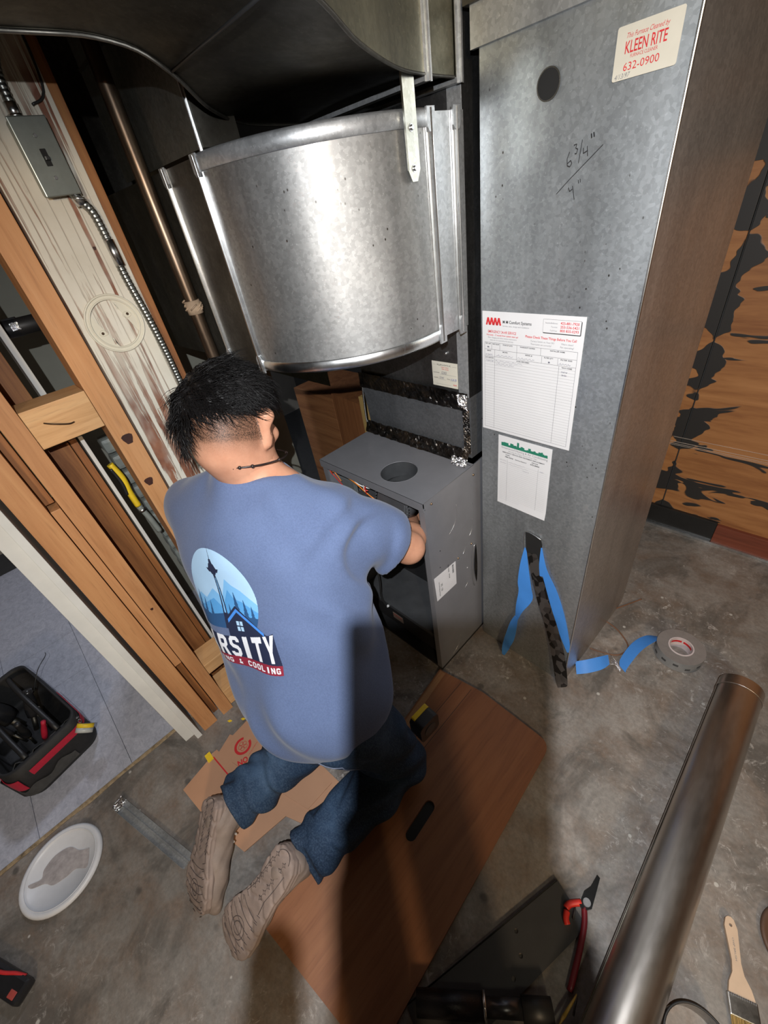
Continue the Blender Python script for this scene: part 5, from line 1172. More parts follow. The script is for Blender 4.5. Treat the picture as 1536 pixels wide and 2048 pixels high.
# keep the coarse body below the neck cut, the fine head above it, overlapping by one ring
keep = Vb[:, 2] < 1.075
remap = -np.ones(len(Vb), int); remap[keep] = np.arange(keep.sum()); Fb2 = remap[Fb]; Fb2 = Fb2[(Fb2 >= 0).all(1)]
k2 = Vh[:, 2] > 1.066
rm2 = -np.ones(len(Vh), int); rm2[k2] = np.arange(k2.sum()); Fh2 = rm2[Fh]; Fh2 = Fh2[(Fh2 >= 0).all(1)]
VV = [Vb[keep], Vh[k2]]; FF = [Fb2, Fh2+keep.sum()]; off = keep.sum()+k2.sum()
for w_, e_, s_ in ((WR, ER, 1), (WL, EL, -1)):
    hf = hand_sdf(w_, Vector(w_)-Vector(e_)+Vector((0, 0.06, 0.02)), (0.1*s_, 0.3, 1), s_ if s_ == 1 else -1, 0.8)
    c_ = Vector(w_); Vx, Fx = nets(hf, tuple(c_-Vector((0.16, 0.16, 0.16))), tuple(c_+Vector((0.16, 0.17, 0.16))), 0.004)
    VV.append(Vx); FF.append(Fx+off); off += len(Vx)
VV = np.concatenate(VV); FF = np.concatenate(FF)
me = mesh_np('body', VV, FF); me.materials.append(SKINM)
r3, f3, u3 = (np.array(x) for x in RH); rel = VV-np.array(HC); xr, xf, xu = rel @ r3, rel @ f3, rel @ u3
# faded short hair: back and sides of the head between nape and the long hair
top = -0.010+0.02*(xf+0.09)/0.09; low = -0.072
fade = np.clip((xu-low)/0.042, 0, 1)*np.clip((0.045-xf)/0.02, 0, 1)*(np.linalg.norm(rel, axis=1) < 0.14)
earm = (np.abs(xr) > 0.0815) & (xf > -0.03)
fade[earm] = 0
st_ = me.attributes.new('stubble', 'FLOAT', 'POINT'); st_.data.foreach_set('value', (np.where(xu > -0.040, 1.0, 0.80)*fade).astype(np.float32))
bo = bpy.data.objects.new('body', me); COL.objects.link(bo); pset(bo, man)

# ---- hair
HAIRM = MB('black_hair', 0.5, spec=0.35).base((0.006, 0.005, 0.005)).m
def line_u(a): return -0.022-0.020*math.cos(a) if False else 0.0
def hairline(n_):      # minimum height (in head units) for long hair by direction
    az = math.atan2(n_[0], -n_[1])    # 0 at the back, +-pi/2 over the ears, pi at the face
    return (-0.20-0.16*max(0, -math.sin(az))) if abs(az) < 1.0 else (-0.10 if abs(az) < 1.9 else 0.42)
c3 = Vector(HC); r_, f_, u_ = (Vector(x) for x in RH)
def headpt(n_, g): return c3+r_*n_[0]*(0.081+g)+f_*n_[1]*(0.102+g)+u_*n_[2]*(0.109+g)
def cap_sdf(P):
    rel = P-np.array(HC); a = rel @ r3; b_ = rel @ f3; c = rel @ u3
    v = ell_(P, tuple(c3+u_*0.012), (0.096, 0.115, 0.114), RH)
    lim = 0.022+0.16*np.clip(b_-0.02, 0, 1)*3.2-0.62*np.clip(-a-0.01, 0, 1)
    wv = 0.006*np.sin(a*160+b_*60)*np.sin(c*110+b_*90)
    return smax(v+wv, lim-c, 0.016)
sdfpart('hair_mass', cap_sdf, (-1.02, 0.17, 1.05), (-0.70, 0.48, 1.34), 0.005, HAIRM, man)
r = random.Random(11); bm = bmesh.new(); crown = Vector((-0.25, -0.62, 0.74)).normalized()
vs_all = []; fs_all = []
def strand(P, rad):
    base = len(vs_all); n = len(P)
    for i, p in enumerate(P):
        d = (P[min(i+1, n-1)]-P[max(i-1, 0)]).normalized(); a = d.orthogonal().normalized(); b_ = d.cross(a); rr = rad*(1-0.85*i/(n-1))
        for k in range(3): vs_all.append(tuple(p+(a*math.cos(k*2.0944)+b_*math.sin(k*2.0944))*rr))
    for i in range(n-1):
        for k in range(3): fs_all.append((base+3*i+k, base+3*i+(k+1) % 3, base+3*i+3+(k+1) % 3, base+3*i+3+k))
cnt_ = 0
while cnt_ < 5200:
    n_ = Vector((r.gauss(0, 1), r.gauss(0, 1), r.gauss(0, 1))).normalized()
    if n_.z < 0.14-0.62*max(0, -n_.x) or (n_.y > 0.3 and n_.z < 0.35) or (n_.z < -0.18+0.15*n_.y and n_.x > 0.1): continue
    if abs(n_.x) > 0.72 and -0.45 < n_.y < 0.5 and n_.z < 0.30: continue
    cnt_ += 1
    p = headpt(n_, 0.012); P = [p]; t = (n_-crown); t = (t-n_*t.dot(n_)).normalized() if t.length > 0.05 else Vector((1, 0, 0))
    sw = n_.cross(t); t = (t+sw*0.55).normalized()
    dirw = (r_*t.x+f_*t.y+u_*t.z); L = r.uniform(0.034, 0.070); out = (p-c3).normalized(); lift = r.uniform(0.05, 0.55)*(1.5 if n_.x < -0.4 else 1)
    ph = r.uniform(0, 6.28)
    nzv = Vector((noise.noise(n_*3.0), noise.noise(n_*3.0+Vector((9, 0, 0))), noise.noise(n_*3.0+Vector((0, 9, 0)))))
    dirw = (dirw+nzv*0.9).normalized()
    for k in range(5):
        s = k/5
        dd = (dirw+out*(lift*(1-1.5*s))+Vector((0, 0, -0.30*s))+dirw.cross(out)*0.55*math.sin(ph+5*s)).normalized()
        p = p+dd*L/5
        rel = p-c3; q_ = Vector((rel.dot(r_)/0.097, rel.dot(f_)/0.117, rel.dot(u_)/0.126))
        if q_.length < 1.0: p = c3+rel/q_.length*r.uniform(1.0, 1.05)
        P.append(p)
    strand(P, r.uniform(0.0007, 0.0013))
me = bpy.data.meshes.new('hair_strands'); me.from_pydata(vs_all, [], fs_all); me.update(); me.shade_smooth(); me.materials.append(HAIRM)
hs_ = bpy.data.objects.new('hair_strands', me); COL.objects.link(hs_); pset(hs_, man); hs_['kind'] = 'stuff'
# curls breaking the outline at the left
bm = bmesh.new()
for k in range(16):
    a = headpt(Vector((-0.80+0.03*math.sin(k), -0.35+0.05*k, 0.45-0.03*k)).normalized(), 0.018); L_h = -r_*0.7+f_*r.uniform(-.3, .3)+u_*r.uniform(-0.5, 0.3)
    tube(bm, spline([a, a+L_h*0.018+u_*0.006, a+L_h*0.030+u_*r.uniform(-0.012, 0.012), a+L_h*0.030-u_*0.018, a+L_h*0.018-u_*0.022], 4), 0.0006, 4)
tag(part('hair_curls', bm, HAIRM, man), kind='stuff')

# ---- bead necklace
bm = bmesh.new(); pts = []
for k in range(40):
    a = 2*PI*k/40; p = C7+Vector((0.0, 0.022, 0.028))+Vector(RU[0])*0.080*math.sin(a)-Vector(RU[1])*0.085*math.cos(a)+Vector((0, 0, -0.018*math.cos(a)*-1))
    pts.append(p)
tube(bm, pts, 0.0020, 6, closed=True)
for k in range(0, 40, 1):
    if k < 4 or k > 37 or k % 5 == 0: bmesh.ops.create_uvsphere(bm, u_segments=8, v_segments=6, radius=0.0042, matrix=Matrix.Translation(pts[k]))
part('bead_necklace', bm, plain('dark_beads', (0.02, 0.012, 0.01), 0.35, bump=0), man, True)

# ---- t-shirt
def folds(P):
    x, y, z = P[..., 0], P[..., 1], P[..., 2]
    a = 0.0085*np.sin((z*0.80+x*0.75-y*0.3)*40+1.8*np.sin(x*13+z*5))*np.exp(-((z-0.50)/0.14)**2)
    b_ = 0.0070*np.sin((z*0.55+x*1.0)*36+1.5*np.sin(z*13))*np.exp(-((z-0.60)/0.16)**2)
    dR = np.sqrt((x+0.66)**2+(y-0.42)**2+(z-0.80)**2)
    c = 0.0055*np.sin(dR*85+2.0*np.sin((z-x)*20))*np.exp(-((dR-0.10)/0.09)**2)
    d = 0.0035*np.sin(x*31+z*37+2*np.sin(y*23))
    return a+b_+c+d
def shirt_sdf(P):
    v = ell_(P, tuple(SHM+Vector((0.01, -0.005, -0.045))), (0.200, 0.108, 0.110), RU)
    v = smin(v, ell_(P, (-0.815, 0.265, 0.815), (0.248, 0.152, 0.220), RU), 0.06)
    v = smin(v, ell_(P, (-0.748, 0.228, 0.640), (0.240, 0.166, 0.20), rows((-0.32, 0.94, 0))), 0.08)
    v = smin(v, ell_(P, (-0.665, 0.180, 0.500), (0.215, 0.170, 0.170), RP), 0.07)
    v = smin(v, cap_(P, tuple(C7-rU*0.10+Vector((0, 0.0, -0.055))), tuple(C7+rU*0.08+Vector((0, 0.0, -0.062))), 0.054, 0.052), 0.05)
    v = smin(v, cap_(P, tuple(C7+Vector((0, 0.01, -0.045))), tuple(C7+Vector((-0.004, 0.020, 0.022))), 0.090, 0.074), 0.03)
    v = smax(v, (P @ np.array([-0.05, 0.25, 1.0]))-(0.042+0.25*0.30+1.050), 0.008)             # neckline
    hem = (P[..., 2]-(0.360+0.10*np.clip(P[..., 0]+0.72, -0.3, 0.5)+0.05*np.clip(P[..., 1]-0.05, 0, 1)))
    v = smax(v, -hem, 0.010)
    for s_, e_, t1, w0, w1 in ((SR, ER, 0.72, 0.078, 0.083), (SL, EL, 0.62, 0.078, 0.074)):
        s3 = Vector(s_); e3 = Vector(e_); d_ = (e3-s3); end = s3+d_*t1; dn = d_.normalized()
        a = cap_(P, s_, tuple(s3+d_*1.0), w0, w1)
        a = smax(a, (P-np.array(end)) @ np.array(dn), 0.006)
        v = smin(v, a, 0.035 if s_ is SR else 0.09)
    return v+folds(P)
q = MB('blue_cotton', 0.85, spec=0.2); n = q.noise(300, 3, 0.7); w = q.noise(9, 4)
q.base(q.mix(q.ramp(n, [(0.4, 0.0), (0.6, 0.25)]), q.ramp(w, [(0.3, (0.090, 0.122, 0.220)), (0.7, (0.108, 0.146, 0.256))]), (0.16, 0.215, 0.37))); q.bump(n, 0.25, 0.0008)
q.b.inputs['Sheen Weight'].default_value = 0.15; COTTON = q.m
shirt = sdfpart('t_shirt', shirt_sdf, (-1.20, 0.0, 0.28), (-0.40, 0.62, 1.12), 0.006, COTTON, man)
# stitched neck band and sleeve hem bands
def ring_on(center, axis, ra, rb, frame_r, rt, name, m, parent, n=48):
    bm = bmesh.new(); a = Vector(frame_r).normalized(); ax_ = Vector(axis).normalized(); a = (a-ax_*a.dot(ax_)).normalized(); b_ = ax_.cross(a)
    tube(bm, [Vector(center)+a*ra*math.cos(t)+b_*rb*math.sin(t) for t in [2*PI*k/n for k in range(n)]], rt, 6, closed=True); return part(name, bm, m, parent, True)
bvh_s = BVHTree.FromPolygons([v.co for v in shirt.data.vertices], [tuple(p.vertices) for p in shirt.data.polygons])

# ---- print on the back of the shirt (landscape roundel and lettering)
NV = (0.012, 0.018, 0.050)
def pm(n_, c): return plain(n_, c, 0.75, var=0.03, bump=0)
LOGO = [pm('print_navy', NV), pm('print_white', (0.78, 0.78, 0.80)), pm('print_maroon', (0.26, 0.015, 0.035)), pm('print_pale_sky', (0.42, 0.62, 0.82)), pm('print_mid_sky', (0.20, 0.47, 0.78)), pm('print_mountain', (0.09, 0.33, 0.66)), pm('print_far_trees', (0.02, 0.08, 0.20)), pm('print_roof_blue', (0.06, 0.25, 0.72))]
def pip(poly, X, Y):
    r_o = np.zeros(X.shape, bool); n = len(poly)
    for i in range(n):
        x0, y0 = poly[i]; x1, y1 = poly[(i+1) % n]
        if y0 == y1: continue
        c = ((y0 > Y) != (y1 > Y)) & (X < (x1-x0)*(Y-y0)/(y1-y0)+x0); r_o ^= c
    return r_o
NG = 420; SZ = 0.298
u_ax = np.linspace(-0.5, 0.5, NG+1); uc = (u_ax[:-1]+u_ax[1:])/2
UX, UY = np.meshgrid(uc, uc, indexing='ij')     # unit logo square: x right, y up
ID = -np.ones(UX.shape, int)
def paint(mask, i): ID[mask] = i
ccx, ccy, cr_ = 0.0, 0.10, 0.385
cm_ = ((UX-ccx)**2+(UY-ccy)**2 < cr_**2) & (UY > -0.14)
paint(cm_, 3)
paint(cm_ & (UY < 0.24+0.05*np.sin(UX*9)), 3)
def poly(p, i, clip=None):
    m = pip(p, UX, UY)
    if clip is not None: m &= clip
    paint(m, i)
poly([(-0.40, 0.02), (-0.30, 0.10), (-0.22, 0.07), (-0.10, 0.16), (0.0, 0.10), (0.10, 0.26), (0.16, 0.21), (0.24, 0.17), (0.40, 0.04), (0.40, -0.3), (-0.40, -0.3)], 4, cm_)
poly([(-0.40, -0.04), (-0.26, 0.02), (-0.12, 0.08), (-0.02, 0.02), (0.09, 0.17), (0.14, 0.10), (0.22, 0.08), (0.40, -0.02), (0.40, -0.3), (-0.40, -0.3)], 5, cm_)
poly([(-0.40, -0.02), (-0.2, -0.05), (0.0, -0.02), (0.2, -0.03), (0.40, -0.05), (0.40, -0.3), (-0.40, -0.3)], 6, cm_)
def tree(x, y, h, w, i):
    for k in range(5):
        yb = y+h*k*0.17; ww = w*(1-k*0.17); poly([(x-ww, yb), (x+ww, yb), (x+ww*0.25, yb+h*0.26), (x, yb+h*0.32), (x-ww*0.25, yb+h*0.26)], i, cm_)
for x_, y_, h_, w_ in ((0.15, -0.06, 0.22, 0.045), (0.24, -0.08, 0.18, 0.04), (0.31, -0.10, 0.15, 0.035), (-0.33, -0.08, 0.2, 0.03), (-0.26, -0.08, 0.15, 0.03), (-0.18, -0.10, 0.16, 0.03), (-0.01, -0.08, 0.18, 0.03), (0.06, -0.10, 0.16, 0.03)): tree(x_, y_, h_, w_, 6)
# slender observation tower
poly([(-0.040, -0.14), (0.020, -0.14), (0.004, 0.30), (-0.022, 0.30)], 0); poly([(-0.022, -0.14), (0.004, -0.14), (-0.006, 0.26), (-0.012, 0.26)], 5 if False else 4, cm_ & (UY < 0.27) & (UY > -0.02))
poly([(-0.085, 0.335), (0.067, 0.335), (0.045, 0.305), (-0.063, 0.305)], 0); poly([(-0.060, 0.335), (0.042, 0.335), (0.020, 0.375), (-0.038, 0.375)], 0)
poly([(-0.030, 0.375), (0.012, 0.375), (0.003, 0.41), (-0.021, 0.41)], 0); poly([(-0.013, 0.41), (-0.005, 0.41), (-0.008, 0.50), (-0.010, 0.50)], 0); poly([(-0.045, 0.305), (0.027, 0.305), (0.012, 0.285), (-0.030, 0.285)], 0)
# house roof and window
poly([(-0.02, -0.26), (-0.02, -0.06), (0.125, 0.045), (0.40, -0.165), (0.46, -0.17), (0.46, -0.30), (-0.02, -0.30)], 0)
poly([(0.0, -0.095), (0.125, -0.005), (0.38, -0.175), (0.38, -0.150), (0.125, 0.022), (0.0, -0.068)], 7)
for a in (0, 1):
    for b_ in (0, 1): poly([(0.095+a*0.040, -0.150+b_*0.042), (0.127+a*0.040, -0.150+b_*0.042), (0.127+a*0.040, -0.116+b_*0.042), (0.095+a*0.040, -0.116+b_*0.042)], 3)
# banner
poly([(-0.50, -0.10), (-0.47, -0.16), (-0.10, -0.20), (0.30, -0.195), (0.47, -0.155), (0.50, -0.40), (-0.50, -0.36)], 0)
poly([(-0.47, -0.345), (0.50, -0.395), (0.49, -0.47), (-0.44, -0.425)], 2)
LET = {'V': [[(0, 1), (.3, 1), (.5, .35), (.7, 1), (1, 1), (.65, 0), (.35, 0)]], 'A': [[(0, 0), (.36, 1), (.64, 1), (1, 0), (.72, 0), (.66, .2), (.34, .2), (.28, 0)], [(.41, .4), (.59, .4), (.5, .74)]],
 'R': [[(0, 0), (0, 1), (.7, 1), (.92, .85), (.92, .55), (.72, .42), (1, 0), (.68, 0), (.45, .38), (.3, .38), (.3, 0)], [(.3, .58), (.3, .8), (.6, .8), (.64, .7), (.6, .58)]],
 'S': [[(0, .25), (.28, .25), (.35, .18), (.65, .18), (.7, .3), (.6, .38), (.2, .45), (0, .6), (0, .85), (.2, 1), (.8, 1), (1, .85), (1, .72), (.7, .72), (.62, .82), (.36, .82), (.3, .7), (.4, .62), (.8, .55), (1, .4), (1, .15), (.8, 0), (.2, 0), (0, .15)]],
 'I': [[(.25, 0), (.25, 1), (.75, 1), (.75, 0)]], 'T': [[(0, 1), (1, 1), (1, .76), (.65, .76), (.65, 0), (.35, 0), (.35, .76), (0, .76)]], 'Y': [[(0, 1), (.32, 1), (.5, .62), (.68, 1), (1, 1), (.65, .4), (.65, 0), (.35, 0), (.35, .4)]],
 'H': [[(0, 0), (0, 1), (.3, 1), (.3, .62), (.7, .62), (.7, 1), (1, 1), (1, 0), (.7, 0), (.7, .38), (.3, .38), (.3, 0)]], 'E': [[(0, 0), (0, 1), (.9, 1), (.9, .78), (.3, .78), (.3, .6), (.8, .6), (.8, .4), (.3, .4), (.3, .22), (.9, .22), (.9, 0)]],
 'N': [[(0, 0), (0, 1), (.3, 1), (.7, .45), (.7, 1), (1, 1), (1, 0), (.7, 0), (.3, .55), (.3, 0)]], 'G': [[(1, .55), (1, .12), (.8, 0), (.2, 0), (0, .2), (0, .8), (.2, 1), (.8, 1), (1, .85), (1, .7), (.7, .7), (.6, .8), (.4, .8), (.3, .7), (.3, .3), (.4, .2), (.7, .2), (.7, .36), (.55, .36), (.55, .55)]],
 'C': [[(1, .3), (1, .15), (.8, 0), (.2, 0), (0, .2), (0, .8), (.2, 1), (.8, 1), (1, .85), (1, .7), (.7, .7), (.6, .8), (.4, .8), (.3, .7), (.3, .3), (.4, .2), (.6, .2), (.7, .3)]],
 'O': [[(0, .2), (0, .8), (.2, 1), (.8, 1), (1, .8), (1, .2), (.8, 0), (.2, 0)], [(.3, .3), (.4, .2), (.6, .2), (.7, .3), (.7, .7), (.6, .8), (.4, .8), (.3, .7)]], 'L': [[(0, 0), (0, 1), (.3, 1), (.3, .22), (.9, .22), (.9, 0)]],
 '&': [[(0, .2), (.3, .5), (.15, .8), (.4, 1), (.7, .8), (.5, .5), (.7, .3), (1, .5), (.85, .2), (1, 0), (.7, 0), (.6, .1), (.3, 0)]], ' ': []}
def word(s, x0, x1, yb, yt, i, gap=0.16):
    n = len(s); wl_ = (x1-x0)/(n-gap)
    for k, ch_ in enumerate(s):
        m = np.zeros(UX.shape, bool)
        for p in LET[ch_]:
            q_ = []
            for a, b_ in p:
                x = x0+(k+a*(1-gap))*wl_; q_.append((x, yb(x)+(yt(x)-yb(x))*b_))
            m ^= pip(q_, UX, UY)
        paint(m, i)
word('VARSITY', -0.46, 0.47, lambda x: -0.340-0.035*(x+0.5)-0.012*math.cos(x*3), lambda x: -0.180-0.020*math.cos(x*4)-0.0*x+0.035*(abs(x)**1.5), 1)
word('HEATING & COOLING', -0.44, 0.47, lambda x: -0.412-0.045*(x+0.5), lambda x: -0.370-0.042*(x+0.5), 1, 0.22)
def logo():
    ray_ = (RX*((452-768)/828)+RY*((1024-1220)/828)-RZ).normalized()
    hit = bvh_s.ray_cast(CAM, ray_)
    if hit[0] is None: return
    c0 = hit[0]; fl = Vector((-0.56, 0.83, 0.0)).normalized()
    upv = Vector((C7-Vector((-0.64, 0.19, 0.47)))).normalized(); rt = fl.cross(upv).normalized(); upv = rt.cross(fl).normalized()
    tl = math.radians(-3); rt2 = rt*math.cos(tl)+upv*math.sin(tl); up2 = -rt*math.sin(tl)+upv*math.cos(tl)
    N1 = NG+1; Pp = {}; vs_ = []; fs_ = []; mi = []
    org = c0-fl*0.25
    def vert(i, j):
        k = i*N1+j
        if k in Pp: return Pp[k]
        a = u_ax[i]*SZ*0.84; b_ = u_ax[j]*SZ*0.96
        h_ = bvh_s.ray_cast(org+rt2*a+up2*b_, fl)
        if h_[0] is None or h_[3] > 0.45: Pp[k] = None; return None
        vs_.append(tuple(h_[0]+h_[1]*0.0011)); Pp[k] = len(vs_)-1; return Pp[k]
    for i in range(NG):
        for j in range(NG):
            if ID[i, j] < 0: continue
            q_ = [vert(i, j), vert(i+1, j), vert(i+1, j+1), vert(i, j+1)]
            if None in q_: continue
            fs_.append(q_); mi.append(int(ID[i, j]))
    me = bpy.data.meshes.new('back_print'); me.from_pydata(vs_, [], fs_); me.update()
    for m in LOGO: me.materials.append(m)
    me.polygons.foreach_set('material_index', mi); me.shade_smooth()
    o = bpy.data.objects.new('back_print', me); COL.objects.link(o); pset(o, shirt); o['label'] = 'printed blue landscape roundel with white VARSITY lettering'
logo()

# ---- jeans
def jfold(P):
    x, y, z = P[..., 0], P[..., 1], P[..., 2]
    a = 0.0095*np.sin(y*85+2.2*np.sin(x*30+z*18))*np.exp(-((y+0.10)/0.09)**2)
    b_ = 0.0095*np.sin((z+y*0.8)*60+2*np.sin(x*35))*np.exp(-((z-0.20)/0.10)**2)*(y > 0.0)
    return a+b_+0.0040*np.sin(x*45+y*47+z*39)
def jeans_sdf(P):
    v = ell_(P, (-0.628, 0.178, 0.430), (0.172, 0.132, 0.125), RP)
    for h_, k_, a_ in ((HL, KL, AL), (HR, KR, AR)):
        v = smin(v, cap_(P, h_, k_, 0.098, 0.072), 0.03)
        k3 = Vector(k_); a3 = Vector(a_); d_ = a3-k3; mid = k3+d_*0.35
        lg = smin(cap_(P, k_, tuple(mid), 0.068, 0.072), cap_(P, tuple(mid), tuple(a3+d_*0.22), 0.076, 0.070), 0.03)
        lg = smax(lg, (P-np.array(a3+d_*0.06)) @ np.array(d_.normalized()), 0.006)
        v = smin(v, lg, 0.022)
    v = smax(v, 0.014-P[..., 2], 0.004)
    v = smax(v, P[..., 2]-0.515, 0.01)
    return v+jfold(P)
q = MB('blue_denim', 0.8, spec=0.25); n = q.noise(260, 3, 0.7, q.coord((1, 1, 0.5))); w = q.noise(7, 5, 0.6)
b = q.ramp(w, [(0.3, (0.011, 0.022, 0.044)), (0.55, (0.020, 0.042, 0.082)), (0.72, (0.045, 0.085, 0.150))])
q.base(q.mix(q.ramp(n, [(0.45, 0.0), (0.65, 0.4)]), b, (0.08, 0.125, 0.19))); q.bump(n, 0.35, 0.0008); DENIM = q.m
jeans = sdfpart('jeans', jeans_sdf, (-0.92, -0.24, 0.0), (-0.36, 0.44, 0.56), 0.0055, DENIM, man)
bj = BVHTree.FromPolygons([v.co for v in jeans.data.vertices], [tuple(p.vertices) for p in jeans.data.polygons])
# back pocket on the right buttock, projected on the denim
bm = bmesh.new(); pc0 = Vector((-0.535, 0.02, 0.385)); dirp = Vector((-0.10, 0.80, -0.35)).normalized(); px_ = dirp.cross(Vector((0, 0, 1))).normalized(); py_ = px_.cross(dirp)
outp = [(-0.06, 0.06), (0.06, 0.06), (0.06, -0.04), (0.0, -0.065), (-0.06, -0.04), (-0.06, 0.06)]
pp = []
for (a0, b0), (a1, b1) in zip(outp[:-1], outp[1:]):
    for k in range(8):
        t = k/8; o_ = pc0+px_*(a0+(a1-a0)*t)+py_*(b0+(b1-b0)*t); h_ = bj.ray_cast(o_, dirp)
        if h_[0] is not None and h_[3] < 0.3: pp.append(h_[0]+h_[1]*0.001)
if len(pp) > 3: tube(bm, pp, 0.0016, 5)
part('pocket_seam', bm, plain('denim_thread', (0.14, 0.16, 0.22), 0.8, bump=0), jeans)
# belt edge peeping out below the hem
# ---- shoes
SOLEM = plain('worn_taupe_sole', (0.255, 0.195, 0.165), 0.75, var=0.16, scale=26, bump=0.3)
UPPER = plain('taupe_shoe_upper', (0.225, 0.175, 0.145), 0.7, var=0.18, scale=22, bump=0.3)
GROOVE = plain('tread_groove', (0.075, 0.055, 0.048), 0.8)
LACE = plain('grey_mesh', (0.30, 0.26, 0.22), 0.8, var=0.2, scale=90)
def shoe(heel, toe, nrm, side, name):
    heel = Vector(heel); toe = Vector(toe); d_ = (toe-heel); Ls = d_.length; d_.normalize(); n_ = Vector(nrm); n_ = (n_-d_*n_.dot(d_)).normalized(); w_ = n_.cross(d_)
    M = frame(heel, d_, w_, n_); Mi = M.inverted(); Mr = np.array(Mi)[:3, :3]; Mt = np.array(Mi)[:3, 3]
    s = side      # +1: big toe on +w side
    half = [(0.0, 0.0), (0.004, 0.020), (0.020, 0.034), (0.060, 0.037), (0.105, 0.033), (0.150, 0.038), (0.195, 0.050), (0.235, 0.052), (0.265, 0.042), (0.288, 0.022), (0.295, 0.0)]
    sc = Ls/0.295
    def wid(x, up):
        xs_ = [h_[0]*sc for h_ in half]; ys_ = [h_[1] for h_ in half]
        y = np.interp(x, xs_, ys_)*1.14
        bend = 0.012*np.sin(np.clip(x/Ls, 0, 1)*PI*0.9)*s*(1 if up else 1)
        return y, bend
    def f_sole(P):
        L = P @ Mr.T+Mt; x, y, z = L[..., 0], L[..., 1], L[..., 2]
        yy, bd_ = wid(x, True)
        spring = 0.030*np.clip((x-0.20)/0.10, 0, 1)**2+0.008*np.clip((0.03-x)/0.03, 0, 1)**2
        dy = np.abs(y-bd_*s*s)-yy-0.003; dx = np.maximum(-x, x-Ls)
        z2 = z+spring
        th = 0.030+0.010*np.exp(-((x-0.04)/0.06)**2)
        dz = np.maximum(z2, -th-z2)
        rib_ = 0.0016*np.sin(z2*420)*(dy > -0.004)
        tread = 0.0022*(np.sin(x*150+np.sin(y*90)*1.4) > 0.72)*(z2 > -0.006)
        return smax(smax(dy, dx, 0.012), dz, 0.010)+rib_+tread
    po = sdfpart('outsole', f_sole, tuple(heel+d_*0.14-Vector((.20, .20, .20))), tuple(heel+d_*0.14+Vector((.20, .20, .20))), 0.0032, SOLEM, None)
    def f_up(P):
        L = P @ Mr.T+Mt; x, y, z = L[..., 0], L[..., 1], L[..., 2]; spring = 0.028*np.clip((x-0.20)/0.10, 0, 1)**2
        Q = np.stack([x, y-0.006, z+spring], -1)
        v = ell_(Q, (0.052, 0, -0.050), (0.052, 0.038, 0.050)); v = smin(v, ell_(Q, (0.15, 0, -0.046), (0.10, 0.041, 0.040)), 0.03)
        v = smin(v, ell_(Q, (0.222, 0, -0.040), (0.068, 0.048, 0.032)), 0.03); v = smin(v, cap_(Q, (0.050, 0, -0.06), (0.045, 0, -0.100), 0.042, 0.040), 0.025)
        v = smax(v, -(ell_(Q, (0.045, 0, -0.128), (0.034, 0.030, 0.030))), 0.006)
        return v+0.0022*np.sin(x*75+y*25+z*70)+0.0016*(np.sin(x*60-z*120) > 0.6)
    root = sdfpart(name, f_up, tuple(heel+d_*0.14-Vector((.22, .22, .22))), tuple(heel+d_*0.14+Vector((.22, .22, .22))), 0.0042, UPPER, man)
    pset(po, root)
    # tread lines and star marks
    bm = bmesh.new()
    def sp(x): return 0.030*max(0, min(1, (x-0.20)/0.10))**2+0.008*max(0, min(1, (0.03-x)/0.03))**2
    def put(pts, w=0.0016):
        tube(bm, [M @ Vector((x, y*s, -sp(x)+0.0002)) for x, y in pts], w, 4)
    for k, x in enumerate(np.linspace(0.025, 0.125, 7)):
        for yb in (-0.020, 0.012):
            c_ = 0.007; put([(x-c_, yb), (x-c_*.25, yb+c_*.25), (x, yb+c_), (x+c_*.25, yb+c_*.25), (x+c_, yb), (x+c_*.25, yb-c_*.25), (x, yb-c_), (x-c_*.25, yb-c_*.25), (x-c_, yb)], 0.0007)
    for k in range(6):
        x = 0.165+0.019*k; put([(x+0.010*math.cos(t)-0.006, 0.038*math.sin(t)+0.008) for t in np.linspace(-1.15, 1.15, 12)], 0.0009)
    for r0 in (0.014, 0.024): put([(0.222+r0*math.cos(t), 0.010+r0*math.sin(t)) for t in np.linspace(0, 2*PI, 20)], 0.0009)
    put([(0.020+0.016*math.cos(t)*1.1, 0.022*math.sin(t)) for t in np.linspace(1.8, 4.5, 12)], 0.0010)
    put([(0.040, -0.026), (0.080, -0.024), (0.120, -0.022), (0.150, -0.028)], 0.0008); put([(0.040, 0.030), (0.080, 0.030), (0.120, 0.027), (0.150, 0.034)], 0.0008)
    for t in np.linspace(0.15, 0.28, 9):
        for s2 in (-1, 1):
            yw = float(np.interp(t, [h_[0] for h_ in half], [h_[1] for h_ in half])); put([(t, s2*(yw-0.004)+0.008), (t+0.004, s2*(yw-0.014)+0.008)], 0.0008)
    g_ = part('tread_pattern', bm, GROOVE, root); g_['kind'] = 'stuff'
    bm = bmesh.new()
    for k in range(5):
        x = 0.10+0.018*k; tube(bm, [M @ Vector((x, -0.024+0.006, -0.083+0.004*k)), M @ Vector((x+0.006, 0.006, -0.092+0.004*k)), M @ Vector((x, 0.030, -0.083+0.004*k))], 0.003, 6)
    lc = part('laces', bm, LACE, root); lc['kind'] = 'stuff'
    return root
shoe((-0.535, -0.095, 0.205), (-0.575, -0.350, 0.045), (0.02, -0.58, 0.82), 1, 'shoe')
shoe((-0.815, -0.180, 0.200), (-0.685, -0.372, 0.040), (-0.26, -0.42, 0.85), -1, 'shoe')

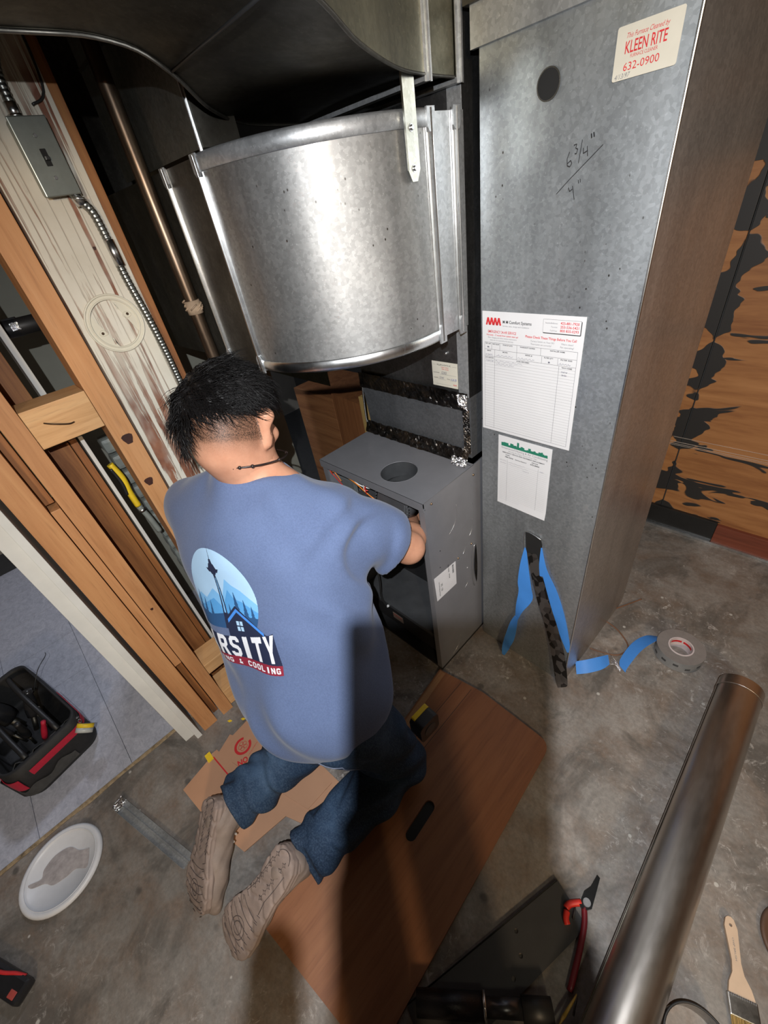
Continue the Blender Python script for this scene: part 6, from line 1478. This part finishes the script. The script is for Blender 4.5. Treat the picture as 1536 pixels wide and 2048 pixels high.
# ---- tape measure on the belt
tm = empty('tape_measure', (-0.455, 0.335, 0.37), 'black and yellow tape measure clipped at the right hip of the kneeling man', 'tape measure')
Mt_ = frame((-0.452, 0.318, 0.355), (0.16, 0.98, 0), (-0.30, 0.05, 0.95), (0.93, -0.18, 0.30))
Mt_ = frame((-0.428, 0.345, 0.345), (0.05, 0.998, 0.0), (0.0, 0.0, 1.0), (0.998, -0.05, 0))
flatpart('case', [rrect(-0.034, 0.034, -0.038, 0.036, 0.015)], -0.022, 0.020, Mt_, plain('black_tape_case', (0.015, 0.015, 0.016), 0.4), tm)
flatpart('yellow_band', [rrect(-0.026, 0.030, 0.024, 0.0375, 0.005)], -0.0225, -0.009, Mt_, bpy.data.materials['yellow_plastic'], tm)
flatpart('side_badge', [circ(0, -0.004, 0.020, 24)], 0.0201, 0.0212, Mt_, FDK, tm)
# ------------------------------------------------------------------ electrical things on the painted plank
XP = -1.1720
Mp = frame((XP, 0, 0), (0, 1, 0), (0, 0, 1), (1, 0, 0))
BOXM = plain('dull_steel_box', (0.27, 0.29, 0.26), 0.38, 0.75, var=0.08, scale=40)
sb = empty('switch_box', (-1.155, 0.286, 1.64), 'grey steel toggle switch box screwed to the white chipped plank', 'switch')
bm = bmesh.new(); box(bm, XP, XP+0.030, 0.2565, 0.3145, 1.590, 1.700, bev=0.005); part('box_body', bm, BOXM, sb)
tgl = rrect(0.281, 0.291, 1.632, 1.657, 0.001)
fp_ = part('face_plate', (lambda b: (box(b, XP+0.030, XP+0.0335, 0.2545, 0.3165, 1.588, 1.702, bev=0.0018), b)[1])(bmesh.new()), BOXM, sb)
flatpart('toggle_slot', [tgl], 0.0335, 0.0338, Mp, DARK, sb)
bm = bmesh.new(); box(bm, XP+0.033, XP+0.043, 0.2825, 0.2895, 1.640, 1.646, bev=0.001); part('toggle', bm, WBLK, sb)
for z in (1.675, 1.615):
    bm = bmesh.new(); cyl(bm, (XP+0.0335, 0.2855, z), (XP+0.0352, 0.2855, z), 0.0032, 0.0026, 10); part('screw', bm, EDGEL, sb)
def flex(name, pts, label, r=0.0085):
    P = []; S = spline(pts, 40)
    L = [0]
    for a, b_ in zip(S[:-1], S[1:]): L.append(L[-1]+(b_-a).length)
    n = int(L[-1]/0.0016); s3 = np.interp(np.linspace(0, L[-1], n), L, range(len(S)))
    for t in s3:
        i = min(int(t), len(S)-2); P.append(S[i].lerp(S[i+1], t-i))
    bm = bmesh.new(); tube(bm, P, r, 12, rfun=lambda t: r*(0.90+0.14*abs(math.sin(t*L[-1]/0.0075*PI))))
    return part(name, bm, galv('armoured_cable_steel', (0.26, 0.27, 0.25), (0.42, 0.44, 0.42), (0.3, 0.45)), None, True), P
uc_ = empty('upper_armoured_cable', (-1.15, 0.29, 1.72), 'armoured cable rising from the top of the switch box', 'cable')
o, _ = flex('cable', [(XP+0.016, 0.276, 1.715), (XP+0.016, 0.280, 1.76), (XP+0.018, 0.300, 1.82), (XP+0.02, 0.310, 1.95), (XP+0.02, 0.30, 2.2)], ''); pset(o, uc_)
bm = bmesh.new(); cyl(bm, (XP+0.016, 0.275, 1.700), (XP+0.016, 0.276, 1.722), 0.0105, seg=16); cyl(bm, (XP+0.016, 0.275, 1.702), (XP+0.016, 0.275, 1.706), 0.0125, seg=8); part('connector', bm, GALV_EDGE, uc_)
lc_ = empty('lower_armoured_cable', (-1.15, 0.33, 1.4), 'armoured cable running down the plank from switch box past the white ring', 'cable')
o, _ = flex('cable', [(XP+0.018, 0.310, 1.580), (XP+0.016, 0.324, 1.560), (XP+0.012, 0.329, 1.52), (XP+0.011, 0.331, 1.44), (XP+0.015, 0.338, 1.35), (XP+0.012, 0.343, 1.26), (XP+0.011, 0.344, 1.15), (XP+0.011, 0.344, 0.9)], ''); pset(o, lc_)
bm = bmesh.new(); cyl(bm, (XP+0.0115, 0.3305, 1.510), (XP+0.011, 0.3315, 1.462), 0.0100, seg=18); part('coupling', bm, GALV_EDGE, lc_)
bm = bmesh.new(); cyl(bm, (XP+0.018, 0.306, 1.592), (XP+0.018, 0.312, 1.572), 0.011, seg=8); cyl(bm, (XP+0.030, 0.300, 1.583), (XP+0.030, 0.318, 1.580), 0.003, seg=8); part('connector', bm, GALV_EDGE, lc_)
bm = bmesh.new(); tube(bm, spline([(XP+0.006, 0.312, 1.72), (XP+0.004, 0.345, 1.75), (XP+0.004, 0.348, 1.9), (XP+0.004, 0.34, 2.1)], 6), 0.0022, 6)
part('black_wire', bm, WBLK, uc_)
# white smoke alarm base ring
IVORY = plain('ivory_plastic', (0.66, 0.62, 0.50), 0.4, var=0.03, bump=0)
rg = empty('round_mounting_ring', (-1.16, 0.268, 1.36), 'ivory plastic ring mount with screw tabs on the chipped plank', 'mounting ring')
cyr, czr = 0.268, 1.358
Mr_ = frame((XP, cyr, czr), (0, 1, 0), (0, 0, 1), (1, 0, 0))
flatpart('ring_flange', [circ(0, 0, 0.0600, 56), circ(0, 0, 0.0485, 56)], 0.0006, 0.0040, Mr_, IVORY, rg)
bm = bmesh.new(); tube(bm, [Mr_ @ Vector((0.0590*math.cos(t), 0.0590*math.sin(t), 0.0045)) for t in [2*PI*k/56 for k in range(56)]], 0.0020, 6, closed=True); part('outer_lip', bm, IVORY, rg)
bm = bmesh.new(); tube(bm, [Mr_ @ Vector((0.0500*math.cos(t), 0.0500*math.sin(t), 0.0050)) for t in [2*PI*k/56 for k in range(56)]], 0.0016, 6, closed=True); part('inner_lip', bm, IVORY, rg)
for a0 in (0.35, 0.35+PI):
    wd = [(0.0488*math.cos(a), 0.0488*math.sin(a)) for a in np.linspace(a0-0.95, a0+0.95, 20)]
    flatpart('screw_plate', [wd, circ(0.036*math.cos(a0), 0.036*math.sin(a0), 0.0030, 12), rrect(0.038*math.cos(a0+.7)-0.002, 0.038*math.cos(a0+.7)+0.002, 0.038*math.sin(a0+.7)-0.007, 0.038*math.sin(a0+.7)+0.007, 0.001)], 0.0006, 0.0026, Mr_, IVORY, rg)
    bm = bmesh.new(); tube(bm, [Mr_ @ Vector((0.034*math.cos(a0)+0.009*math.cos(t), 0.034*math.sin(a0)+0.006*math.sin(t), 0.0030)) for t in np.linspace(0, 2*PI, 20)], 0.0008, 5); part('raised_outline', bm, IVORY, rg)
    bm = bmesh.new(); p = Mr_ @ Vector((0.036*math.cos(a0), 0.036*math.sin(a0), 0)); cyl(bm, p, p+Vector((0.0030, 0, 0)), 0.0042, 0.003, 10); part('screw', bm, bpy.data.materials['rusty_nail'], rg)

# ------------------------------------------------------------------ things in the dark bay behind the studs
gh = empty('grey_vacuum_hose', (-1.45, 0.16, 0.9), 'stacked grey ribbed hose in the dark bay behind the studs', 'hose')
HOSEM = plain('grey_hose_plastic', (0.22, 0.24, 0.22), 0.5, var=0.1)
for k in range(18):
    z = 1.045-k*0.058
    bm = bmesh.new(); box(bm, -1.50, -1.44, 0.135+0.003*min(k, 4), 0.205, z-0.048, z, bev=0.012); part('hose_segment', bm, HOSEM, gh)
yh = empty('yellow_tool_handle', (-1.36, 0.115, 0.85), 'yellow and black tool handle hanging in the bay behind the studs', 'tool')
bm = bmesh.new(); tube(bm, spline([(-1.36, 0.118, 1.000), (-1.355, 0.126, 0.95), (-1.355, 0.122, 0.90), (-1.35, 0.122, 0.850)], 6), 0.0095, 10); part('grip', bm, bpy.data.materials['yellow_plastic'], yh)
bm = bmesh.new(); tube(bm, spline([(-1.352, 0.112, 0.99), (-1.347, 0.117, 0.94), (-1.347, 0.112, 0.90)], 6), 0.005, 8); part('grip_inlay', bm, WBLK, yh)
bm = bmesh.new(); tube(bm, spline([(-1.35, 0.122, 0.848), (-1.345, 0.13, 0.80), (-1.345, 0.135, 0.74)], 6), 0.0085, 10); part('shank', bm, HOSEM, yh)
bm = bmesh.new(); cyl(bm, (-1.35, 0.124, 0.838), (-1.35, 0.125, 0.828), 0.0115, seg=14); part('collar', bm, GALV_EDGE, yh)
bh = empty('black_drain_pipe', (-1.5, 0.10, 1.4), 'black pipe with a bright clamp seen through the upper left bay', 'pipe')
bm = bmesh.new(); cyl(bm, (-1.47, -0.02, 1.375), (-1.42, 0.24, 1.375), 0.020, seg=16); part('pipe_run', bm, FBLK, bh)
bm = bmesh.new(); cyl(bm, (-1.455, 0.095, 1.375), (-1.449, 0.125, 1.375), 0.0225, seg=18); part('band_clamp', bm, FDK, bh)
bm = bmesh.new(); box(bm, -1.436, -1.422, 0.103, 0.122, 1.370, 1.388, bev=0.002); part('clamp_screw', bm, FOILB, bh)

# ------------------------------------------------------------------ tool bag
BAGM = plain('black_nylon', (0.012, 0.012, 0.013), 0.7, var=0.3, scale=60, bump=0.3)
BAGR = plain('red_nylon', (0.42, 0.010, 0.035), 0.6, var=0.1, scale=60)
BAGG = plain('dark_grey_nylon', (0.045, 0.046, 0.046), 0.7, var=0.2, scale=60)
bag = empty('open_tool_bag', (-1.68, -0.55, 0), 'open black and red tool bag full of tools on the vinyl floor', 'tool bag')
ba = math.radians(14); bx_ = Vector((math.cos(ba), math.sin(ba), 0)); by_ = Vector((-math.sin(ba), math.cos(ba), 0)); Mg = frame((-1.69, -0.585, 0.0), bx_, by_, (0, 0, 1))
HB = 0.165
def rr2(x0, x1, y0, y1, r, n=6): return rrect(x0, x1, y0, y1, r, n)
out0 = rr2(-0.26, 0.255, -0.135, 0.125, 0.05); 
def ringpts(o, k, z, dx=0.0):
    return [Mg @ Vector((x*k+dx, y*k, z)) for x, y in o]
g = [ringpts(out0, 0.95, 0.003), ringpts(out0, 1.0, 0.03), ringpts(out0, 1.0, 0.10), ringpts(out0, 0.98, HB), ringpts(out0, 0.93, HB+0.004), ringpts(out0, 0.91, HB-0.01), ringpts(out0, 0.90, 0.03), ringpts(out0, 0.88, 0.012)]
bm = bmesh.new(); R_v = [[bm.verts.new(p) for p in r_] for r_ in g]
for a, b_ in zip(R_v[:-1], R_v[1:]):
    for k in range(len(a)): bm.faces.new((a[k], a[(k+1) % len(a)], b_[(k+1) % len(a)], b_[k]))
bm.faces.new(R_v[0][::-1]); bm.faces.new(R_v[-1]); part('bag_body', bm, BAGM, bag, True)
def rim_path(o, k, z, i0, i1): return [Mg @ Vector((o[i % len(o)][0]*k, o[i % len(o)][1]*k, z)) for i in range(i0, i1)]
def resamp(P, n):
    L = [0]
    for a, b_ in zip(P[:-1], P[1:]): L.append(L[-1]+(b_-a).length)
    o_ = []
    for t in np.linspace(0, L[-1], n):
        i = max(0, min(len(P)-2, int(np.searchsorted(L, t))-1)); f_ = (t-L[i])/max(1e-9, L[i+1]-L[i]); o_.append(P[i].lerp(P[i+1], min(1, f_)))
    return o_
full = resamp([Mg @ Vector((x*1.01, y*1.01, 0)) for x, y in out0+[out0[0]]], 121)
def band(i0, i1, z0, z1, m, name, wob=0.0, off=1.0):
    g = []
    for i in range(i0, i1):
        p = full[i % 120]; c = Mg @ Vector((0, 0, 0)); d_ = (p-c).normalized()
        g.append([p+d_*0.002*off+Vector((0, 0, z0)), p+d_*0.0035*off+Vector((0, 0, (z0+z1)/2)), p+d_*0.002*off+Vector((0, 0, z1+wob*math.sin(i*0.9)))])
    bm = bmesh.new(); sheet(bm, g, 0.0015); part(name, bm, m, bag)
band(-12, 22, 0.112, 0.140, BAGR, 'red_band'); band(92, 106, 0.075, 0.135, BAGR, 'red_panel'); band(84, 90, 0.095, 0.125, BAGR, 'red_panel')
band(60, 118, 0.03, 0.07, BAGG, 'pocket_band', 0.010)
for x_, w_ in ((-0.17, 0.05), (-0.08, 0.05), (0.01, 0.05), (0.10, 0.05), (0.18, 0.04)):
    g = [[Mg @ Vector((x_+w_*t, -0.135*0.99-0.010*math.sin(PI*t), z)) for z in (0.02, 0.08, 0.128+0.006*math.sin(PI*t))] for t in np.linspace(0, 1, 7)]
    bm = bmesh.new(); sheet(bm, g, 0.002); part('pocket', bm, BAGM, bag)
for s_ in (-1, 1):
    g = [Mg @ Vector((-0.22+0.44*t, s_*0.055+0.0, HB-0.01+0.06*math.sin(PI*t)*(1 if s_ > 0 else 0.6))) for t in np.linspace(0, 1, 16)]
    bm = bmesh.new(); tube(bm, g, 0.009, 8); part('frame_tube', bm, FBLK, bag)
g = [[Mg @ Vector((0.215-0.008*math.sin(k*1.5), y, HB-0.012+0.010*math.sin(k*1.9))), Mg @ Vector((0.190, y, HB-0.03))] for k, y in enumerate(np.linspace(-0.10, 0.10, 12))]
bm = bmesh.new(); sheet(bm, g, 0.002); part('grey_binding', bm, BAGG, bag)
def tool(name, label, cat, a, b_, r0, m, r1=None, tipm=None, extra=None):
    t = empty(name, tuple(Mg @ Vector(a)), label, cat, None)
    bm = bmesh.new(); P = [Mg @ (Vector(a).lerp(Vector(b_), k/8)) for k in range(9)]
    tube(bm, P, r0, 12, rfun=lambda s: r0*(0.75+0.25*math.sin(PI*min(1, s*1.15+0.1)))); part('handle', bm, m, t, True)
    bm = bmesh.new(); d_ = (P[0]-P[-1]).normalized(); cyl(bm, P[0], P[0]+d_*0.06, r0*0.4, seg=8); part('shaft', bm, GALV_DARK, t)
    return t
BLKP = plain('glossy_black_plastic', (0.02, 0.02, 0.022), 0.25)
tool('screwdriver', 'large black round-headed screwdriver handle at the far side of the bag', 'screwdriver', (0.02, 0.03, 0.12), (0.00, 0.075, 0.215), 0.021, BLKP)
tool('screwdriver', 'red tipped screwdriver standing at the near end of the bag', 'screwdriver', (0.165, 0.01, 0.12), (0.185, 0.045, 0.200), 0.010, BAGR)
tool('screwdriver', 'black handled screwdriver in the middle of the bag', 'screwdriver', (0.07, -0.02, 0.10), (0.09, -0.01, 0.195), 0.013, FBLK)
tool('pliers', 'black handled pliers leaning in the tool bag centre', 'pliers', (0.00, -0.05, 0.10), (-0.04, -0.07, 0.200), 0.012, BLKP)
tool('drill_bit_case', 'dark rounded tool body at the left of the bag', 'tool', (-0.11, -0.03, 0.08), (-0.13, -0.05, 0.20), 0.038, FBLK)
tool('nut_driver', 'small silver tipped nut driver beside the large screwdriver', 'nut driver', (0.075, 0.05, 0.12), (0.085, 0.060, 0.185), 0.008, GALV_EDGE)
tool('nut_driver', 'second silver tipped nut driver nearer the red screwdriver', 'nut driver', (0.10, 0.040, 0.12), (0.112, 0.048, 0.180), 0.007, GALV_EDGE)
bm = bmesh.new(); tube(bm, spline([Mg @ Vector(p) for p in ((-0.05, 0.08, 0.15), (-0.08, 0.14, 0.20), (-0.14, 0.19, 0.19), (-0.22, 0.20, 0.15))], 8), 0.0016, 5)
part('loose_cord', bm, WBLK, bag)
# chain and tape roll hanging off the bag's near corner
yt = empty('yellow_tape_roll', (-1.395, -0.42, 0.1), 'small yellow and white tape roll hooked on the tool bag corner', 'tape roll')
ya = Vector((-0.30, 0.35, 0.12)).normalized(); c0 = Mg @ Vector((0.285, 0.105, 0.130))
ya = Vector((-0.59, 0.69, 0.50)).normalized()
bm = bmesh.new(); cyl(bm, c0-ya*0.014, c0+ya*0.002, 0.027, seg=36); part('white_side', bm, plain('milky_tape', (0.45, 0.47, 0.46), 0.4), yt)
bm = bmesh.new(); cyl(bm, c0+ya*0.002, c0+ya*0.016, 0.027, seg=36); part('yellow_side', bm, bpy.data.materials['yellow_plastic'], yt)
bm = bmesh.new(); cyl(bm, c0+ya*0.0162, c0+ya*0.0168, 0.014, seg=24); part('core_hole', bm, FDK, yt)
for k in range(7):
    p = (Mg @ Vector((0.23, 0.115, 0.155))).lerp(c0, k/7); bm = bmesh.new(); tube(bm, [p+Vector((0.0065*math.cos(t), 0.0045*math.sin(t), 0.003*math.sin(t+k*1.57))) for t in np.linspace(0, 2*PI, 12)], 0.0012, 5); part('chain_link', bm, EDGEL if k % 2 else FBLK, yt)

# ------------------------------------------------------------------ the person taking the photograph (behind the camera)
def cw(x, y, z): return tuple(CAM+RX*x+RY*y+RZ*z)
ph = empty('photographer', (0.35, -0.42, 0), 'person in dark work clothes holding up a phone, headlamp on', 'person')
HP = Vector(cw(-0.038, 0.040, 0.258)); fq = (-RZ).normalized(); RQ = rows(tuple(fq+Vector((0, 0, 0.15))))
SHp = HP+Vector((0.09, -0.10, -0.26))
rq = Vector(RQ[0]); TC = SHp+Vector((0.01, -0.01, -0.24)); PC = SHp+Vector((0.03, -0.03, -0.62))
EPR = cw(0.13, -0.40, 0.22); WPR = cw(-0.008, -0.178, 0.030)
EPL = tuple(SHp-rq*0.27+Vector((0, 0.0, -0.30))); WPL = tuple(SHp-rq*0.30+Vector((0.0, 0.0, -0.56)))
SPL = tuple(SHp-rq*0.20); SPR = tuple(SHp+rq*0.20)
def photog(P):
    v = ell_(P, tuple(HP), (0.078, 0.098, 0.115), RQ); v = smin(v, ell_(P, tuple(HP-Vector(RQ[2])*0.07+Vector(RQ[1])*0.03), (0.055, 0.06, 0.055), RQ), 0.03)
    v = smin(v, cap_(P, tuple(HP-Vector(RQ[2])*0.06), tuple(SHp+Vector((0, 0, 0.02))), 0.058, 0.065), 0.03)
    v = smin(v, cap_(P, tuple(Vector(RQ[1])*0.10+HP-Vector(RQ[2])*0.005), tuple(HP+Vector(RQ[1])*0.115-Vector(RQ[2])*0.035), 0.009, 0.012), 0.015)
    v = smin(v, ell_(P, tuple(TC), (0.17, 0.11, 0.26), RQ), 0.05); v = smin(v, cap_(P, SPL, SPR, 0.055, 0.055), 0.04)
    for s_, e_, w_ in ((SPL, EPL, WPL), (SPR, EPR, WPR)):
        v = smin(v, cap_(P, s_, e_, 0.052, 0.044), 0.02); v = smin(v, cap_(P, e_, w_, 0.043, 0.029), 0.012)
    return v
bb = sdfpart('body', photog, (-0.45, -0.95, 0.55), (0.85, 0.35, 2.0), 0.012, SKINM, ph)
for w_, s_ in ((WPL, 1), (WPR, -1)):
    dd = Vector((0, 0, -1)) if s_ == 1 else RY*1.0+RX*-0.02
    hf = hand_sdf(w_, dd, rq*-1 if s_ == 1 else RZ, s_, 0.35 if s_ == 1 else 1.3, 1.0); c_ = Vector(w_); sdfpart('hand', hf, tuple(c_-Vector((.2, .2, .2))), tuple(c_+Vector((.2, .2, .2))), 0.006, SKINM, ph)
CLOTH = plain('dark_work_cloth', (0.03, 0.03, 0.035), 0.9)
def coat(P):
    v = ell_(P, tuple(TC), (0.205, 0.14, 0.30), RQ); v = smin(v, cap_(P, SPL, SPR, 0.075, 0.075), 0.05); v = smin(v, ell_(P, tuple(PC+Vector((0, 0, 0.10))), (0.185, 0.13, 0.2), RQ), 0.05)
    for s_, e_, w_ in ((SPL, EPL, WPL), (SPR, EPR, WPR)):
        v = smin(v, cap_(P, s_, e_, 0.070, 0.058), 0.03); w2 = Vector(e_).lerp(Vector(w_), 0.72); v = smin(v, cap_(P, e_, tuple(w2), 0.058, 0.042), 0.02)
    return v
sdfpart('jacket', coat, (-0.5, -0.95, 0.45), (0.9, 0.35, 1.80), 0.014, CLOTH, ph)
def trs(P):
    v = ell_(P, tuple(PC), (0.175, 0.13, 0.13), RQ)
    for s in (-1, 1):
        h_ = PC+rq*s*0.09; k_ = h_+Vector((0, 0, -0.42)); a_ = k_+Vector((0, -0.02, -(k_.z-0.08))); v = smin(v, cap_(P, tuple(h_), tuple(k_), 0.095, 0.072), 0.03); v = smin(v, cap_(P, tuple(k_), tuple(a_), 0.072, 0.060), 0.02)
    return v
sdfpart('trousers', trs, (-0.15, -0.75, 0.02), (0.65, 0.05, 1.2), 0.014, plain('work_trousers', (0.05, 0.045, 0.04), 0.9), ph)
for s in (-1, 1):
    bm = bmesh.new(); c_ = Vector((PC.x, PC.y-0.02, 0))+rq*s*0.10; fl_ = Vector((fq.x, fq.y, 0)).normalized(); Mz = frame(c_, fl_, Vector((-fl_.y, fl_.x, 0)), (0, 0, 1)); box(bm, -0.09, 0.20, -0.048, 0.048, 0.002, 0.10, mtx=Mz, bev=0.025); part('boot', bm, CLOTH, ph)
hl_ = empty('headlamp', tuple(HEADLAMP), 'lit headlamp strapped on the forehead of the person taking the photo', 'headlamp')
LAMP = MB('lamp_lens'); LAMP.b.inputs['Emission Color'].default_value = (0.95, 0.97, 1, 1); LAMP.b.inputs['Emission Strength'].default_value = 6
p0 = HEADLAMP+RZ*0.006
bm = bmesh.new(); cyl(bm, p0, p0+RZ*0.030, 0.022, 0.026, 24); part('lamp_case', bm, FBLK, hl_)
bm = bmesh.new(); cyl(bm, p0-RZ*0.001, p0, 0.018, seg=24); part('lens', bm, LAMP.m, hl_)
bm = bmesh.new(); tube(bm, [HP+Vector(RQ[2])*0.035+Vector(RQ[0])*0.081*math.cos(t)+Vector(RQ[1])*0.101*math.sin(t) for t in np.linspace(0, 2*PI, 40)], 0.006, 6); part('strap', bm, BAGG, hl_)
pho = empty('phone', cw(-0.01, -0.07, 0.015), 'black phone held up in the right hand', 'phone')
Mph = frame(CAM, RX, RY, RZ)
bm = bmesh.new(); box(bm, -0.0445, 0.0175, -0.125, 0.0150, 0.006, 0.013, mtx=Mph, bev=0.0035); part('phone_case', bm, FBLK, pho)
bm = bmesh.new(); box(bm, -0.0415, 0.0145, -0.122, 0.0120, 0.0132, 0.0137, mtx=Mph); part('screen', bm, plain('dark_screen', (0.02, 0.02, 0.03), 0.1, bump=0), pho)
bm = bmesh.new(); cyl(bm, CAM+RZ*0.0045, CAM+RZ*0.006, 0.006, seg=20); part('camera_lens', bm, FBLK, pho)
# light fittings of the garage and the side room
def fitting(name, loc, sx_, sy_, label, rz=0.0, em=2.5, col=(1, 0.95, 0.8)):
    f_ = empty(name, loc, label, 'ceiling light'); x, y, z = loc
    part('housing', B(x-sx_/2-0.02, x+sx_/2+0.02, y-sy_/2-0.02, y+sy_/2+0.02, z+0.012, z+0.07, bev=0.004), plain('white_enamel', (0.7, 0.7, 0.7), 0.4), f_)
    q = MB('tube_glow'); q.b.inputs['Emission Color'].default_value = (*col, 1); q.b.inputs['Emission Strength'].default_value = em
    bm = bmesh.new(); tube(bm, [(x, y-sy_/2, z+0.006), (x, y+sy_/2, z+0.006)] if sy_ > sx_ else [(x-sx_/2, y, z+0.006), (x+sx_/2, y, z+0.006)], 0.013, 12); part('tube', bm, q.m, f_)
fitting('ceiling_light', (1.1, -0.7, 2.478), 0.10, 1.2, 'tube ceiling light over the middle of the garage')
wk = empty('work_light', (1.95, -1.36, 0), 'yellow work light on a tripod stand in the garage', 'work light')
dw = (Vector((-0.2, 0.9, 0.6))-Vector((1.9, -1.3, 1.86))).normalized(); rw_ = dw.cross(Vector((0, 0, 1))).normalized(); uw = rw_.cross(dw); Mw = frame(Vector((1.9, -1.3, 1.86))-dw*0.03, rw_, uw, -dw)
bm = bmesh.new(); box(bm, -0.12, 0.12, -0.18, 0.18, 0.0, 0.05, mtx=Mw, bev=0.01); part('lamp_housing', bm, bpy.data.materials['yellow_plastic'], wk)
bm = bmesh.new(); cyl(bm, (1.95, -1.36, 0.4), (1.95, -1.36, 1.80), 0.014, seg=12); part('pole', bm, FBLK, wk)
for k in range(3):
    bm = bmesh.new(); a = 2.1*k; tube(bm, [(1.95, -1.36, 0.5), (1.95+0.32*math.cos(a), -1.36+0.32*math.sin(a), 0.012)], 0.011, 8); part('leg', bm, FBLK, wk)

fitting('ceiling_light', (-2.7, 0.35, 2.125), 0.22, 0.03, 'small hanging light in the side room', em=2.0, col=(0.85, 0.9, 1.0))
